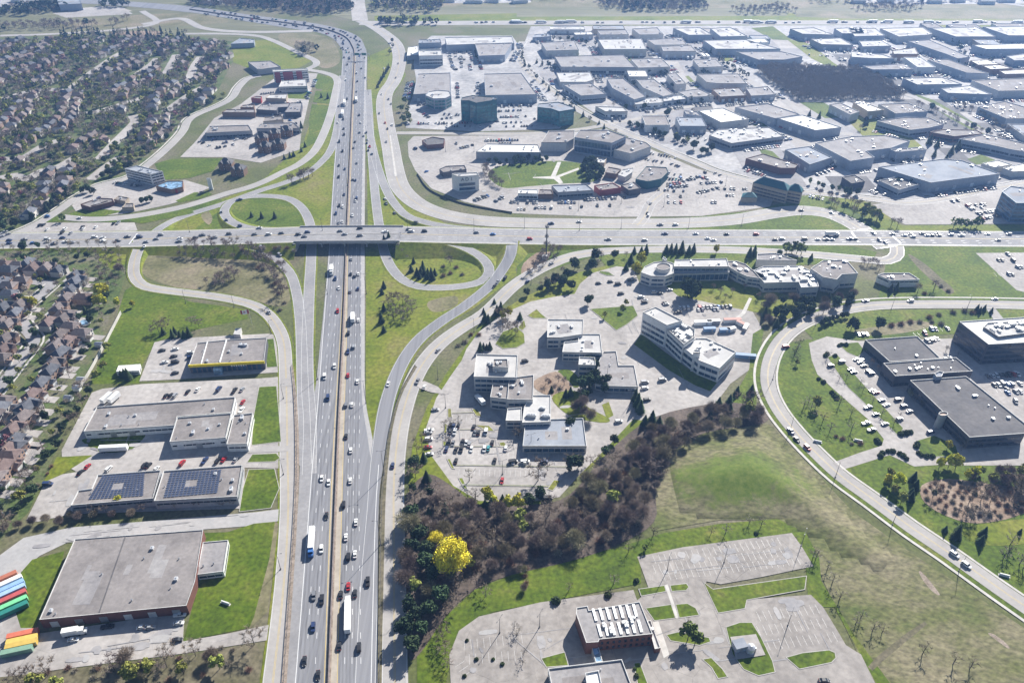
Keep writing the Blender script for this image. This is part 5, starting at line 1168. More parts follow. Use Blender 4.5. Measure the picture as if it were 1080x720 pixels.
# lighting poles
def pole_proto(h, arms, name):
    root = empty(name, (0, 0, -500)); m = MB(); m.tube((0, 0, 0), (0, 0, h), .16, .08, 8); m.box((0, 0, 0), (.6, .6, .5)); m.build('pole', 'metal_dark', root)
    for s in arms:
        m = MB(); m.tube((0, 0, h-.1), (s*1.9, 0, h+.35), .06, .05, 5); m.build('arm', 'metal_dark', root)
        m = MB(); m.box((s*2.1, 0, h+.25), (.75, .3, .14)); m.build('lamp', 'metal_dark', root)
    return root
PP = {'lot': pole_proto(10, (-1, 1), 'light_pole'), 'road': pole_proto(11, (1,), 'light_pole'), 'mast': pole_proto(17, (-1, 1), 'light_pole')}
used_pole = set()
def pole(px, py, kind, place, rz=0.0, frm='the freeway', desc=None):
    p = onground(px, py)
    if kind not in used_pole: o = PP[kind]; used_pole.add(kind); o.location = p; o.rotation_euler = (0, 0, rz)
    else: o = copy_tree(PP[kind], p, rz)
    later(o, desc or {'lot': 'twin-lamp grey light pole', 'road': 'single-arm grey light pole', 'mast': 'tall grey light mast'}[kind], place, 'light pole', 'light poles', p.x if frm == 'the freeway' else p.y, frm)
for x, y in ((703.8, 601), (763.8, 592.5), (831, 658.7), (569, 661), (527, 667), (845, 575)): pole(x, y, 'lot', 'on the lots by the brick office', R(60))
for x, y in ((502, 455), (560, 472), (530, 500), (470, 430), (640, 400), (665, 425)): pole(x, y, 'lot', 'in the office complex car park', R(20))
for x, y in ((560, 215), (610, 222), (655, 215), (700, 218), (740, 205), (765, 196), (790, 212), (470, 160), (500, 160)): pole(x, y, 'lot', 'on the northern shopping lots', R(90))
for x, y in ((833, 455), (881, 503), (941, 553), (1011, 602), (815, 400), (860, 343), (940, 326), (1020, 325)): pole(x, y, 'road', 'along the crescent road', R(200))
for x, y in ((553, 241), (611, 243), (655, 241), (726, 241), (782, 238), (845, 229)): pole(x, y, 'road', 'along the divided road', R(270))
for x, y in ((196, 320), (247, 324), (286, 352), (299, 420), (299, 500), (296, 600)): pole(x, y, 'road', 'beside the west service road', R(0), 'the overpass')
for x, y in ((366.3, 196), (386, 425), (405, 500), (401.5, 574), (386.5, 310), (387.5, 150), (388.5, 100), (345, 310), (335, 400)): pole(x, y, 'mast', 'along the freeway', R(10), 'the camera end')
for x, y in ((200, 245), (275, 242), (340, 243), (430, 243), (500, 243)): pole(x, y, 'road', 'on the arterial north edge', R(270))
for x, y in ((430, 640), (432, 560), (440, 480), (462, 400), (500, 350), (560, 300)): pole(x, y, 'road', 'beside the east service road', R(180), 'the camera end')
for k in PP:
    if k not in used_pole: pass
# cell mast at the ramp end
c = onground(576, 271); root = empty('antenna_mast', c[:]); tag(root, 'tall dark antenna mast with white cabinet at its foot beside the ramp end', 'mast')
m = MB(); m.tube((0, 0, 0), (0, 0, 27), .55, .35, 10); m.build('mast', 'metal_dark', root)
for z in (18, 26):
    m = MB(); m.tube((0, 0, z), (0, 0, z+.3), 1.4, 1.4, 12)
    for k in range(6): a = k*math.pi/3; m.box((1.4*math.cos(a), 1.4*math.sin(a), z-.8), (.35, .2, 2.2), a+math.pi/2)
    m.build('antenna', 'metal_dark', root)
m = MB(); m.box((-1.2, -2.4, 0), (4.2, 3, 2.8)); m.build('cabinet', 'wall_white', root)
# sign gantry far up the freeway
a_, b_ = W(371.5, 63.5), W(390, 63.5); root = empty('sign_gantry', a_[:]); tag(root, 'steel sign gantry spanning the northbound lanes far up the freeway', 'gantry')
for p in (a_, b_):
    m = MB(); m.tube((p.x, p.y, 0), (p.x, p.y, 8), .3, .25, 8); part(root, m, 'post', 'metal_grey')
m = MB(); m.box(((a_.x+b_.x)/2, a_.y, 7.4), (b_.x-a_.x, .6, .8)); part(root, m, 'beam', 'metal_grey')
for f in (.3, .7):
    m = MB(); q = a_.lerp(b_, f); m.box((q.x, q.y-.5, 6.2), (6, .2, 3)); part(root, m, 'sign_panel', 'leaf_sign')
# pylon sign by the town houses
c = onground(223, 200); root = empty('pylon_sign', c[:]); tag(root, 'tall white pylon sign on the service road corner by the townhouses', 'sign')
m = MB(); m.box((0, 0, 0), (3.6, 1.0, 10.5)); m.build('sign_panel', 'wall_white', root); m = MB(); m.box((0, 0, 10.5), (3.9, 1.3, .4)); m.build('cap', 'metal_grey', root)
# flag on its pole by the ramp
c = onground(266, 343); root = empty('flagpole', c[:]); tag(root, 'flagpole with large red and white maple leaf flag beside the ramp', 'flagpole')
m = MB(); m.tube((0, 0, 0), (0, 0, 13), .14, .07, 8); m.build('pole', 'metal_pale', root)
def flagx(u): return (-u, .35*math.sin(u*1.3), 0)
for nm, u0, u1, mat in (('flag_band', 0.1, 1.6, 'wall_red'), ('flag_field', 1.6, 4.6, 'trim_white'), ('flag_band', 4.6, 6.1, 'wall_red')):
    m = MB(); k = 6; vs = []
    for i in range(k+1):
        u = u0+(u1-u0)*i/k; x, y, _ = flagx(u); vs += [(x, y, 9.4-u*.12), (x, y, 12.7-u*.12)]
    m.add(vs, [(2*i, 2*i+2, 2*i+3, 2*i+1) for i in range(k)]); m.build(nm, mat, root)
leaf = [(0, 1.1), (.25, .55), (.55, .7), (.45, .2), (.95, .25), (.6, -.25), (.3, -.45), (.08, -.4), (.06, -.9), (-.06, -.9), (-.08, -.4), (-.3, -.45), (-.6, -.25), (-.95, .25), (-.45, .2), (-.55, .7), (-.25, .55)]
m = MB(); vs = []
for a, b in leaf: u = 3.1+a; x, y, _ = flagx(u); vs.append((x, y-.04, 10.7+b))
m.add(vs, tess(leaf)); m.build('flag_leaf', 'wall_red', root)
# grey-green equipment on its pad in the south lot
c = onground(779, 683); root = empty('equipment_shed', c[:], R(15)); tag(root, 'pale blue equipment shed on a concrete pad in the kerbed lawn', 'shed')
m = MB(); m.box((0, 0, 0), (5, 4, 3.2)); m.build('wall', 'wall_blue', root); m = MB(); m.box((0, 0, 3.2), (5.4, 4.4, .3)); m.build('roof', 'roof_bluegrey', root); m = MB(); m.box((0, -2.05, 0), (1.2, .12, 2.2)); m.build('door', 'metal_grey', root)
c = onground(791, 686); root = empty('storage_tank', c[:]); tag(root, 'round pale storage tank beside the blue equipment shed', 'tank')
m = MB(); m.tube((0, 0, 0), (0, 0, 3), 1.8, 1.8, 18); m.build('shell', 'metal_pale', root); m = MB(); m.tube((0, 0, 3), (0, 0, 3.7), 1.85, .3, 18); m.build('lid', 'metal_grey', root)
m = MB(); m.box((2.1, 0, 0), (.6, .6, 2.2)); m.build('pump', 'metal_grey', root)
# entrance stones, benches: white signs on the lawns
for (x, y), lab in (((905, 465), 'low white sign slab on the crescent lawn by the drive'), ((862, 466), 'low white sign slab beside the crescent road lawn edge'), ((1059, 607), 'pair-like white slab sign on the park lawn by the crescent road'), ((238, 636), 'small white sign board on the lawn beside the brick warehouse')):
    c = onground(x, y); root = empty('sign_slab', c[:], R(-20)); tag(root, lab, 'sign')
    m = MB(); m.box((0, 0, 0), (4.2, .5, 1.3)); m.build('panel', 'wall_white', root); m = MB(); m.box((0, 0, -.1), (5, 1.2, .25)); m.build('base', 'concrete_pale', root)
# wooden poles and wires above the hedge
up_ = []
for x, y in ((66, 438), (47, 476), (28, 513), (8, 552)):
    c = onground(x, y); root = empty('utility_pole', c[:], R(-25)); m = MB(); m.tube((0, 0, -.2), (0, 0, 10), .17, .11, 7); m.build('pole', 'wall_brown', root); m = MB(); m.box((0, 0, 9.2), (2.6, .14, .18)); m.build('crossarm', 'wall_brown', root)
    m = MB(); m.tube((.5, .2, 7.4), (.5, .2, 8.4), .25, .25, 8); m.build('transformer', 'metal_grey', root); up_.append(c); later(root, 'wooden utility pole', 'in the hedge behind the workshop', 'utility pole', 'utility poles along the hedge', c.y, 'the lower end')
root = empty('overhead_line', up_[0][:]); tag(root, 'sagging overhead wires strung along the garden hedge', 'wires')
for k_ in (-1.2, 0, 1.2):
    m = MB()
    for a_, b_ in zip(up_, up_[1:]):
        pr_ = None
        for i in range(9):
            t = i/8; p = a_.lerp(b_, t)+Vector((k_*.9, k_*-.4, 9.4-1.1*4*t*(1-t)))
            if pr_ is not None: m.tube(pr_, p, .03, .03, 4, 0, False)
            pr_ = p
    part(root, m, 'wire', 'metal_dark')
# ================================================================== VEHICLES
PAINT = {'white': (.70, .70, .69), 'silver': (.30, .31, .33), 'grey': (.18, .185, .20), 'black': (.02, .02, .024), 'dark blue': (.025, .045, .12), 'red': (.38, .02, .025), 'blue': (.05, .16, .42), 'tan': (.36, .31, .23), 'teal': (.03, .25, .28)}
for k, c in PAINT.items():
    m, t, b = _base('paint_'+k.replace(' ', '_'), .42, .0, .4); b.inputs['Base Color'].default_value = (*c, 1); b.inputs['Coat Weight'].default_value = .2; b.inputs['Coat Roughness'].default_value = .2
def loft(m, st, mi=0):
    """st: (x, half width, z low, z high) stations"""
    n = len(st); vs = []
    for x, w_, a, b in st: vs += [(x, -w_, a), (x, w_, a), (x, w_*1.0, a+(b-a)*.62), (x, w_*.9, b), (x, -w_*.9, b), (x, -w_, a+(b-a)*.62)]
    fs = []
    for i in range(n-1):
        for k in range(6): fs.append((i*6+k, i*6+(k+1) % 6, (i+1)*6+(k+1) % 6, (i+1)*6+k))
    fs += [tuple(range(5, -1, -1)), tuple(range((n-1)*6, n*6))]
    m.add(vs, fs, mi)
def frust(m, x0, x1, X0, X1, w0, w1, z0, z1, top=True, mi=0):
    vs = [(x0, -w0, z0), (x1, -w0, z0), (x1, w0, z0), (x0, w0, z0), (X0, -w1, z1), (X1, -w1, z1), (X1, w1, z1), (X0, w1, z1)]
    m.add(vs, [(0, 1, 5, 4), (1, 2, 6, 5), (2, 3, 7, 6), (3, 0, 4, 7)]+([(4, 5, 6, 7)] if top else []), mi)
CARD = {'sedan': dict(L=4.7, st=[(-2.32, .78, .45, .82), (-2.1, .88, .28, .93), (-1.0, .91, .25, .95), (.75, .91, .25, .93), (1.9, .88, .28, .80), (2.33, .74, .42, .66)], cab=(-1.75, 1.25, -1.05, .35, .83, .66, .93, 1.43)),
        'suv': dict(L=4.8, st=[(-2.38, .84, .5, 1.0), (-2.3, .93, .35, 1.08), (-.8, .95, .32, 1.08), (.9, .95, .32, 1.06), (2.0, .92, .36, .98), (2.4, .8, .5, .8)], cab=(-2.25, 1.35, -1.95, .55, .87, .74, 1.06, 1.72)),
        'van': dict(L=5.2, st=[(-2.58, .9, .5, 1.15), (-2.5, .98, .35, 1.2), (.9, .98, .32, 1.18), (2.1, .95, .36, 1.02), (2.6, .84, .5, .82)], cab=(-2.52, 1.75, -2.4, .95, .95, .86, 1.17, 1.98)),
        'pickup': dict(L=5.6, st=[(-2.78, .9, .5, 1.05), (-2.7, .97, .4, 1.1), (-.9, .97, .38, 1.1), (1.2, .97, .38, 1.1), (2.4, .95, .4, 1.02), (2.8, .86, .55, .85)], cab=(-.75, 1.5, -.5, .75, .9, .78, 1.09, 1.78))}
_cm = {}
def car_mesh(ty, colr):
    k = (ty, colr)
    if k in _cm: return _cm[k]
    D = CARD[ty]; m = MB(); loft(m, D['st'])
    x0, x1, X0, X1, w0, w1, z0, z1 = D['cab']
    m.box(((X0+X1)/2, 0, z1-.02), (X1-X0+.06, 2*w1+.06, .08))
    for s in (-1, 1):                                            # pillars
        for f in (0, .48, 1):
            m.tube((x0+(x1-x0)*f, s*w0, z0-.02), (X0+(X1-X0)*f, s*w1, z1), .06, .05, 4, cap=False)
    if ty == 'pickup': m.box((-1.75, 0, 1.1), (1.8, 1.5, .02))
    _cm[k] = m.mesh('car', ['paint_'+colr.replace(' ', '_')]); return _cm[k]
_gm = {}
def glass_mesh(ty):
    if ty not in _gm:
        x0, x1, X0, X1, w0, w1, z0, z1 = CARD[ty]['cab']; m = MB(); frust(m, x0, x1, X0, X1, w0, w1, z0-.01, z1-.03); _gm[ty] = m.mesh('window', ['car_glass'])
    return _gm[ty]
wm_ = MB(); wm_.tube((0, -.11, 0), (0, .11, 0), .33, .33, 12); WHEEL = wm_.mesh('wheel', ['rubber'])
hm_ = MB(); hm_.box((0, 0, 0), (.12, .36, .16)); HEADL = hm_.mesh('headlight', ['lamp_lens']); TAILL = hm_.mesh('tail_light', ['tail_red'])
CARS = []
def car(px, py, place, heading=None, colr=None, ty=None, group='parked cars', road_=None, flip=False, frm='the freeway', key=None, world=None):
    p = Vector(world) if world else onground(px, py)
    if road_:
        ln = ROADS[road_] if isinstance(road_, str) else road_
        i = min(range(len(ln)-1), key=lambda j: (ln[j]-p).length_squared); d = ln[i+1]-ln[i]; heading = math.atan2(d.y, d.x)+(math.pi if flip else 0)
    if heading is None: heading = rnd.uniform(0, 6.28)
    ty = ty or rnd.choices(['sedan', 'suv', 'van', 'pickup'], [.5, .32, .08, .1])[0]
    colr = colr or rnd.choices(list(PAINT), [.20, .18, .20, .20, .08, .06, .04, .03, .01])[0]
    CARS.append(dict(p=p, a=heading, c=colr, t=ty, place=place, group=group, frm=frm, key=p.x if key is None else key, y=py))
def cars(s, c, r, place, heading, **k):
    for a in s.split():
        q = a.split(','); col_ = {'w': 'white', 'k': 'black', 'r': 'red', 'b': 'dark blue', 's': 'silver', 'g': 'grey', 't': 'teal'}.get(q[2]) if len(q) > 2 else None
        car(270*c+float(q[0])/4, 180*r+float(q[1])/4, place, heading=(heading+rnd.uniform(-.04, .04)) if heading is not None else None, colr=col_, **k)
_mn, _ms = 'on the freeway north of the overpass', 'on the freeway south of the overpass'
def fw(s, c, r, south):
    for a in s.split():
        q = a.split(','); x, y = 270*c+float(q[0])/4, 180*r+float(q[1])/4
        col_ = {'w': 'white', 'k': 'black', 'r': 'red', 'b': 'dark blue', 's': 'silver'}.get(q[2]) if len(q) > 2 else rnd.choice(['black', 'grey', 'silver', 'dark blue', 'black'])
        car(x, y, ('in the southbound lanes' if south else 'in the northbound lanes')+(' beyond the overpass' if y < 245 else ' this side of the overpass'), colr=col_, road_=MED, flip=south, group='cars on the freeway', frm='the overpass', key=abs(y-247))
fw("370,545 345,520,w 380,340,w 350,700 375,715 372,570 352,600 368,505 395,250 385,275 340,170,w 360,205 372,245 380,300,w 366,640 384,420 350,450", 1, 0, True)
fw("428,345,k 425,388 436,487 420,415 412,625 418,600 455,575 468,605 475,635 425,690 420,265 445,290 438,560 442,520,w 425,310,w 440,230 430,190 460,330", 1, 0, False)
fw("352,150 367,155,w 350,222 365,218,w 338,183 372,103 350,28 335,458 350,497,w 345,595,r", 1, 1, True)
fw("410,38 420,42 425,118 420,130,w 408,190,w 402,375 400,438 418,445 432,438,w 398,512 430,500 432,633,w 390,687,k", 1, 1, False)
fw("290,152,w 332,108,w 304,242,b 278,580,w 307,597,w", 1, 2, True)
fw("412,25 388,45 388,145,r 428,172,w 380,270 405,270,w 380,403 400,462,w 398,590,w 370,690,k", 1, 2, False)
fw("277,158,w 298,18,k 245,355 278,372 242,487,b 205,630 262,690", 1, 3, True)
fw("422,45,w 380,108,w 390,190,k 418,180,w 472,295 390,315,r 358,350 418,345 435,572,k 352,565", 1, 3, False)
for s_, c_, r_, rd, pl, fl in (("558,182,w", 1, 2, 'rampA', 'on the curved merging ramp', True), ("1005,490,k 1050,458 1020,470", 1, 1, 'rampA', 'on the curved merging ramp', True), ("768,40 577,525 682,170 710,195", 1, 2, 'rightsvc', 'on the east service road', False),
        ("165,395 65,470", 2, 1, 'rightsvc', 'on the east service road', False), ("545,120 550,140 585,180 675,218", 1, 1, 'rampNEout', 'on the north-east ramp', False), ("480,620 490,650 470,590 466,560", 1, 0, 'rampNEout', 'on the north-east ramp', False), ("935,175 955,210 1010,125 1012,235", 0, 1, 'loopNW', 'on the north-west loop ramp', False),
        ("25,325 100,357", 1, 1, 'rampSWin', 'on the south-west ramp', False), ("610,320", 0, 1, 'leftsvc', 'at the west service road junction', False), ("55,600", 1, 1, 'leftsvc', 'on the west service road', False),
        ("200,195 335,202,w 850,95", 0, 1, 'svcNW', 'on the north-west service road', False), ("20,262 35,270 8,280", 0, 1, 'suburbrd', 'at the suburb road mouth', False),
        ("165,450,r 95,380 120,415", 3, 2, 'crescent', 'on the crescent road', False), ("785,180 835,225,w", 3, 3, 'crescent', 'on the lower crescent road', False), ("410,552 600,552,w 955,543,w", 3, 1, 'crescent', 'on the upper crescent road', False)):
    cars(s_, c_, r_, pl, None, road_=rd, flip=fl, group='cars on the ramps and roads')
for s_, c_, pl in (("40,295 40,308 105,292 140,307 200,290 200,303 230,310 265,285 280,302,w 305,305 400,282 435,285,w 435,298,w 500,297 540,280", 0, 'on the arterial west of the ramp junction'), ("590,282 617,303 660,290 680,272 760,288 757,300 825,285 855,273 905,284 968,268 1075,270", 0, 'on the arterial before the overpass')):
    cars(s_, c_, 1, pl, None, road_='arterial', flip=False, group='cars on the arterial road')
cars("15,243 55,270,w 108,265 180,270 205,280 218,262 355,257 375,270 440,275 440,244 545,260,w 645,250 655,258,w 712,257 930,263 1000,270", 1, 1, 'on the overpass', None, road_='arterial', group='cars on the arterial road')
cars("75,290 405,292 560,295,w 645,268 775,268 825,288 850,295,w 905,270 1030,270", 2, 1, 'on the arterial past the mast', None, road_='arterial', group='cars on the arterial road')
cars("30,293 60,290 155,290 210,292,w 245,292 270,293,w 345,290 370,290,k", 3, 1, 'waiting on the arterial before the east junction', None, road_='arterial', group='cars on the arterial road')
cars("525,270 575,275,w 600,270 610,280 650,267 670,275,w 690,275 715,267,w 720,275 770,272,w 815,275 925,270 1015,270 970,295", 3, 1, 'queueing on the arterial past the east junction', None, road_='arterial', flip=True, group='cars on the arterial road')
cars("165,225 283,218 625,230 690,230", 2, 1, 'on the divided road beside the arterial', None, road_='eastrd', group='cars on the divided road')
cars("140,170 268,180 445,265,w 470,295 495,305", 3, 1, 'on the divided road bend', None, road_='eastrd', group='cars on the divided road')
cars("545,520 550,600 575,530,w 560,420 590,330 530,400 540,290 570,440 555,545 520,480 600,270", 1, 0, 'on the divided road by the glass offices', None, road_='eastrd', group='cars on the divided road')
cars("585,140 570,180 575,190", 2, 1, 'in the lane mouth between shopping lots', None, road_='lanerd', group='cars on the divided road')
# parked cars seen one by one
_o = 'in the office complex car park'
for a in "175,75,s 135,205,w 130,220,s 133,262,w 130,312,r 138,355,w".split():
    q = a.split(','); car(430+float(q[0])/6, 420+float(q[1])/6, _o, heading=R(5), colr={'w': 'white', 's': 'silver', 'r': 'red'}[q[2]])
for a in "270,180,k 290,182,b 320,178,k 270,212,g 298,215,w 418,185,k 425,222,g 448,222,k 495,218,w 260,285,k 287,287,g 245,325,b 305,330,k 340,325,k 347,280,k 370,285,w 390,295,s 403,325,w 485,325,w 510,320,t 535,285,k 620,320,w 305,400,k 550,400,k 668,405,w 742,405,w 865,405,k 597,525,r".split():
    q = a.split(','); car(430+float(q[0])/6, 420+float(q[1])/6, _o, heading=R(84)+rnd.choice((0, math.pi)), colr={'w': 'white', 's': 'silver', 'r': 'red', 'k': 'black', 'b': 'dark blue', 'g': 'grey', 't': 'teal'}[q[2]])
car(578, 526, _o, heading=R(8), colr='black', ty='van')
cars("55,85,k 560,175,s 560,200,w 570,248,k 450,340,w 635,165,s 5,510,k 55,510,w 135,510,b", 2, 2, 'beside the low wings of the office complex', R(10))
cars("365,477,k 415,470,k 448,480,k 460,520,k 545,535,w 560,548,s 560,557,k 600,515,w 625,520,k 665,505,w 645,560,k 650,566,s 700,600,k 500,465,k", 2, 1, 'in the lot in front of the research centre', R(8))
cars("265,105,k 312,88,s 350,120,b 362,132,k 375,78,b 390,90,s 405,105,k 437,138,b 440,210,g 455,218,r 480,250,b 500,270,w 422,280,b 455,310,k 413,347,w 493,350,s 437,375,g 548,248,k 573,275,b 597,297,s 555,330,s 685,385,b 75,25,r", 3, 2, 'beside the dark-roofed campus building', R(14))
cars("685,40,k 740,35,w 735,65,k 695,90,w 740,90,k 805,50,w 740,135,k 805,70,b", 0, 2, 'beside the yellow-fascia showroom', R(15))
cars("700,232,k 720,230,k 740,230,s 793,215,k 835,205,w 925,203,b 990,210,k 1022,205,s 1025,258,r 1020,292,w", 0, 2, 'behind the white-walled workshop', R(80))
cars("770,515,r 865,505,b 920,505,k 945,500,r 995,500,s 612,525,k 628,525,k 660,540,w 340,555,k 460,540,w 370,530,r", 0, 2, 'between the workshop and the solar roofs', R(75))
car(51, 511, 'on the lot west of the solar roofs', heading=R(5), colr='dark blue', ty='van')
cars("600,487,w 635,487,s 755,470,w 760,435,w 750,540,k 455,485,k 310,540,w", 0, 3, 'in front of the brick warehouse', R(8))
car(869, 718, 'on the concrete lot edge by the knoll', heading=R(0), colr='black')
cars("185,230,k 200,250,w 275,248,w 350,240,k 352,247,w 405,240,w 480,225,k 500,222,s 170,232,k 265,262,k 300,265,s", 0, 1, 'on the commuter lot beside the arterial', R(85))
# parked cars by the row
def row(s, place, n_at=2.75, side=None):
    for a in s.split(';'):
        q = [float(v) for v in a.replace(' ', ',').split(',') if v]
        A, B = W(q[0], q[1]), W(q[2], q[3]); fill = q[4]; d = (B-A); L = d.length; d.normalize(); k = int(L/n_at)
        h = math.atan2(d.y, d.x)+math.pi/2
        for i in range(k):
            p = A+d*(n_at*(i+.5)); z = gz(p.x, p.y); zz = Vector((0, 0, z+.012)); nn = Vector((-d.y, d.x, 0))
            e = A+d*(n_at*i)
            MARK.add([e-nn*2.4-d*.04+zz, e-nn*2.4+d*.04+zz, e+nn*2.4+d*.04+zz, e+nn*2.4-d*.04+zz], [(0, 1, 2, 3)])
            if rnd.random() < fill:
                px, py = proj((p.x, p.y, 0)); car(px, py, place, heading=h+rnd.choice((0, math.pi))+rnd.uniform(-.03, .03), world=(p.x, p.y, z))
row("545,214.5,610,214,.5;560,219.5,606,219,.45;612,211.5,672,208,.55;612,218,650,217,.4;545,221,560,221,.6", 'in front of the park shop row')
row("545,216.5,640,215,.35;600,223,650,221.5,.35;655,213,672,212,.5;660,205,690,203,.15;715,210,760,208,.25;700,220,745,218,.12;690,186,720,190,.35;760,200,790,203,.3;", 'on the northern retail lots') if False else None
row("692,181,722,186,.6;696,187,724,191.5,.5;690,200,725,202,.45;728,189.5,760,186.5,.55;738,194,766,192,.5;750,199,790,200,.4;690,207,735,208,.25;700,214,760,214,.2;765,206,800,208,.35;708,198,728,196,.7;700,195,720,193.5,.5;716,188.5,740,186.5,.5;720,192,732,188,.5;728,184,745,182,.6;735,204,760,198,.5;742,190,758,187,.4;750,182,762,186,.3", 'on the wide lot east of the teal store')
row("685,162,715,167,.7;680,168,708,174,.6;705,172,725,180,.5;700,195,720,200,.4", 'beside the cinema wing')
row("500,212,517,206,.9;522,213,532,208,.9;538,214,546,213,.9;449,181,453,183,.6", 'around the lettered white office')
row("440,116,455,126,.5;462,131,500,130,.6;470,134,520,133.5,.5;530,134,570,133,.55;560,126,585,124,.6;566,121,590,119,.5;520,121,526,131,.5;440,108,450,112,.5;500,96,540,95,.4;525,118,560,116,.6;527,124,560,123,.5;530,130,552,129,.5;455,120,500,123,.45;440,131,470,130,.5;465,126,480,124,.5", 'around the dark teal glass tower')
row("508,149,550,148,.85;485,157,500,153,.6;480,152,490,151,.6;430,160,445,155,.15;520,152,545,151.5,.7", 'behind the white-roofed store')
row("473,56,478,72,.6;486,55,487,75,.4;495,68,497,76,.7;505,64,508,74,.7;515,66,530,64,.5;477,70,482,75,.7;480,60,490,64,.5", 'on the lot right of the twin-bay block'.replace('right of', 'beside'))
row("1003,213,1020,211,.6;1022,221,1040,219,.8;1030,226,1052,222,.8;1012,218,1045,216,.5;1035,231,1056,227,.7;1005,207,1020,205,.4", 'on the lot by the stepped glass tower')
row("1050,269,1080,268,.4;1051,275,1075,275,.4;1072,283,1080,281,.8;1050,290,1076,290,.15", 'on the field-side lot at the frame edge')
row("120,193,150,197,.7;140,190,150,192,.5;185,199,200,201,.6;172,196,190,205,.3;100,210,118,213,.4", 'around the white hotel')
row("232,138,262,148,.6;238,144,255,150,.5;210,150,230,158,.4;215,143,232,150,.4;330,92,333,84,.5;322,104,328,97,.5;300,110,318,108,.4;305,128,315,124,.5;262,118,300,116,.5;318,108,326,104,.7;284,123,300,121,.5;222,158,250,152,.4;232,152,246,149,.6;306,132,316,130,.6;272,100,300,97,.4;236,140,262,138,.5", 'on the plaza lots')
row("1035,398,1078,395,.9;1046,407,1080,405,.75;1050,411.5,1070,411,.6;1068,424,1078,425,.9;1000,379,1008,378,.8;903,353,918,353,.9;976,348,1002,347,.6;976,361,992,356,.9;996,382,1008,380,.9;965,353,978,352,.4", 'around the white-roofed office block')
row("902,378,912,385,.6;915,391,925,402,.5;1060,415,1078,413,.5", 'beside the dark-roofed campus building')
row("715,325.5,776,323.5,.7;722,327.5,760,326.5,.3", 'along the hedge behind the slab office')
row("700,135,740,140,.6;705,128,735,130,.6;720,140,745,146,.6;678,130,695,128,.4;735,146,760,152,.4", 'on the lot beside the low building with dark roof units')
row("846,206,870,211,.4;835,212,845,206,.6;842,200,850,204,.6", 'beside the chateau hotel')
row("690,590,830,570,0;690,600,840,580,0;700,608,850,590,0;800,650,880,640,0;800,665,885,655,0;810,680,890,670,0;490,680,560,672,0;495,695,560,690,0;485,700,500,720,0", 'on the empty lots')
row("472,441,505,441,0;476,459,530,459,0;478,478,600,480,0;484,498,580,500,0;470,447,470,470,0", 'in the office complex car park')
row("660,100,690,98,.4;600,75,640,74,.35;730,75,760,74,.4;820,95,850,94,.35;860,150,890,150,.3;780,70,815,69,.5;960,80,985,79,.4;990,112,1020,113,.4;910,90,940,88,.4;1000,60,1040,59,.5;650,47,690,46,.5;700,44,760,43,.4;850,58,880,60,.6;915,72,960,70,.4;940,170,970,168,.2;970,128,1000,130,.5;590,83,610,90,.3;648,60,660,70,.4;690,80,712,78,.5", 'in the industrial yards')
for P_ in INDP:
    for a_, b_ in zip(P_, P_[1:]+P_[:1]):
        e_ = b_-a_; t_2 = e_.normalized(); nr = Vector((t_2.y, -t_2.x, 0))
        if e_.length < 22 or rnd.random() < .12: continue
        for off_ in ((7, 12) if rnd.random() < .6 else (8,)):
            A_ = a_+t_2*4+nr*off_; L_ = e_.length-8
            for i in range(int(L_/2.8)):
                if rnd.random() < .6:
                    p = A_+t_2*2.8*i
                    if any(abs(f[0][0]-p.x) < 120 and abs(f[0][1]-p.y) < 120 and inside((p.x, p.y), f) for f in FOOT): continue
                    px, py = proj((p.x, p.y, 0))
                    if not (-10 < px < 1090): continue
                    car(px, py, 'in the industrial yards', heading=math.atan2(nr.y, nr.x), world=(p.x, p.y, gz(p.x, p.y)))
# a far highway with its traffic along the field boundary
for k in range(60):
    x = rnd.uniform(396, 1078); p = W(x, 24.4+rnd.choice((-.25, .25))); z_ = gz(p.x, p.y)
    car(x, 24, 'on the far highway', road_='farhwy', colr=rnd.choice(['white', 'white', 'silver', 'black']), ty='van', group='far highway cars', world=(p.x, p.y, z_))
# random far traffic
for k in range(120):
    f = rnd.random()**1.0; lane = rnd.choice([-14, -10.5, -7, 6.5, 10, 13.5]); ln = MED; i = int(len(ln)*(.60+.38*f)); p = offs(ln, lane)[i]
    px, py = proj(p)
    if py > 62 or py < 12: continue
    car(px, py, 'far up the freeway curve', road_=MED, flip=lane < 0, group='cars on the freeway', frm='the overpass', key=-py, world=(p.x, p.y, p.z))
CARS.sort(key=lambda c: -c['y'])
NIND = 300
for i, c in enumerate(CARS[:NIND]):
    o = bpy.data.objects.new('car', car_mesh(c['t'], c['c'])); COL.objects.link(o); o.location = c['p']+Vector((0, 0, .02)); o.rotation_euler = (0, 0, c['a'])
    g_ = bpy.data.objects.new('window', glass_mesh(c['t'])); COL.objects.link(g_); g_.parent = o
    if c['y'] > 300:
        x_ = CARD[c['t']]['L']*.3
        for sx in (-1, 1):
            for sy in (-1, 1):
                wv = bpy.data.objects.new('wheel', WHEEL); COL.objects.link(wv); wv.parent = o; wv.location = (sx*x_, sy*.84, .33)
        for s in (-1, 1):
            h = bpy.data.objects.new('headlight', HEADL); COL.objects.link(h); h.parent = o; h.location = (CARD[c['t']]['L']*.485, s*.55, .58)
            h = bpy.data.objects.new('tail_light', TAILL); COL.objects.link(h); h.parent = o; h.location = (-CARD[c['t']]['L']*.487, s*.6, .72)
    later(o, f"{c['c']} {'SUV' if c['t']=='suv' else c['t']}", c['place'], 'car', c['group'], c['key'], c['frm'])
m = MB(); mats = ['paint_'+k.replace(' ', '_') for k in PAINT]+['car_glass']
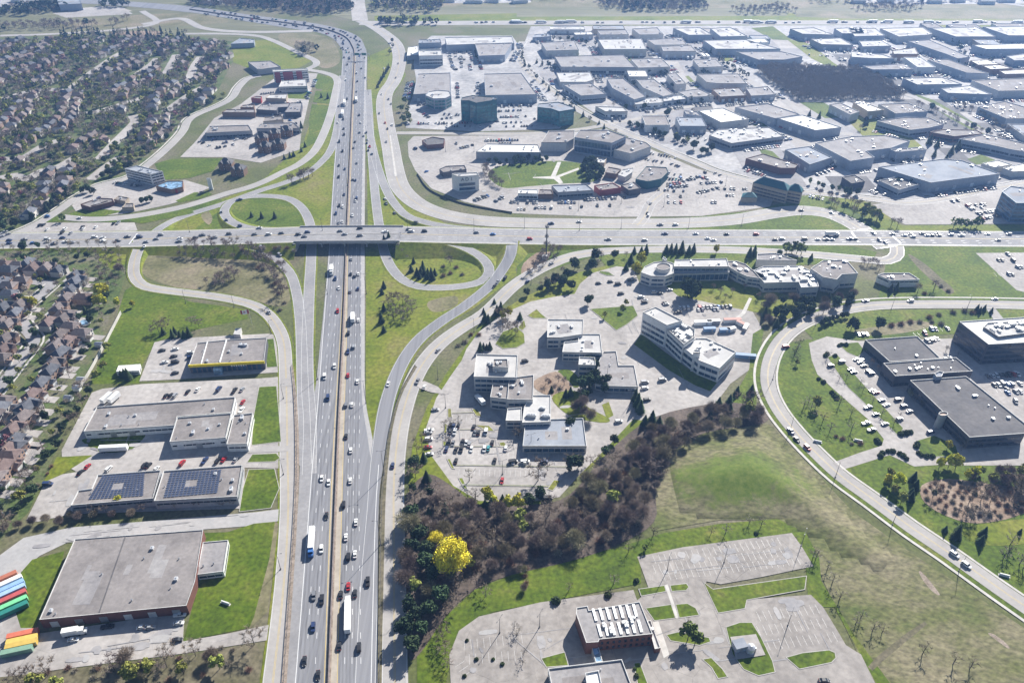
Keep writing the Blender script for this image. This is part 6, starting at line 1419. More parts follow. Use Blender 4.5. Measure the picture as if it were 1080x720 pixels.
for c in CARS[NIND:]:
    q = MB(); D = CARD[c['t']]; loft(q, D['st']); x0, x1, X0, X1, w0, w1, z0, z1 = D['cab']; q.box(((X0+X1)/2, 0, z1-.02), (X1-X0, 2*w1, .06)); nb = len(q.f); frust(q, x0, x1, X0, X1, w0, w1, z0, z1-.03)
    ca, sa = math.cos(c['a']), math.sin(c['a']); o = len(m.v); ci = list(PAINT).index(c['c'])
    m.v += [(c['p'].x+x*ca-y*sa, c['p'].y+x*sa+y*ca, c['p'].z+z+.02) for x, y, z in q.v]; m.f += [tuple(i+o for i in f) for f in q.f]; m.m += [ci]*nb+[len(PAINT)]*(len(q.f)-nb)
if m.f: tag(m.build('distant_parked_cars', mats), 'far cars parked across the lots', 'cars', None, 'stuff')
print('cars', len(CARS))
# ---- trucks
def truck(p, a, cabc, boxc, label, trailer=13.5, group='trucks on the freeway', cab=True, key=None):
    root = empty('semi_truck' if cab else 'semi_trailer', p[:], a); tag(root, label, 'truck' if cab else 'trailer', group)
    m = MB(); m.box((0, 0, 1.1), (trailer, 2.55, 2.85)); m.build('trailer_box', boxc, root)
    m = MB(); m.box((0, 0, .75), (trailer-1, 1.2, .34)); m.build('chassis', 'metal_dark', root)
    for x in (-trailer/2+1.2, -trailer/2+2.5):
        for s in (-1, 1):
            m = MB(); m.tube((x, s*.85, .5), (x, s*1.25, .5), .5, .5, 12); m.build('wheel', 'rubber', root)
    if cab:
        f = trailer/2+.9
        m = MB(); m.box((f+1.6, 0, .7), (1.6, 2.2, 1.5)); m.box((f, 0, .7), (2.6, 2.4, 2.6), taper=.94); m.build('cab', cabc, root)
        m = MB(); m.box((f+1.28, 0, 2.0), (.12, 2.1, .9)); m.build('windscreen', 'car_glass', root)
        for x in (f-.9, f+1.7):
            for s in (-1, 1):
                m = MB(); m.tube((x, s*.8, .5), (x, s*1.2, .5), .5, .5, 12); m.build('wheel', 'rubber', root)
    else:
        m = MB(); m.box((trailer/2-1.8, 0, 0), (.3, 1.8, .8)); m.build('landing_leg', 'metal_dark', root)
    return root
def head(p, ln, flip=False):
    i = min(range(len(ln)-1), key=lambda j: (ln[j]-p).length_squared); d = ln[i+1]-ln[i]; return math.atan2(d.y, d.x)+(math.pi if flip else 0)
for x, y, cabc, boxc, lab, fl, tl in ((329.2, 571, 'paint_blue', 'trim_white', 'white semi truck with blue cab in the southbound lanes', True, 13.5), (367.3, 653, 'paint_white', 'trim_white', 'all-white semi truck in the northbound lanes, nearest the camera', False, 15.5),
        (350, 286, 'paint_white', 'trim_white', 'white box truck southbound just this side of the overpass', True, 8), (372.3, 338, 'paint_white', 'trim_white', 'white box truck northbound halfway down the freeway', False, 8),
        (363.5, 110, 'paint_white', 'trim_white', 'white truck southbound far up the freeway beside a lorry', True, 11), (361.5, 121, 'paint_white', 'trim_white', 'second white truck southbound behind the first far up', True, 11), (376, 107, 'paint_grey', 'trim_white', 'white-bodied truck northbound far up the freeway', False, 10)):
    p = onground(x, y); truck(p, head(p, MED, fl), cabc, boxc, lab, tl)
p = onground(875, 248.5); truck(p, R(0), 'paint_white', 'trim_white', 'white box truck waiting on the arterial at the east junction', 8)
p = onground(121, 475.5); truck(p, R(1)+math.atan2((W(134, 474)-W(108, 475)).y, (W(134, 474)-W(108, 475)).x), 'paint_white', 'trim_white', 'lone white semi trailer on the workshop yard beside an oval lawn', 15, 'parked trailers', False)
for i, (x, y, lab) in enumerate(((113.5, 422.5, 'short white trailer at the workshop rear, farther from the freeway'), (121.5, 422, 'short white trailer at the workshop rear, nearer the freeway'))):
    p = onground(x, y); truck(p, R(72), 'paint_white', 'trim_white', lab, 8, 'parked trailers', False)
p = onground(76, 669); root = truck(p, R(12), 'paint_white', 'trim_white', 'white box truck parked in front of the brick warehouse', 6.5, 'parked trucks')
p = onground(507.5, 425.5); truck(p, R(120), 'paint_white', 'trim_white', 'white box truck in the shadow of the stepped office complex', 6.5, 'parked trucks')
# trailers at the industrial docks
TRP = None
def dock(s, place):
    global TRP
    for a in s.split(';'):
        x0, y0, x1, y1, n = [float(v) for v in a.split(',')]; A, B = W(x0, y0), W(x1, y1); n = int(n); d = B-A; h = math.atan2(d.y, d.x)+math.pi/2
        for i in range(n):
            if rnd.random() < .25: continue
            p = A.lerp(B, (i+.5)/n); p.z = gz(p.x, p.y)
            if TRP is None: TRP = truck(p, h, 'paint_white', 'trim_white', 'x', 12, 'parked trailers', False); o = TRP
            else: o = copy_tree(TRP, p, h)
            later(o, 'parked white trailer', place, 'trailer', 'parked trailers', p.x)
dock("590,57,612,57,4;722,62,748,61,6;812,82,872,73,9;855,70,885,76,5", 'in the yards behind the bare wood')
for k_ in range(18):
    x_ = rnd.uniform(400, 1076); p_ = W(x_, 24.4+rnd.choice((-.22, .22))); p_.z = gz(p_.x, p_.y); o_t = truck(p_, rnd.choice((0, math.pi)), 'paint_white', 'trim_white', 'x', 13, 'far highway trucks'); later(o_t, 'tiny white truck', 'on the far boundary highway', 'truck', 'far highway trucks', p_.x)
dock("905,48,935,47,5;970,55,1005,62,6;1010,42,1048,42,6", 'along the far dock rows')
dock("838,135,850,134,2;925,164,940,168,3;740,90,756,89,3;690,66,704,65,3", 'in the middle industrial yards')
# ---- shipping containers
def container(px, py, dirpx, colr, label, L=12.2, group='stored shipping containers'):
    m_name = 'container_'+label.split()[0]
    if m_name not in MATS: plain(m_name, colr, .55, .1, .4, .1, .5)
    e = W(px, py, 2.6); t = (W(px+dirpx[0], py+dirpx[1], 2.6)-e).normalized(); c = e+t*L/2
    root = empty('shipping_container', (c.x, c.y, gz(c.x, c.y)), math.atan2(t.y, t.x)); tag(root, label, 'container', group)
    m = MB(); m.box((0, 0, .12), (L, 2.4, 2.45)); 
    n = 24
    for i in range(n):
        x = -L/2+L*(i+.5)/n
        for s in (-1, 1): m.box((x, s*1.2, .25), (L/n*.45, .08, 2.2))
    m.build('shell', m_name, root)
    for i in (-1, 1):
        m = MB(); m.box((-L/2-.02, i*.58, .2), (.06, 1.1, 2.25)); m.build('door', m_name, root)
    for sx in (-1, 1):
        for sy in (-1, 1):
            m = MB(); m.box((sx*(L/2-.08), sy*1.14, 0), (.2, .2, 2.68)); m.build('corner_post', 'metal_grey', root)
dv = (-19, 8.6)
for x, y, c, lab in ((17, 602, (.45, .16, .10), 'rust-brown container at the back of the lawn-side stack row'), (22.3, 606, (.78, .78, .76), 'white container in the lawn-side row'), (24.5, 611, (.28, .45, .70), 'mid-blue container in the lawn-side row'), (25.6, 615.5, (.36, .52, .74), 'pale-blue container touching the mid-blue one'),
        (26.8, 621.5, (.50, .10, .10), 'red container between pale blue and green ones'), (28, 628, (.20, .62, .30), 'green bright container second from the dark green end'), (28.4, 634, (.03, .22, .18), 'dark-green container at the lawn-side row end')): container(x, y, dv, c, lab)
dv = (-28, 6)
for x, y, c, lab in ((39.5, 663.5, (.62, .17, .10), 'orange-red container against the brick warehouse corner'), (39, 669.5, (.70, .50, .12), 'yellow container behind the orange-red one'), (38, 674.5, (.60, .42, .10), 'amber container in the warehouse corner row'), (33.5, 681, (.22, .36, .26), 'sage-green container at the warehouse row front')): container(x, y, dv, c, lab)
plain('site_red', (.34, .14, .11)); plain('site_blue', (.13, .22, .36))
# construction site clutter behind the slab office
for x, y, L, a, c, lab in ((741, 342, 12, 4, 'trim_white', 'long white site cabin behind the slab office'), (752, 341, 9, 4, 'paint_silver', 'grey site cabin between white and red-roofed ones'), (772, 339.5, 12, 3, 'wall_red', 'long red-roofed site cabin by the yard corner'), (782, 343.5, 8, -48, 'wall_red', 'angled red-roofed site cabin at the yard corner'), (748, 349, 8, 3, 'paint_blue', 'bright blue site container in the building yard'), (764, 350, 7, 3, 'paint_blue', 'smaller blue site container by a skip'), (771, 349, 6, 20, 'trim_white', 'white site container near the yard exit'), (786, 347, 7, 60, 'paint_silver', 'pale site container at the yard exit'), (785, 377, 14, -8, 'paint_blue', 'long blue tarpaulin-covered load beside the slab office end')):
    p = onground(x, y); root = empty('site_cabin', p[:], R(a)); tag(root, lab, 'cabin', 'site cabins')
    c = {'wall_red': 'site_red', 'paint_blue': 'site_blue'}.get(c, c); m = MB(); m.box((0, 0, .15), (L, 2.6, 2.4)); m.build('wall', 'trim_white' if c == 'site_red' else c, root); m = MB(); m.box((0, 0, 2.55), (L+.2, 2.8, .2)); m.build('roof', c, root)
    m = MB(); m.box((L*.2, -1.32, .3), (1, .06, 1.9)); m.build('door', 'metal_grey', root)
# ================================================================== HOUSES
noise_col('house_roof', [(.115, .095, .094), (.16, .135, .13), (.21, .175, .168)], .3, 6, fine=2.5, space='object', objvar=.22)
noise_col('house_roof_slate', [(.08, .085, .10), (.115, .12, .14), (.16, .165, .18)], .3, 6, fine=2.5, space='object', objvar=.22)
noise_col('house_roof_rust', [(.12, .088, .082), (.16, .115, .106), (.20, .15, .138)], .3, 6, fine=2.5, space='object', objvar=.2)
noise_col('house_brick', [(.27, .18, .14), (.34, .24, .19), (.40, .30, .25)], .4, 5, fine=3, space='object', objvar=.2)
noise_col('house_siding', [(.52, .49, .45), (.60, .57, .53)], .4, 4, space='object', objvar=.12)
def gable(mb, x0, x1, y0, y1, z, rise, axis='x', o=.5, hipped=0.0):
    if axis == 'x':
        x0 -= o; x1 += o; y0 -= o; y1 += o; ym = (y0+y1)/2; h = hipped*(x1-x0)
        mb.add([(x0, y0, z), (x1, y0, z), (x1, y1, z), (x0, y1, z), (x0+h, ym, z+rise), (x1-h, ym, z+rise)], [(0, 1, 5, 4), (1, 2, 5), (2, 3, 4, 5), (3, 0, 4), (3, 2, 1, 0)])
    else:
        x0 -= o; x1 += o; y0 -= o; y1 += o; xm = (x0+x1)/2; h = hipped*(y1-y0)
        mb.add([(x0, y0, z), (x1, y0, z), (x1, y1, z), (x0, y1, z), (xm, y0+h, z+rise), (xm, y1-h, z+rise)], [(0, 1, 4), (1, 2, 5, 4), (2, 3, 5), (3, 0, 4, 5), (3, 2, 1, 0)])
def house_proto(v, roofm, wallm, full):
    root = empty('house', (0, 0, -500)); wl = MB(); rf = MB()
    if v == 0:
        wl.box((0, 0, -.3), (12, 9, 5.9)); wl.box((4, -5.4, -.3), (5.5, 3.5, 3.3)); gable(rf, -6, 6, -4.5, 4.5, 5.6, 3.4, 'x', hipped=.26); gable(rf, 1.25, 6.75, -7.2, -3.5, 3.0, 2.0, 'y', .4)
    elif v == 1:
        wl.box((0, 0, -.3), (10, 13, 5.7)); wl.box((-3.0, -7.6, -.3), (5, 3, 3.2)); gable(rf, -5, 5, -6.5, 6.5, 5.4, 3.2, 'y', hipped=.25); gable(rf, -5.5, -.5, -9.2, -6, 2.9, 1.8, 'y', .4)
    elif v == 2:
        wl.box((0, 1, -.3), (13, 8, 3.6)); wl.box((-3.5, -4.6, -.3), (6, 5, 3.4)); gable(rf, -6.5, 6.5, -3, 5, 3.3, 2.6, 'x', hipped=.0); gable(rf, -6.5, -.5, -7.1, 1, 3.1, 2.5, 'y', .5)
    else:
        wl.box((0, 0, -.3), (13, 10, 5.8)); gable(rf, -6.5, 6.5, -5, 5, 5.5, 3.0, 'x', hipped=.3); wl.box((3.2, -5.6, -.3), (4, 1.6, 5.8)); gable(rf, 1.2, 5.2, -6.5, 0, 5.45, 2.5, 'y', .4)
    wl.build('wall', wallm, root); ro = rf.build('roof', roofm, root)
    if full:
        ch = MB(); ch.box((2.2, 2.0, 5.5 if v != 2 else 3.5), (.9, .9, 4.0 if v != 2 else 3)); c = ch.build('chimney', 'house_brick', ro)
        y = {0: -7.17, 1: -9.12, 2: -7.12, 3: -5.02}[v]; x = {0: 4, 1: -3, 2: -3.5, 3: -3}[v]
        g = MB(); g.box((x, y, 0), (4.4, .12, 2.3)); g.build('garage_door', 'wall_white', root)
        for k in (-3.5, 0, 3.5):
            for z in ((1.0, 3.6) if v != 2 else (1.0,)):
                q = MB(); yy = {0: 4.5, 1: 6.5, 2: 5.0, 3: 5.0}[v]; q.box((k, yy+.03, z), (1.5, .1, 1.3)); q.build('window', 'glass_dark', root)
                q = MB(); yy = {0: -4.5, 1: -6.5, 2: -3.0, 3: -5.0}[v]
                if k != 3.5 or v == 1: q.box((k, yy-.03, z), (1.4, .1, 1.3)); q.build('window', 'glass_dark', root)
        dr = MB(); dr.box(({0: -1.5, 1: 1.5, 2: 2, 3: .2}[v], {0: -4.55, 1: -6.55, 2: -3.05, 3: -5.05}[v], 0), (1.1, .1, 2.1)); dr.build('door', 'wall_brown', root)
    return root
_hp = {}
def house(p, rz, v, roofm, wallm, full, place, sc=1.0):
    k = (v, roofm, wallm, full)
    if k not in _hp: _hp[k] = house_proto(*k); o = _hp[k]; o.location = p; o.rotation_euler = (0, 0, rz); o.scale = (sc,)*3
    else: o = copy_tree(_hp[k], p, rz, sc)
    col_ = {'house_roof': 'brown-roofed', 'house_roof_slate': 'slate-grey-roofed', 'house_roof_rust': 'rusty-red-roofed'}[roofm]
    later(o, f"{col_} {'bungalow' if v == 2 else 'house'}", place, 'house', 'suburban houses', -p[0])
    FOOT.append([(p[0]-7, p[1]-7), (p[0]+7, p[1]-7), (p[0]+7, p[1]+7), (p[0]-7, p[1]+7)])
    HOUSES.append(p); return o
HOUSES = []; NH = [0]; NEARH = []
RM = {'b': 'house_roof', 's': 'house_roof_slate', 'r': 'house_roof_rust'}
def near(s, x0, y0, k, place, ang):
    for a in s.split():
        q = a.split(','); px, py = x0+float(q[0])/k, y0+float(q[1])/k
        p = W(px, py, 5); p.z = gz(p.x, p.y); house(p, R(ang+rnd.uniform(-8, 8)), rnd.choice((0, 1, 3, 3, 0)), RM[q[2]], rnd.choice(('house_brick', 'house_brick', 'house_siding')), True, place, rnd.uniform(.8, .95)); NH[0] += 1; NEARH.append((p, R(ang)))
near("130,165,b 60,205,s 350,185,b 440,200,s 570,240,s 575,288,s 535,350,s 500,415,b 440,490,b 480,575,b 365,605,r 530,625,b 490,545,b 620,410,r 250,190,r 205,150,s", 0, 255, 7.2, 'on the winding street below the arterial', 82)
near("500,415,b 480,505,b 510,560,s 450,660,b 420,715,s 680,395,b 560,470,r", 0, 300, 8, 'on the winding street halfway to the noise fence', 82)
near("340,95,s 265,195,r 230,300,s 190,390,b 110,480,r 120,580,s 60,660,r", 0, 390, 8, 'on the straight street backing onto the workshop hedge', 82)
near("120,60,s 70,150,r 20,250,r -60,330,b -130,430,s", 0, 460, 8, 'on the lowest garden row beside the overhead hedge', 82)
near("30,180,s 20,300,b 50,440,b 30,530,r 0,600,b", 0, 300, 8, 'on the street side nearest the frame edge', 82)
near("20,490,b 0,560,s -60,620,b", 0, 360, 8, 'beside the lower street bend', 82)
near("20,165,r 10,300,s 60,330,b 160,285,b", 0, 255, 7.2, 'at the west end of the short cross street', 0)
near("60,330,s 150,420,b 60,560,b 110,480,s", 0, 262, 7.2, 'by the pink blossom tree corner', 82)
# rows of houses across the far suburb, along its streets
SUB = [W(*p) for p in pp("-8,46 60,42 200,42 240,48 243,62 224,100 190,134 150,168 100,196 60,222 0,242 -8,242")]
streets = [ROADS['street']] if False else []
sd_ = (W(130, 57)-W(72, 96)); sd_.normalize(); sn = Vector((-sd_.y, sd_.x, 0)); cen = sum(SUB, Vector())/len(SUB)
cand = []
for j in range(-40, 41):
    off = j*28.0
    for i in range(-60, 61):
        u_, v_ = i*14.5+rnd.uniform(-2.5, 2.5), off+(6 if j % 2 else -6)+rnd.uniform(-2, 2)
        p = cen+sd_*(u_+18*math.sin(v_*.011))+sn*(v_+26*math.sin(u_*.009+1)+10*math.sin(u_*.027))
        if math.sin(p.x*.021+p.y*.013) > .93: continue
        if not inside(p, SUB): continue
        sxy = proj((p.x, p.y, 0))
        cand.append((sxy[1], p, j))
def near_street(p, d=9.0):
    for ln in STREETS:
        for a in ln:
            if abs(a.x-p.x) < d and abs(a.y-p.y) < d: return True
    return False
STREETS = []
for s in ("0,188 15,185 28,189 45,180 62,176 80,166", "105,168 120,152 135,137 143,128 140,122", "95,190 110,178 128,165", "60,96 73,94 95,78 118,62 128,56", "175,118 190,107 205,97 215,92", "200,83 205,70 212,60", "140,82 160,68 166,62", "175,78 182,66 186,58", "0,168 25,166 50,152 75,146", "90,120 110,116 135,108 150,104", "0,105 40,95 70,96"):
    STREETS.append(smooth_line([W(*p) for p in pp(s)], 4))
STREETS.append(ROADS['suburbrd'])
cand = [c for c in cand if not near_street(c[1], 12)]
cand.sort(key=lambda c: -c[0]); quota = 296-NH[0]
rest = []
ang = math.atan2(sd_.y, sd_.x)
def place_of(px, py):
    row_ = 'nearest the arterial' if py > 190 else 'above the corner hotel' if py > 160 else 'in the middle suburb' if py > 130 else 'in the upper suburb' 
    side = ' by the plaza road' if px > 130 else ' west of the loop' if px < 60 else ''
    return row_+side
for n, (py, p, j) in enumerate(cand):
    rm = rnd.choices(['house_roof', 'house_roof_slate', 'house_roof_rust'], [.55, .25, .2])[0]
    v = rnd.choice((0, 1, 3, 3, 0, 2)); rz = ang+(0 if j % 2 else math.pi)+rnd.uniform(-.12, .12)+math.atan(26*.009*math.cos(((p-cen).dot(sd_))*.009+1))+rnd.choice((0, 0, 0, math.pi/2))
    if n < quota:
        px = proj(p)[0]; q = Vector((p.x, p.y, 0.0)); house(q, rz, v, rm, rnd.choice(('house_brick', 'house_siding')), False, place_of(px, py), rnd.uniform(.76, .95))
    else: rest.append((p, rz, v, rm)); HOUSES.append(p)
m = MB(); hm = {'house_roof': 0, 'house_roof_slate': 1, 'house_roof_rust': 2}
for p, rz, v, rm in rest:
    wl = MB(); rf = MB(); wl.box((0, 0, -.3), (12, 9.5, 5.8)); gable(rf, -6, 6, -4.75, 4.75, 5.5, 3.2, 'x', hipped=.25)
    if v in (0, 2): wl.box((3.5, -5.5, -.3), (5, 3, 3.4)); gable(rf, 1, 6, -7, -3, 3.1, 2.2, 'y', .4)
    ca, sa = math.cos(rz), math.sin(rz)
    for q, mi in ((wl, 3 if rnd.random() < .6 else 4), (rf, hm[rm])):
        m.add([(p.x+x*ca-y*sa, p.y+x*sa+y*ca, z) for x, y, z in q.v], q.f, mi)
if m.f: tag(m.build('far_suburb_houses', ['house_roof', 'house_roof_slate', 'house_roof_rust', 'house_brick', 'house_siding']), 'mass of far brown-roofed suburban houses', 'houses', None, 'stuff')
print('houses', NH[0], len(cand), len(rest))
dv_ = MB(); wk_ = MB()
for h, rz in NEARH:
    ca, sa = math.cos(rz), math.sin(rz)
    def tp(x, y): return (h.x+x*ca-y*sa, h.y+x*sa+y*ca, h.z+.12)
    dv_.add([tp(-1.5, -14), tp(4, -14), tp(4, -5), tp(-1.5, -5)], [(0, 1, 2, 3)]); wk_.add([tp(-5, 5.2), tp(2, 5.2), tp(2, 9), tp(-5, 9)], [(0, 1, 2, 3)])
tag(dv_.build('driveway', 'lot_concrete'), kind='structure'); tag(wk_.build('patio', 'shoulder_paving'), kind='structure')
# garden sheds, a pool and drives close to the streets
for (x, y), nm in (((89, 341), 'round'),):
    p = onground(x, y); root = empty('garden_pool', p[:]); tag(root, 'round white-rimmed garden pool behind the brown houses', 'pool')
    m = MB(); m.ring([(4*math.cos(i*math.pi/10), 4*math.sin(i*math.pi/10)) for i in range(20)], .5, 0, 1.1); m.build('rim', 'trim_white', root)
    m = MB(); m.prism([(3.4*math.cos(i*math.pi/10), 3.4*math.sin(i*math.pi/10)) for i in range(20)], 0, .8); m.build('water', 'glass_pale', root)
for (x, y), lab in (((86, 402), 'blue-grey garden shed by the noise fence end'), ((82, 411), 'small pale garden shed by the hedge'), ((73, 421.5), 'blue garden shed with white trim on a narrow lawn'), ((105, 365), 'white garden shed against the noise fence')):
    p = onground(x, y); root = empty('garden_shed', p[:], R(-6)); tag(root, lab, 'shed', 'garden sheds')
    m = MB(); m.box((0, 0, 0), (4.2, 3.2, 2.2)); m.build('wall', 'wall_white', root); m = MB(); gable(m, -2.1, 2.1, -1.6, 1.6, 2.2, 1.1, 'x', .25); m.build('roof', 'roof_bluegrey', root); m = MB(); m.box((.6, -1.63, 0), (1, .08, 1.8)); m.build('door', 'metal_pale', root)
# ================================================================== TREES
def leafmat(name, c, var=.3, shade=0.35):
    m, t, b = _base(name, .9, spec=.1); N = t.nodes.new; L = t.links.new
    g = N("ShaderNodeTexCoord"); n = N("ShaderNodeTexNoise"); n.inputs['Scale'].default_value = .8; n.inputs['Detail'].default_value = 3; L(g.outputs['Object'], n.inputs[0])
    oi = N("ShaderNodeObjectInfo"); ad = N("ShaderNodeMath"); ad.operation = 'ADD'; L(n.outputs[0], ad.inputs[0]); L(oi.outputs['Random'], ad.inputs[1])
    mr = N("ShaderNodeMapRange"); mr.inputs[1].default_value = .3; mr.inputs[2].default_value = 1.7; mr.inputs[3].default_value = 1-var; mr.inputs[4].default_value = 1+var; L(ad.outputs[0], mr.inputs[0])
    hs = N("ShaderNodeHueSaturation"); hs.inputs['Color'].default_value = (*c, 1); mh = N("ShaderNodeMapRange"); mh.inputs[3].default_value = .485; mh.inputs[4].default_value = .515; L(oi.outputs['Random'], mh.inputs[0]); L(mh.outputs[0], hs.inputs['Hue']); L(mr.outputs[0], hs.inputs['Value'])
    L(hs.outputs[0], b.inputs['Base Color']); return m
leafmat('bark', (.10, .085, .07)); leafmat('twig_brown', (.225, .18, .14), .45); leafmat('twig_mauve', (.235, .185, .16), .45); leafmat('twig_olive', (.25, .22, .14), .4); leafmat('twig_pale', (.33, .29, .23)); leafmat('twig_red', (.28, .18, .13))
leafmat('needle_dark', (.04, .06, .032)); leafmat('needle_green', (.055, .085, .04)); leafmat('leaf_bud', (.27, .28, .07)); leafmat('leaf_green', (.13, .17, .045)); leafmat('leaf_yellow', (.50, .48, .06)); leafmat('leaf_bright', (.74, .64, .06), .3); leafmat('blossom_pink', (.30, .15, .17)); leafmat('hedge_green', (.055, .075, .03))
tr = random.Random(21)
def rv(): 
    while True:
        v = Vector((tr.uniform(-1, 1), tr.uniform(-1, 1), tr.uniform(-1, 1)))
        if .05 < v.length < 1: return v.normalized()
def quad(mb, c, s, n=None, asp=1.0, mi=0):
    n = n or rv(); a = n.orthogonal().normalized(); a.rotate(Matrix.Rotation(tr.uniform(0, 6.28), 3, n)); b = n.cross(a); a = a*s; b = b*s*asp
    mb.add([c-a-b, c+a-b*.6, c+a*.8+b, c-a*.7+b*.9], [(0, 1, 2, 3)], mi)
def twig(mb, p, q, w_, mi=0):
    d = (q-p).normalized(); s = d.cross(rv())
    if s.length < .01: return
    s = s.normalized()*w_; mb.add([p-s, p+s, q+s*.4, q-s*.4], [(0, 1, 2, 3)], mi)
def trunk_mb(h, r, limbs=5, spread=.5):
    m = MB(); m.tube((0, 0, -.3), (0, 0, h*.55), r, r*.6, 6, 0, False); m.tube((0, 0, h*.55), (0, 0, h*.85), r*.6, r*.15, 5, 0, False); ends = []
    for i in range(limbs):
        a = i*6.283/limbs+tr.uniform(-.3, .3); z = h*tr.uniform(.25, .55); e = Vector((math.cos(a)*h*spread*.5, math.sin(a)*h*spread*.5, z+h*tr.uniform(.18, .35)))
        m.tube((0, 0, z), e, r*.4, r*.12, 4, 0, False); ends.append((Vector((0, 0, z)), e))
    return m, ends
def proto_tree(name, tm, trunkm, cm, crownm):
    o = tm.build(name, trunkm); c = cm.build('crown', crownm, o); o.location = (0, 0, -500); return o
def bare(h, rad, n, mat):
    tm, ends = trunk_mb(h, .2, 7, rad*2/h); c = MB()
    tips = []
    for a, e in ends:
        for _ in range(6):
            q = e+Vector((tr.gauss(0, 1), tr.gauss(0, 1), tr.uniform(-.2, 1.3)))*rad*.34; tips.append((e, q)); twig(c, e, q, .10)
    for _ in range(8):
        e = Vector((0, 0, h*tr.uniform(.6, .85))); q = e+Vector((tr.gauss(0, .8), tr.gauss(0, .8), tr.uniform(.2, 1)))*rad*.4; tips.append((e, q)); twig(c, e, q, .1)
    for _ in range(n):
        a, b = tr.choice(tips); f = tr.uniform(.3, 1.05); p = a.lerp(b, f); d = rv(); d.z = abs(d.z)*.8+.15; q = p+d*tr.uniform(.6, 1.5)*rad*.26; twig(c, p, q, tr.uniform(.035, .085)*rad/3.5)
    return proto_tree('bare_tree', tm, 'bark', c, mat)
def dome(h, rad, n, mat):
    tm, ends = trunk_mb(h, .2, 6, rad*1.6/h); c = MB(); lob = [(Vector((tr.uniform(-.45, .45)*rad, tr.uniform(-.45, .45)*rad, h*tr.uniform(.48, .62))), rad*tr.uniform(.5, .72)) for _ in range(7)]
    for _ in range(n):
        o, r_ = tr.choice(lob); v = rv(); v.z = v.z*.8+.15; v.normalize(); p = o+v*r_*tr.uniform(.35, .7); q = o+(v+rv()*.28)*r_*tr.uniform(.9, 1.1); twig(c, p, q, tr.uniform(.03, .065))
    return proto_tree('bare_tree', tm, 'bark', c, mat)
def leafy(h, rx, rz, n, mat, cl=16, size=.42, gap=.55, name='leafy_tree', base=.32):
    tm, ends = trunk_mb(h, .2, 6, rx*1.4/h); c = MB(); cz = h*(base+(1-base)/2)
    for i in range(cl):
        d = rv(); r_ = tr.uniform(.35, .85); cc = Vector((d.x*rx*r_, d.y*rx*r_, cz+d.z*rz*r_)); cr = rx*tr.uniform(.28, .45)
        for _ in range(n//cl):
            v = rv()*cr*tr.uniform(.5, 1.05); v.z *= .8; quad(c, cc+v, size*tr.uniform(.6, 1.2), (v.normalized()+rv()*.8).normalized())
    return proto_tree(name, tm, 'bark', c, mat)
def conifer(h, rad, n, mat, name='conifer_tree'):
    tm = MB(); tm.tube((0, 0, -.3), (0, 0, h*.95), .22, .03, 6, 0, False); c = MB()
    whorl = int(h*1.5)
    for _ in range(n):
        k = tr.random()**1.3; z = h*(.06+.94*k); rr = rad*(1-k)**.85*tr.uniform(.35, 1.05)*(1+.18*math.sin(k*whorl*6.28)); a = tr.uniform(0, 6.283)
        p = Vector((math.cos(a)*rr, math.sin(a)*rr, z)); d = Vector((math.cos(a), math.sin(a), -.45)).normalized(); s = Vector((-math.sin(a), math.cos(a), 0))
        L_ = .42*tr.uniform(.7, 1.3)+.25*(1-k); w_ = .22*tr.uniform(.7, 1.4)+.1*(1-k)
        c.add([p-d*L_, p+s*w_+d*.1*L_, p+d*L_, p-s*w_+d*.1*L_], [(0, 1, 2, 3)])
    return proto_tree(name, tm, 'bark', c, mat)
def shrub(r_, h, n, mat, twiggy=False):
    tm = MB()
    for i in range(4): a = i*1.57; tm.tube((0, 0, -.2), (math.cos(a)*r_*.5, math.sin(a)*r_*.5, h*.6), .06, .03, 4, 0, False)
    c = MB()
    for _ in range(n):
        v = rv(); v = Vector((v.x*r_, v.y*r_, abs(v.z)*h))*tr.uniform(.55, 1.0)
        if twiggy: q = v+rv()*.7; q.z = max(.1, q.z); twig(c, v*.4, q, .05)
        else: quad(c, v, .26*tr.uniform(.6, 1.3), (v.normalized()+rv()*.7).normalized())
    o = tm.build('shrub', 'bark'); c.build('crown', mat, o); o.location = (0, 0, -500); return o
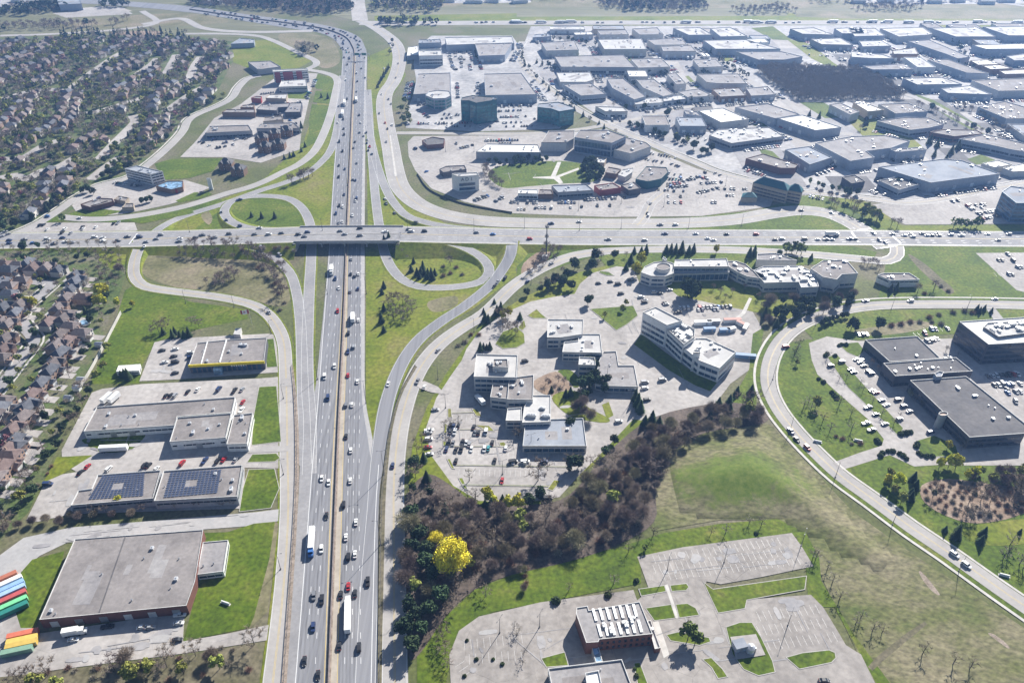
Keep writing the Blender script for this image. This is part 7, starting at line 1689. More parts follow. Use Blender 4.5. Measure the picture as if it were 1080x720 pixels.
PROTO = {
 'bare': [bare(10, 4.0, 620, 'twig_brown'), bare(9, 3.6, 560, 'twig_mauve'), bare(11, 4.3, 640, 'twig_brown')],
 'dense': [dome(9, 4.1, 3200, 'twig_brown'), dome(8, 3.8, 3000, 'twig_mauve'), dome(10, 4.3, 3400, 'twig_mauve'), dome(8.5, 4.0, 3000, 'twig_olive')],
 'young': [bare(7, 2.0, 160, 'twig_pale'), bare(6.5, 1.8, 150, 'twig_brown')],
 'conifer': [conifer(8, 2.2, 900, 'needle_dark'), conifer(9.5, 2.4, 1000, 'needle_green'), conifer(7, 2.2, 800, 'needle_green')],
 'darkround': [leafy(9, 3.6, 3.6, 900, 'needle_dark', 22, .4, name='evergreen_tree', base=.1), leafy(10, 4.0, 4.2, 900, 'needle_green', 22, .42, name='evergreen_tree', base=.1)],
 'bud': [leafy(9, 3.6, 3.3, 700, 'leaf_bud', 18), leafy(8, 3.1, 3.0, 640, 'leaf_bud', 16)],
 'green': [leafy(9, 3.6, 3.4, 760, 'leaf_green', 18), leafy(8, 3.2, 3.0, 700, 'leaf_green', 16)],
 'yellow': [leafy(9, 3.6, 3.4, 800, 'leaf_yellow', 18)],
 'bright': [leafy(12, 6.2, 5.0, 7000, 'leaf_bright', 60, .24, name='leafy_tree', base=.15)],
 'pink': [leafy(6, 2.8, 2.2, 600, 'blossom_pink', 14)],
 'shrub': [shrub(1.6, 1.8, 260, 'hedge_green'), shrub(1.4, 1.5, 240, 'hedge_green')],
 'scrub': [shrub(1.8, 2.2, 260, 'twig_red', True), shrub(1.7, 2.0, 260, 'twig_pale', True)],
}
DESC = {'bare': 'bare brown tree', 'dense': 'dense leafless tree', 'young': 'thin young bare tree', 'conifer': 'dark pointed conifer', 'darkround': 'dark round evergreen', 'bud': 'yellow-green budding tree', 'green': 'green leafing tree', 'yellow': 'bright yellow-green tree', 'bright': 'huge bright yellow tree', 'pink': 'pink blossoming tree', 'shrub': 'clipped dark shrub', 'scrub': 'low brown scrub bush'}
NAMEK = {'bare': 'bare', 'dense': 'bare', 'young': 'bare', 'conifer': 'con', 'darkround': 'ever', 'bud': 'leafy', 'green': 'leafy', 'yellow': 'leafy', 'bright': 'leafy', 'pink': 'leafy', 'shrub': 'shrub', 'scrub': 'shrub'}
TREES = []
def tree(kind, p, place, sc=1.0):
    p = Vector((p[0], p[1], gz(p[0], p[1]))); sy = proj(p)[1]
    TREES.append([sy, kind, p, place, sc*tr.uniform(.85, 1.15)])
def trees(s, kind, place, c=None, r=None, x0=0, y0=0, k=1.0, sc=1.0):
    if c is not None: x0, y0, k = 270*c, 180*r, 4.0
    for a in s.split():
        q = [float(v) for v in a.split(',')]; p = onground(x0+q[0]/k, y0+q[1]/k); tree(kind, p, place, q[2] if len(q) > 2 else sc)
def clear(p, d):
    for f in FOOT:
        if abs(f[0][0]-p.x) < 90 and abs(f[0][1]-p.y) < 90 and inside((p.x, p.y), f): return False
    return True
def scatter(poly, kinds, place, space, sc=(.8, 1.15), n=9999, avoid=()):
    P = [W(*p) for p in pp(poly)]; xs = [p.x for p in P]; ys = [p.y for p in P]; pts = []; miss = 0; grid = {}
    while len(pts) < n and miss < 260:
        x, y = tr.uniform(min(xs), max(xs)), tr.uniform(min(ys), max(ys)); v = Vector((x, y, 0)); gx, gy = int(x//space), int(y//space)
        if not inside(v, P) or any((v-q).length < space for a in (-1, 0, 1) for b in (-1, 0, 1) for q in grid.get((gx+a, gy+b), ())) or not clear(v, 2): miss += 1; continue
        pts.append(v); grid.setdefault((gx, gy), []).append(v); miss = 0
    for v in pts:
        k = tr.choices(list(kinds), list(kinds.values()))[0]; tree(k, v, place, tr.uniform(*sc))
def lineof(s, kind, place, space, sc=1.0, jit=1.0):
    ln = smooth_line([W(*p) for p in pp(s)], 2); acc = 0
    for a, b in zip(ln, ln[1:]):
        acc += (b-a).length
        if acc >= space: acc = 0; tree(kind if isinstance(kind, str) else tr.choice(kind), b+Vector((tr.uniform(-jit, jit), tr.uniform(-jit, jit), 0)), place, sc)
# -- the wooded ravine
scatter("446,548 456,522 480,530 505,545 560,545 600,535 640,492 690,452 755,436 800,438 806,448 742,458 706,482 690,518 687,545 650,567 600,583 540,596 508,606 486,618 470,622 455,600 448,575", {'dense': .86, 'bud': .05, 'bare': .09}, 'in the wooded ravine', 5.7, (.75, 1.2))
trees("479,600", 'bright', 'at the ravine edge', sc=1.36); trees("461,577,.72", 'bright', 'at the ravine edge')
scatter("426,560 436,540 448,552 450,580 456,606 470,628 458,655 446,678 437,692 431,690 426,640", {'darkround': .46, 'dense': .44, 'bud': .10}, 'on the dark ravine end', 6.2, (1.0, 1.35))
scatter("430,545 434,500 446,470 452,478 447,500 458,520 470,540 455,548", {'darkround': .5, 'conifer': .3, 'bare': .2}, 'between the service road and office lots', 6.5, (.7, 1.0))
scatter("738,440 760,425 790,408 802,420 803,440 770,445", {'conifer': .35, 'bare': .5, 'dense': .15}, 'below the slab office end', 6.5, (.8, 1.1))
trees("240,360,.9 330,100 345,120 300,200,1.1 310,240,.9 330,190,1.1 350,170,1.1 370,195,1.1 390,215,1 400,180,1", 'darkround', 'by the low office wings', 2, 2, sc=1.0)
trees("520,250 530,275 540,300,1.1 560,350,1.0 590,340,1.1 620,350,.8", 'conifer', 'by the low office wings', 2, 2)
trees("260,290 290,285 310,310 330,330 300,270", 'dense', 'by the low office wings', 2, 2, sc=.8)
trees("280,530,1.1 430,430,.8 395,480,.8 250,540,1 75,690,1 115,660,.9 -30,700,.8", 'darkround', 'on the lower edge of office lots', 2, 2)
trees("110,585 330,520,.8 250,530", 'bare', 'on the lower edge of office lots', 2, 2)
trees("500,640,.9 520,650,1 640,700,.9 700,700,1 550,680,.8", 'yellow', 'on the lower edge of office lots', None, None, 430, 420, 6)
trees("235,200 270,190 320,180 245,290 390,520 825,520 380,650 430,640 690,230 700,250", 'young', 'in the office complex car park', None, None, 430, 420, 6, 1.1)
trees("600,660,.9 530,690,1 490,690,.8 840,620,.8", 'conifer', 'on the lower edge of office lots', None, None, 430, 420, 6)
trees("320,140 300,170 340,180 360,190 395,180 380,200", 'bare', 'in the oval drive island', None, None, 480, 320, 6, .8)
trees("410,100,.8 190,110,1 210,120,1 265,70,1 290,60,1 180,290,.7 200,290,.7 220,290,.7 160,300,.7", 'conifer', 'around the oval drive island', None, None, 480, 320, 6)
trees("335,80,.9 300,100,.8", 'yellow', 'around the oval drive island', None, None, 480, 320, 6)
trees("20,270 60,250 100,200 150,200", 'scrub', 'along the east service road verge', None, None, 480, 320, 6, 1.3)
trees("730,580,.7 700,590,.7 850,560,.8 610,560,.6", 'conifer', 'in the office garden', None, None, 480, 320, 6)
trees("600,495 655,495 690,515 660,540 575,510 790,580", 'scrub', 'in the office garden', None, None, 480, 320, 6, .8)
scatter("446,545 458,524 480,532 505,548 560,548 600,538 640,495 690,455 745,440 742,456 706,482 690,518 687,545 650,567 600,583 540,596 508,606 486,618 470,622 455,600 448,575", {'scrub': 1}, 'as ravine undergrowth', 6.5, (1.2, 2.0), 110)
# -- research centre grounds
trees("265,415 335,415,1.1 210,490,1.2 250,500,1.1 180,480,1 150,500,1 320,565,.9 350,380,1.2 230,450,.9", 'darkround', 'along the service road above the office lots', 2, 1)
trees("515,350 545,350 565,350 650,345 670,345 690,345 715,345 745,350 765,345 500,390,1.1 480,420 1000,365,1.1 1020,360,1", 'conifer', 'along the research centre hedge', 2, 1)
trees("545,400,1.2 520,440,1.1 860,350,.9", 'yellow', 'beside the research centre drum', 2, 1)
trees("740,535,1.7 765,525,1.7 755,545,1.6 745,520,1.5", 'darkround', 'in front of the glass hall', 2, 1); trees("480,570,.8 390,620,.6 465,590,.5", 'bud', 'on the triangular lawn', 2, 1)
trees("900,540 930,520 980,500 1000,480 880,520 850,500 1040,540", 'dense', 'on the research centre lawn', 2, 1, sc=.7)
scatter("800,330 812,320 835,318 860,318 898,312 902,322 870,330 845,338 822,346 808,350", {'darkround': .55, 'dense': .3, 'conifer': .15}, 'by the crescent bend', 6, (.8, 1.1))
trees("420,400 440,395 460,400 470,420 395,390 405,400", 'dense', 'by the utility building yard', 3, 1, sc=.8); trees("180,378,.8 515,510,1 540,505,.8", 'conifer', 'by the utility building yard', 3, 1)
trees("100,345 50,345 75,350 120,350 140,352", 'shrub', 'in the row behind the research centre', 3, 1, sc=1.2)
trees("700,500 730,490 630,515 660,520 760,510", 'scrub', 'on the dark green field corner', 3, 1, sc=1.2)
trees("225,655 240,645 255,640 270,635 290,628 310,622 330,618 350,670,1.2 465,668,1.2 370,675", 'darkround', 'on the lawn inside the crescent road', 3, 1, sc=.55)
trees("600,640 640,640 680,620 720,610 780,600 830,595 860,600 560,650 520,655 690,640 730,650", 'scrub', 'above the white-roofed block', 3, 1, sc=1.4)
trees("880,590 910,590 940,600 890,600", 'conifer', 'above the white-roofed block', 3, 1, sc=.6)
lineof("1000,240 1030,240 1032,240", 'shrub', 'in the hedge row below the glass tower lot', 4, 1.0, .3)
# -- crescent lawns and campus
trees("110,60 120,40 130,20 120,90 150,280 180,290 200,320 230,340 170,260 350,380 260,380 300,270 350,310", 'young', 'on the crescent lawn', 3, 2, sc=1.0)
trees("120,100 200,280,1", 'bud', 'on the crescent lawn', 3, 2, sc=.6)
lineof("874,457 885,462 898,468 912,469", 'scrub', 'in the curved hedge on the crescent lawn', 3.2, 1.0, .6)
for a, n_ in (("883,367 887,364 892,364", 3), ("868,378 872,374 880,376", 3), ("860,398 866,402 870,405", 3), ("873,410 877,414 882,420", 3), ("968,466 966,474 972,481 983,482", 4), ("928,484 930,478 945,477 956,484", 4)): lineof(a, 'shrub', 'in the campus hedges', 2.2, 1.1, .3)
trees("955,457 960,456 950,458 925,465 927,467", 'shrub', 'at the campus drive mouth', sc=1.3)
trees("250,70 280,110 300,160 330,160 390,180 400,210 440,260 480,310 530,350 555,320", 'young', 'in the campus car park strip', 3, 2, sc=.8)
trees("440,100 460,120 480,110 600,230 620,250 650,270 640,220 700,230", 'dense', 'beside the campus building', 3, 2, sc=.6)
trees("755,450,.7", 'yellow', 'on the small campus lawn', 3, 2); trees("815,460,.8 800,60,.8 750,40,.6", 'young', 'beside the campus building', 3, 2)
trees("500,600,.9 540,610,.9 760,530,1.1 720,535,.9 790,535,1 870,570,.8 840,580,.8", 'yellow', 'on the crescent park lawn', 3, 2)
trees("610,590,.8 620,620,.9 600,650,.8 600,670,.8", 'conifer', 'on the crescent park lawn', 3, 2)
trees("510,570 530,640 890,560 940,590 990,580 560,680", 'bud', 'on the crescent park lawn', 3, 2, sc=.8)
trees("745,80,.7 790,110,.95 800,80,.8 895,130,.9 905,100,.8 1060,90,.4", 'conifer', 'on the lower park lawn', 3, 3)
trees("1020,140 1010,180 990,200 1075,240 1060,220", 'young', 'on the lower park lawn', 3, 3, sc=1.2)
scatter("975,512 1000,506 1040,511 1075,516 1092,530 1070,543 1030,550 1000,543 978,530", {'scrub': .8, 'shrub': .05, 'bare': .15}, 'in the brown scrub patch of the park', 3.4, (.7, 1.1), 80)
scatter("1020,505 1080,492 1092,505 1092,525 1060,515", {'dense': .5, 'bud': .3, 'scrub': .2}, 'behind the brown scrub patch', 5, (.6, .9), 24)
# -- south lots
trees("190,190 200,200 250,240 270,300 300,370 390,450 370,470 440,500 480,510 650,600 780,640 850,660", 'young', 'on the bank below the grass knoll', 3, 3, sc=.95)
trees("740,540,1.2 770,560,1", 'green', 'on the kerbed island by the brick office', 2, 3); 
trees("900,90 840,90 535,120 490,170 595,100 430,300 240,330 1050,60 1000,50", 'young', 'on the lawn above the lots', 2, 3, sc=.9)
trees("405,350 525,290,.8 560,160,.5 185,375 1030,90,.7", 'shrub', 'on the lawn above the lots', 2, 3, sc=1.3)
trees("60,240,1 55,270,1 60,300,.9", 'scrub', 'on the ravine lawn edge', 2, 3, sc=2.2); trees("45,250,.5 50,330,.5", 'dense', 'on the ravine lawn edge', 2, 3)
trees("800,420 790,550 830,400 860,310 930,310 970,350 780,500 800,600 810,650", 'bare', 'between the lots and the ravine end', 1, 3, sc=.6)
trees("10,490 30,500 20,520 50,600 45,640", 'young', 'on the west edge of the concrete lots', 2, 3, sc=.6)
trees("890,540 930,620 1000,620 1040,640 880,690", 'shrub', 'on the west edge of the concrete lots', 1, 3, sc=.7)
trees("518,660,.7 525,690,.7", 'shrub', 'beside the white-edged hall', 2, 3)
# -- interchange greens
trees("680,440 695,435 710,440 725,435 740,445 755,440 690,455 720,455 745,460 705,420", 'conifer', 'in the loop ramp grove', 1, 1, sc=.85)
trees("655,425,.8 665,390,.6", 'conifer', 'in the loop ramp grove', 1, 1); trees("790,405 820,400 845,410 790,445 820,435 870,440", 'scrub', 'in the loop ramp grove', 1, 1, sc=1.3)
trees("600,320 580,340 615,345 640,370", 'bare', 'on the loop ramp bank', 1, 1, sc=.5)
trees("540,495,.75 532,520,.7 540,590,.75 530,640,.8 540,680,.8", 'conifer', 'in the row beside the freeway', 1, 1)
trees("575,560 600,550 620,570 640,550 655,580 590,600 610,620 640,620 660,600 580,630 560,580 620,640", 'bare', 'in the thicket beside the freeway', 1, 1, sc=.8)
trees("25,200,.8 80,200,.8", 'conifer', 'in the north-west loop', 1, 1); trees("1062,195,.8", 'conifer', 'in the north-west loop', 0, 1)
lineof("305,195 318,190 330,186", 'scrub', 'in the north-west hedge', 3, 1.3, 2)
trees("80,330 100,325 130,330 160,340 25,400 30,420 80,480 95,520 120,560 100,590", 'scrub', 'on the west ramp bank', 1, 1, sc=1.36)
scatter("255,268 285,270 300,285 303,318 290,312 280,290", {'scrub': .8, 'bare': .2}, 'on the west ramp bank', 5, (.8, 1.4), 40)
scatter("185,265 240,263 262,268 250,275 190,272", {'scrub': .7, 'bare': .3}, 'on the bank below the arterial', 5, (.7, 1.2), 40)
scatter("215,300 245,288 252,292 235,304", {'scrub': 1}, 'in the west ramp green', 4, (.8, 1.2), 20)
trees("540,290 560,280 1005,560 960,600 975,640", 'conifer', 'on the verge by the merging ramps', 1, 1, sc=.6)
scatter("520,345 540,328 560,315 590,305 610,296 620,285 640,278 655,275 668,270 640,272 600,285 570,300 545,318", {'bare': .4, 'darkround': .35, 'scrub': .15, 'bud': .1}, 'on the verge above the office lots', 6.5, (.6, 1.0), 46)
scatter("556,290 575,264 600,262 590,272 565,290", {'scrub': 1}, 'around the antenna mast', 5, (.7, 1.1), 14)
# -- south-west
scatter("88,410 100,412 66,472 40,520 12,560 0,560 25,520 60,465", {'bare': .35, 'scrub': .25, 'darkround': .25, 'bud': .15}, 'in the hedge behind the workshop', 5.2, (.6, 1.0), 75)
trees("128,532,.75", 'yellow', 'in front of the solar roofs'); trees("112,540 100,541 150,538 170,536 185,536 210,534 235,533 245,532", 'bare', 'in front of the solar roofs', sc=.5)
trees("-10,555 5,560 20,556 35,553 50,550 65,552 85,547 100,545 120,545 140,544 75,545", 'dense', 'along the lane behind the brick warehouse', sc=.6)
trees("530,150,.9 545,160,.9 515,150,.8 500,130,.6", 'conifer', 'around the white shed', 0, 2); trees("410,155 440,120 460,40", 'bud', 'on the field by the noise fence', 0, 2, sc=.8)
trees("740,690 760,700 780,705 730,705 800,700,.8 690,690", 'conifer', 'on the green field edge', 0, 1, sc=.8); trees("640,690 670,680 700,670 840,660 810,650", 'bare', 'on the green field edge', 0, 1, sc=.8)
trees("430,540,1.2 450,520,1 420,570,1.1 500,575,.9 560,575,.7 440,570,1", 'yellow', 'at the top of the noise fence', 0, 1)
scatter("100,262 128,262 132,290 122,305 100,300", {'bare': .8, 'dense': .2}, 'on the thicket below the ramp junction', 6, (.6, .95), 34)
scatter("0,262 100,261 100,270 70,280 0,276", {'bare': .6, 'scrub': .2, 'darkround': .2}, 'on the bank below the arterial gardens', 6.5, (.6, .95), 40)
lineof("-5,722 60,712 130,704 200,694 260,686", ('scrub', 'bare', 'scrub', 'dense'), 'in the bottom hedge', 4, .9, 3)
lineof("0,735 100,722 200,708 262,700", ('scrub', 'bud', 'scrub'), 'in the bottom hedge', 5, 1.0, 3)
trees("36,324,1 12,357,.8 30,322,.9", 'yellow', 'along the winding street'); trees("20,318,1 17,312,1", 'pink', 'beside the street corner'); trees("8,475,1.2 15,485,1 10,465,1.1", 'pink', 'on the lowest garden row')
scatter("0,280 60,275 110,290 118,325 100,362 80,400 62,455 30,520 0,540", {'bare': .42, 'darkround': .2, 'conifer': .1, 'bud': .2, 'scrub': .08}, 'in the near gardens', 7.5, (.5, .85), 150)
# -- north-west strip and suburb edge
trees("450,400 490,390", 'bare', 'x') if False else None
for s in ("100,192 130,182 150,172", "155,165 170,150 188,136"): lineof(s, ('darkround', 'bare', 'bud', 'darkround'), 'between suburb and suburban road', 5, .9, 4)
lineof("200,120 215,112 235,104", ('darkround', 'bare', 'bud'), 'between suburb and suburban road', 5, .9, 4)
lineof("0,246 30,232 60,215 75,204", ('darkround', 'conifer', 'darkround'), 'between suburb and suburban road', 5, .9, 4)
lineof("62,236 70,233", 'shrub', 'on commuter lot hedge', 3); trees("600,140 620,135 640,130 350,95 375,90 395,100", 'darkround', 'around the awning restaurant', 0, 1, sc=.8)
trees("310,165,.8 318,160,.8 322,155,.8 316,140,1 318,135,.9 300,168,.7 306,166,.7", 'conifer', 'beside the townhouse cluster'); trees("346,104,.8 339,103,.8", 'conifer', 'on the green strip by the service road')
trees("575,180 578,200 565,230", 'darkround', 'on the divided road verge', 1, 0, sc=.7); lineof("397,95 403,84 410,72", 'conifer', 'in the row on the freeway verge', 6, .6, .5)
trees("630,440 640,470,.9 645,510,1 620,520,.9 615,470,.8", 'green', 'beside the glass offices', 1, 0); trees("640,490,.8 650,520,.8", 'yellow', 'beside the glass offices', 1, 0)
trees("555,190 565,200", 'x', 'x') if False else None
lineof("562,173 552,171", 'conifer', 'x', 99)
scatter("515,172 560,168 575,168 578,172 530,176", {'darkround': .8, 'conifer': .2}, 'along the oval park top', 5, (.5, .8), 20)
scatter("612,176 622,172 636,180 634,190 622,192", {'darkround': 1}, 'at the dark end of the oval park', 5, (.9, 1.1), 14)
scatter("508,183 514,178 522,190 530,198 520,198", {'scrub': .8, 'bare': .2}, 'on the brown bank of the oval park', 4, (.8, 1.1), 14)
trees("700,600,1 690,590,.9 765,630,1.1 800,650,.9 840,640,1 820,650 720,610 740,590,.8 660,485 650,490 495,530 530,540 550,545 570,550 600,565 620,575 640,580", 'darkround', 'along the sweeping road', 2, 0, sc=.8)
trees("740,600 690,580 560,540 600,560", 'bud', 'along the sweeping road', 2, 0, sc=.7)
lineof("548,50 556,72 575,92 600,112 625,128 650,142", ('darkround', 'conifer', 'bare'), 'along the upper sweeping road', 14, .7, 3)
lineof("870,212 890,222 915,232 945,242", ('scrub', 'bud', 'scrub', 'green'), 'on the bank above the east junction', 4.5, 1.0, 4)
lineof("862,207 900,217 930,234", ('scrub', 'bud', 'scrub'), 'on the bank above the east junction', 5, 1.0, 4)
trees("945,196,1 960,197,1 968,198,.8 985,196,.8 993,195,.8 1005,196,.7 1015,193,1 1030,190,.9 1045,188,.8", 'darkround', 'in front of the striped-roof warehouse')
trees("980,152,1.2 988,155,1.3 985,165,1 1010,157,1.2 1003,162,1 998,168,.9", 'conifer', 'beside the big grey complex')
lineof("962,110 985,118 1010,130 1035,142 1062,150", ('bare', 'dense', 'scrub', 'darkround'), 'along the curving industrial road', 5, .9, 3)
lineof("1005,108 1030,122 1060,138 1078,148", ('dense', 'bare'), 'along the curving industrial road', 4.5, .9, 4)
lineof("848,192 880,202 905,206", ('darkround', 'conifer', 'green'), 'behind the chateau hotel', 5, .8, 2)
for s in ("560,66 600,75 640,76 680,78 705,80", "570,42 600,44 640,50", "740,48 755,60 770,72 790,84", "800,98 825,108", "705,112 740,108 760,106", "880,78 910,80 940,84", "905,60 930,66 955,76", "1000,62 1020,72 1045,66", "960,92 985,96 1000,92", "830,140 850,134 845,128", "1000,44 1012,50 1018,60", "1055,95 1075,92 1085,96", "845,120 870,126", "900,140 915,132 905,128", "720,118 760,128 790,140", "500,50 505,66", "655,88 690,96 712,92", "735,70 745,80", "640,112 668,116 700,108"):
    lineof(s, ('darkround', 'conifer', 'bare', 'darkround'), 'among the industrial buildings', 9, .8, 3)
# suburb trees among the far houses
hgrid = {}
for h in HOUSES: hgrid.setdefault((int(h[0]//12), int(h[1]//12)), []).append(h)
n_ = 0
xs = [p.x for p in SUB]; ys = [p.y for p in SUB]
for _ in range(7000):
    p = Vector((tr.uniform(min(xs), max(xs)), tr.uniform(min(ys), max(ys)), 0))
    if not inside(p, SUB): continue
    gx, gy = int(p.x//12), int(p.y//12)
    if any((Vector((h[0], h[1], 0))-p).length < 6.6 for a in (-1, 0, 1) for b in (-1, 0, 1) for h in hgrid.get((gx+a, gy+b), ())): continue
    if near_street(p, 5.5): continue
    tree(tr.choices(['bare', 'darkround', 'conifer', 'bud', 'green', 'dense', 'pink'], [.52, .045, .04, .16, .05, .16, .025])[0], p, 'among the hillside suburb houses', tr.uniform(.65, 1.0)); n_ += 1
# choose which are individuals: the nearest of each sort
by = {}
for t in TREES: by.setdefault(NAMEK[t[1]], []).append(t)
used_p = set(); REST = []
LIM = {'bare': 296, 'con': 220, 'ever': 240, 'leafy': 220, 'shrub': 240}
for nk, v in by.items():
    v.sort(key=lambda t: -t[0]*min(1.3, t[4]))
    for i, (sy, kind, p, place, sc) in enumerate(v):
        if i >= LIM[nk]: REST.append((kind, p, sc)); continue
        k = tr.randrange(len(PROTO[kind])); pr = PROTO[kind][k]; rz = tr.uniform(0, 6.28)
        if (kind, k) not in used_p: used_p.add((kind, k)); o = pr; o.location = p; o.rotation_euler = (0, 0, rz); o.scale = (sc,)*3
        else: o = copy_tree(pr, p, rz, sc)
        later(o, DESC[kind], place, 'shrub' if nk == 'shrub' else 'tree', 'trees '+place, p.x)
# prototypes never placed are dropped with their crowns
for kind, L_ in PROTO.items():
    for k, o in enumerate(L_):
        if (kind, k) not in used_p:
            for c in list(o.children): bpy.data.objects.remove(c)
            bpy.data.objects.remove(o)
print('trees', len(TREES), 'rest', len(REST), {k: len(v) for k, v in by.items()})
# -- masses of trees nobody would count
LOW = {'bare': [], 'x': []}
def low_crown(kind, seed):
    q = random.Random(seed); m = MB()
    for _ in range(46):
        if kind == 'con':
            k = q.random()**1.2; a = q.uniform(0, 6.283); rr = 2.4*(1-k)*q.uniform(.5, 1); c = Vector((math.cos(a)*rr, math.sin(a)*rr, 10*(.08+.92*k))); s = .9*(1-k)+.35
        else:
            v = Vector((q.gauss(0, 1), q.gauss(0, 1), q.gauss(0, 1))).normalized()*q.uniform(.55, 1.0); c = Vector((v.x*3.4, v.y*3.4, 5.2+v.z*3.2)); s = .95*q.uniform(.6, 1.2)
        n = Vector((q.gauss(0, 1), q.gauss(0, 1), q.gauss(0, 1)+.4)).normalized(); a = n.orthogonal().normalized(); b = n.cross(a); m.add([c-a*s-b*s, c+a*s-b*s*.6, c+a*s*.8+b*s, c-a*s*.7+b*s], [(0, 1, 2, 3)])
    if kind == 'twg':
        m = MB(); lob = [(Vector((q.uniform(-1.6, 1.6), q.uniform(-1.6, 1.6), q.uniform(4.2, 5.6))), q.uniform(2, 2.8)) for _ in range(5)]
        for _ in range(105):
            o_, r_ = q.choice(lob); v = Vector((q.gauss(0, 1), q.gauss(0, 1), q.gauss(.3, .8))).normalized(); p_ = o_+v*r_*.35; d_ = (v+Vector((q.gauss(0, .25), q.gauss(0, .25), q.gauss(0, .25)))).normalized(); s_ = d_.cross(Vector((q.gauss(0, 1), q.gauss(0, 1), q.gauss(0, 1)))).normalized()*.12; e_ = o_+d_*r_*1.05; m.add([p_-s_, p_+s_, e_+s_*.6, e_-s_*.6], [(0, 1, 2, 3)])
    m.tube((0, 0, 0), (0, 0, 5), .25, .12, 4, 0, False)
    return np.array(m.v), m.f
LOWP = {k: [low_crown(k, s) for s in range(4)] for k in ('con', 'rnd', 'twg')}
MK = {'bare': 0, 'dense': 1, 'young': 0, 'conifer': 2, 'darkround': 2, 'bud': 3, 'green': 4, 'yellow': 3, 'bright': 3, 'pink': 5, 'shrub': 4, 'scrub': 1}
def mass(name, label, items):
    V = []; F = []; M = []; o = 0
    for kind, p, sc in items:
        v, f = tr.choice(LOWP['con' if kind == 'conifer' else 'twg' if kind in ('bare', 'dense', 'young', 'scrub') else 'rnd']); a = tr.uniform(0, 6.28); ca, sa = math.cos(a), math.sin(a)
        x = v[:, 0]*ca-v[:, 1]*sa; y = v[:, 0]*sa+v[:, 1]*ca
        V.append(np.stack([x*sc+p.x, y*sc+p.y, v[:, 2]*sc+p.z], 1)); F += [tuple(i+o for i in q) for q in f]; M += [MK[kind]]*len(f); o += len(v)
    me = bpy.data.meshes.new(name); me.from_pydata(np.concatenate(V).tolist(), [], F)
    for n in ('twig_pale', 'twig_mauve', 'needle_dark', 'leaf_bud', 'leaf_green', 'blossom_pink'): me.materials.append(MATS[n])
    me.polygons.foreach_set('material_index', M); me.update()
    ob = bpy.data.objects.new(name, me); COL.objects.link(ob); tag(ob, label, 'trees', None, 'stuff')
if REST: mass('distant_trees', 'tree cover of the far suburb and yards', REST)
def fill(poly, space, kinds, sc):
    P = [W(*p) for p in pp(poly)]; xs = [p.x for p in P]; ys = [p.y for p in P]; out = []
    nx = int((max(xs)-min(xs))/space); ny = int((max(ys)-min(ys))/space)
    for i in range(nx+1):
        for j in range(ny+1):
            p = Vector((min(xs)+(i+tr.uniform(-.4, .4))*space, min(ys)+(j+tr.uniform(-.4, .4))*space, .1))
            if inside(p, P): out.append((tr.choices(list(kinds), list(kinds.values()))[0], p, tr.uniform(*sc)))
    return out
mass('bare_woods', 'solid block of bare purple-brown woodland among the warehouses', fill("798,76 812,72 860,74 905,75 935,88 955,105 900,106 840,106 828,98 812,88", 4.3, {'bare': 1}, (.9, 1.3)))
far = []
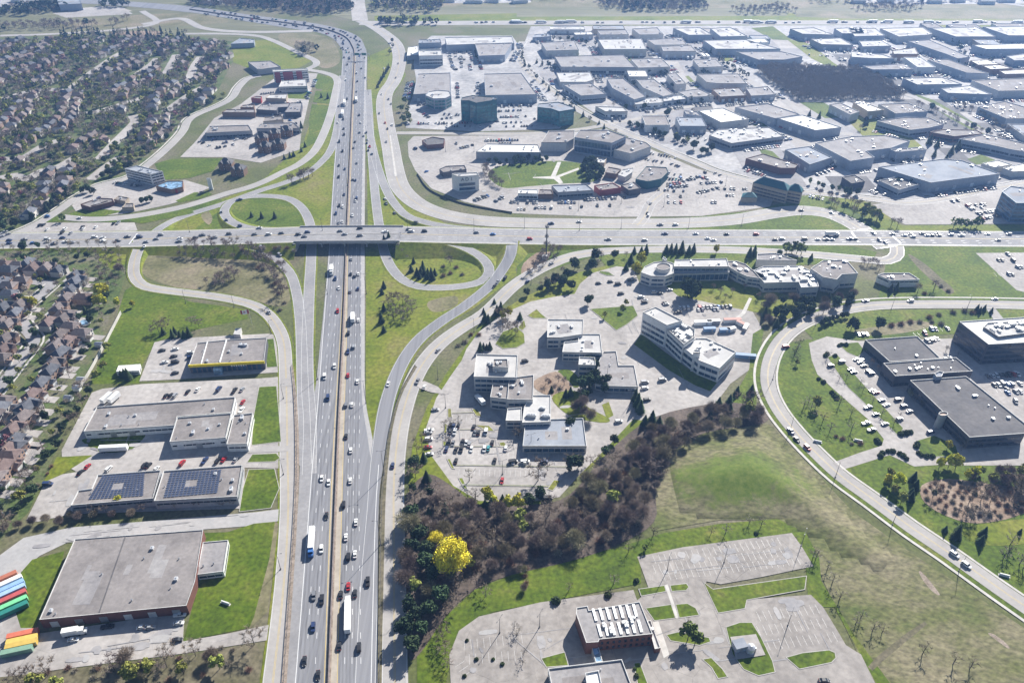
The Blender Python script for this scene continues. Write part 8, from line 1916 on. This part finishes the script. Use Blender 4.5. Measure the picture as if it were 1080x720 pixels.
for poly, sp, kk in (("200,2 240,-4 330,0 372,2 372,12 330,18 290,12 240,10 200,6", 8, {'dense': .6, 'darkround': .4}), ("392,3 440,0 470,6 460,14 392,12", 9, {'dense': .5, 'darkround': .3, 'bud': .2}), ("628,0 650,-6 740,-2 750,10 720,14 660,12 632,8", 8, {'dense': .8, 'darkround': .2}), ("770,10 830,7 840,14 775,16", 10, {'dense': 1}), ("0,12 30,6 60,4 80,10 40,16 0,18", 9, {'darkround': .8, 'dense': .2}), ("-10,28 60,24 110,27 140,20 130,26 60,32 -10,33", 9, {'dense': .9, 'darkround': .1}), ("900,8 960,5 980,9 960,12 900,12", 10, {'dense': 1}),
    ("60,38 100,35 200,36 200,40 60,42", 11, {'conifer': .7, 'bare': .3}), ("395,22 440,22 470,26 420,29 395,26", 10, {'darkround': .6, 'bare': .4}), ("840,-4 1080,-4 1080,2 860,4", 12, {'dense': .8, 'darkround': .2}), ("440,-4 620,-5 620,0 440,1", 12, {'dense': .8, 'darkround': .2}), ("312,52 325,48 335,54 325,60 314,58", 8, {'bare': .7, 'darkround': .3}), ("100,6 130,4 140,8 110,9", 10, {'darkround': 1})):
    far += fill(poly, sp, kk, (.9, 1.4))
mass('far_woods', 'dark far woods along the fields', far)
print('far', len(far))
# far white sheds and houses along the boundary road are counted one by one
for i, (x, y) in enumerate(((452, 3), (470, 2), (500, 3), (520, 2), (548, 3), (905, 3), (935, 2), (985, 3), (1010, 2), (1040, 4), (1060, 2), (20, 2), (35, 5), (228, 4), (242, 2))):
    c = W(x, y); root = empty('far_barn', (c.x, c.y, 0), R(rnd.uniform(-20, 20))); later(root, 'tiny pale shed', 'on the far fields', 'shed', 'far field sheds', c.x)
    m = MB(); m.box((0, 0, 0), (rnd.uniform(18, 34), 13, 5)); m.build('wall', 'wall_white', root); m = MB(); gable(m, -12, 12, -6.5, 6.5, 5.01, 2.5, 'x', .4); m.build('roof', 'roof_pale', root)
# ================================================================== HAZE
m = MB(); hx, hy = 10500, 10500
m.box((0, 2000, -2.0), (2*hx, 2*hy, 352.0))
me = m.mesh('haze', []); hz = bpy.data.materials.new('haze_air'); hz.use_nodes = True; t = hz.node_tree; t.nodes.clear()
oo = t.nodes.new("ShaderNodeOutputMaterial"); pv = t.nodes.new("ShaderNodeVolumePrincipled"); pv.inputs['Color'].default_value = (.27, .50, 1.0, 1); pv.inputs['Density'].default_value = HAZE_DENSITY; pv.inputs['Anisotropy'].default_value = .35
t.links.new(pv.outputs[0], oo.inputs['Volume']); me.materials.append(hz)
ob = bpy.data.objects.new('haze', me); COL.objects.link(ob); ob['kind'] = 'stuff'
for mb, n, m in ((KERB, 'kerb', 'kerb_concrete'), (MARK, 'road_marking', 'paint_white'), (MARKY, 'road_marking', 'paint_yellow'), (WALKS, 'sidewalk', 'concrete_pale')):
    tag(mb.build(n, m), kind='structure')
settle_labels()
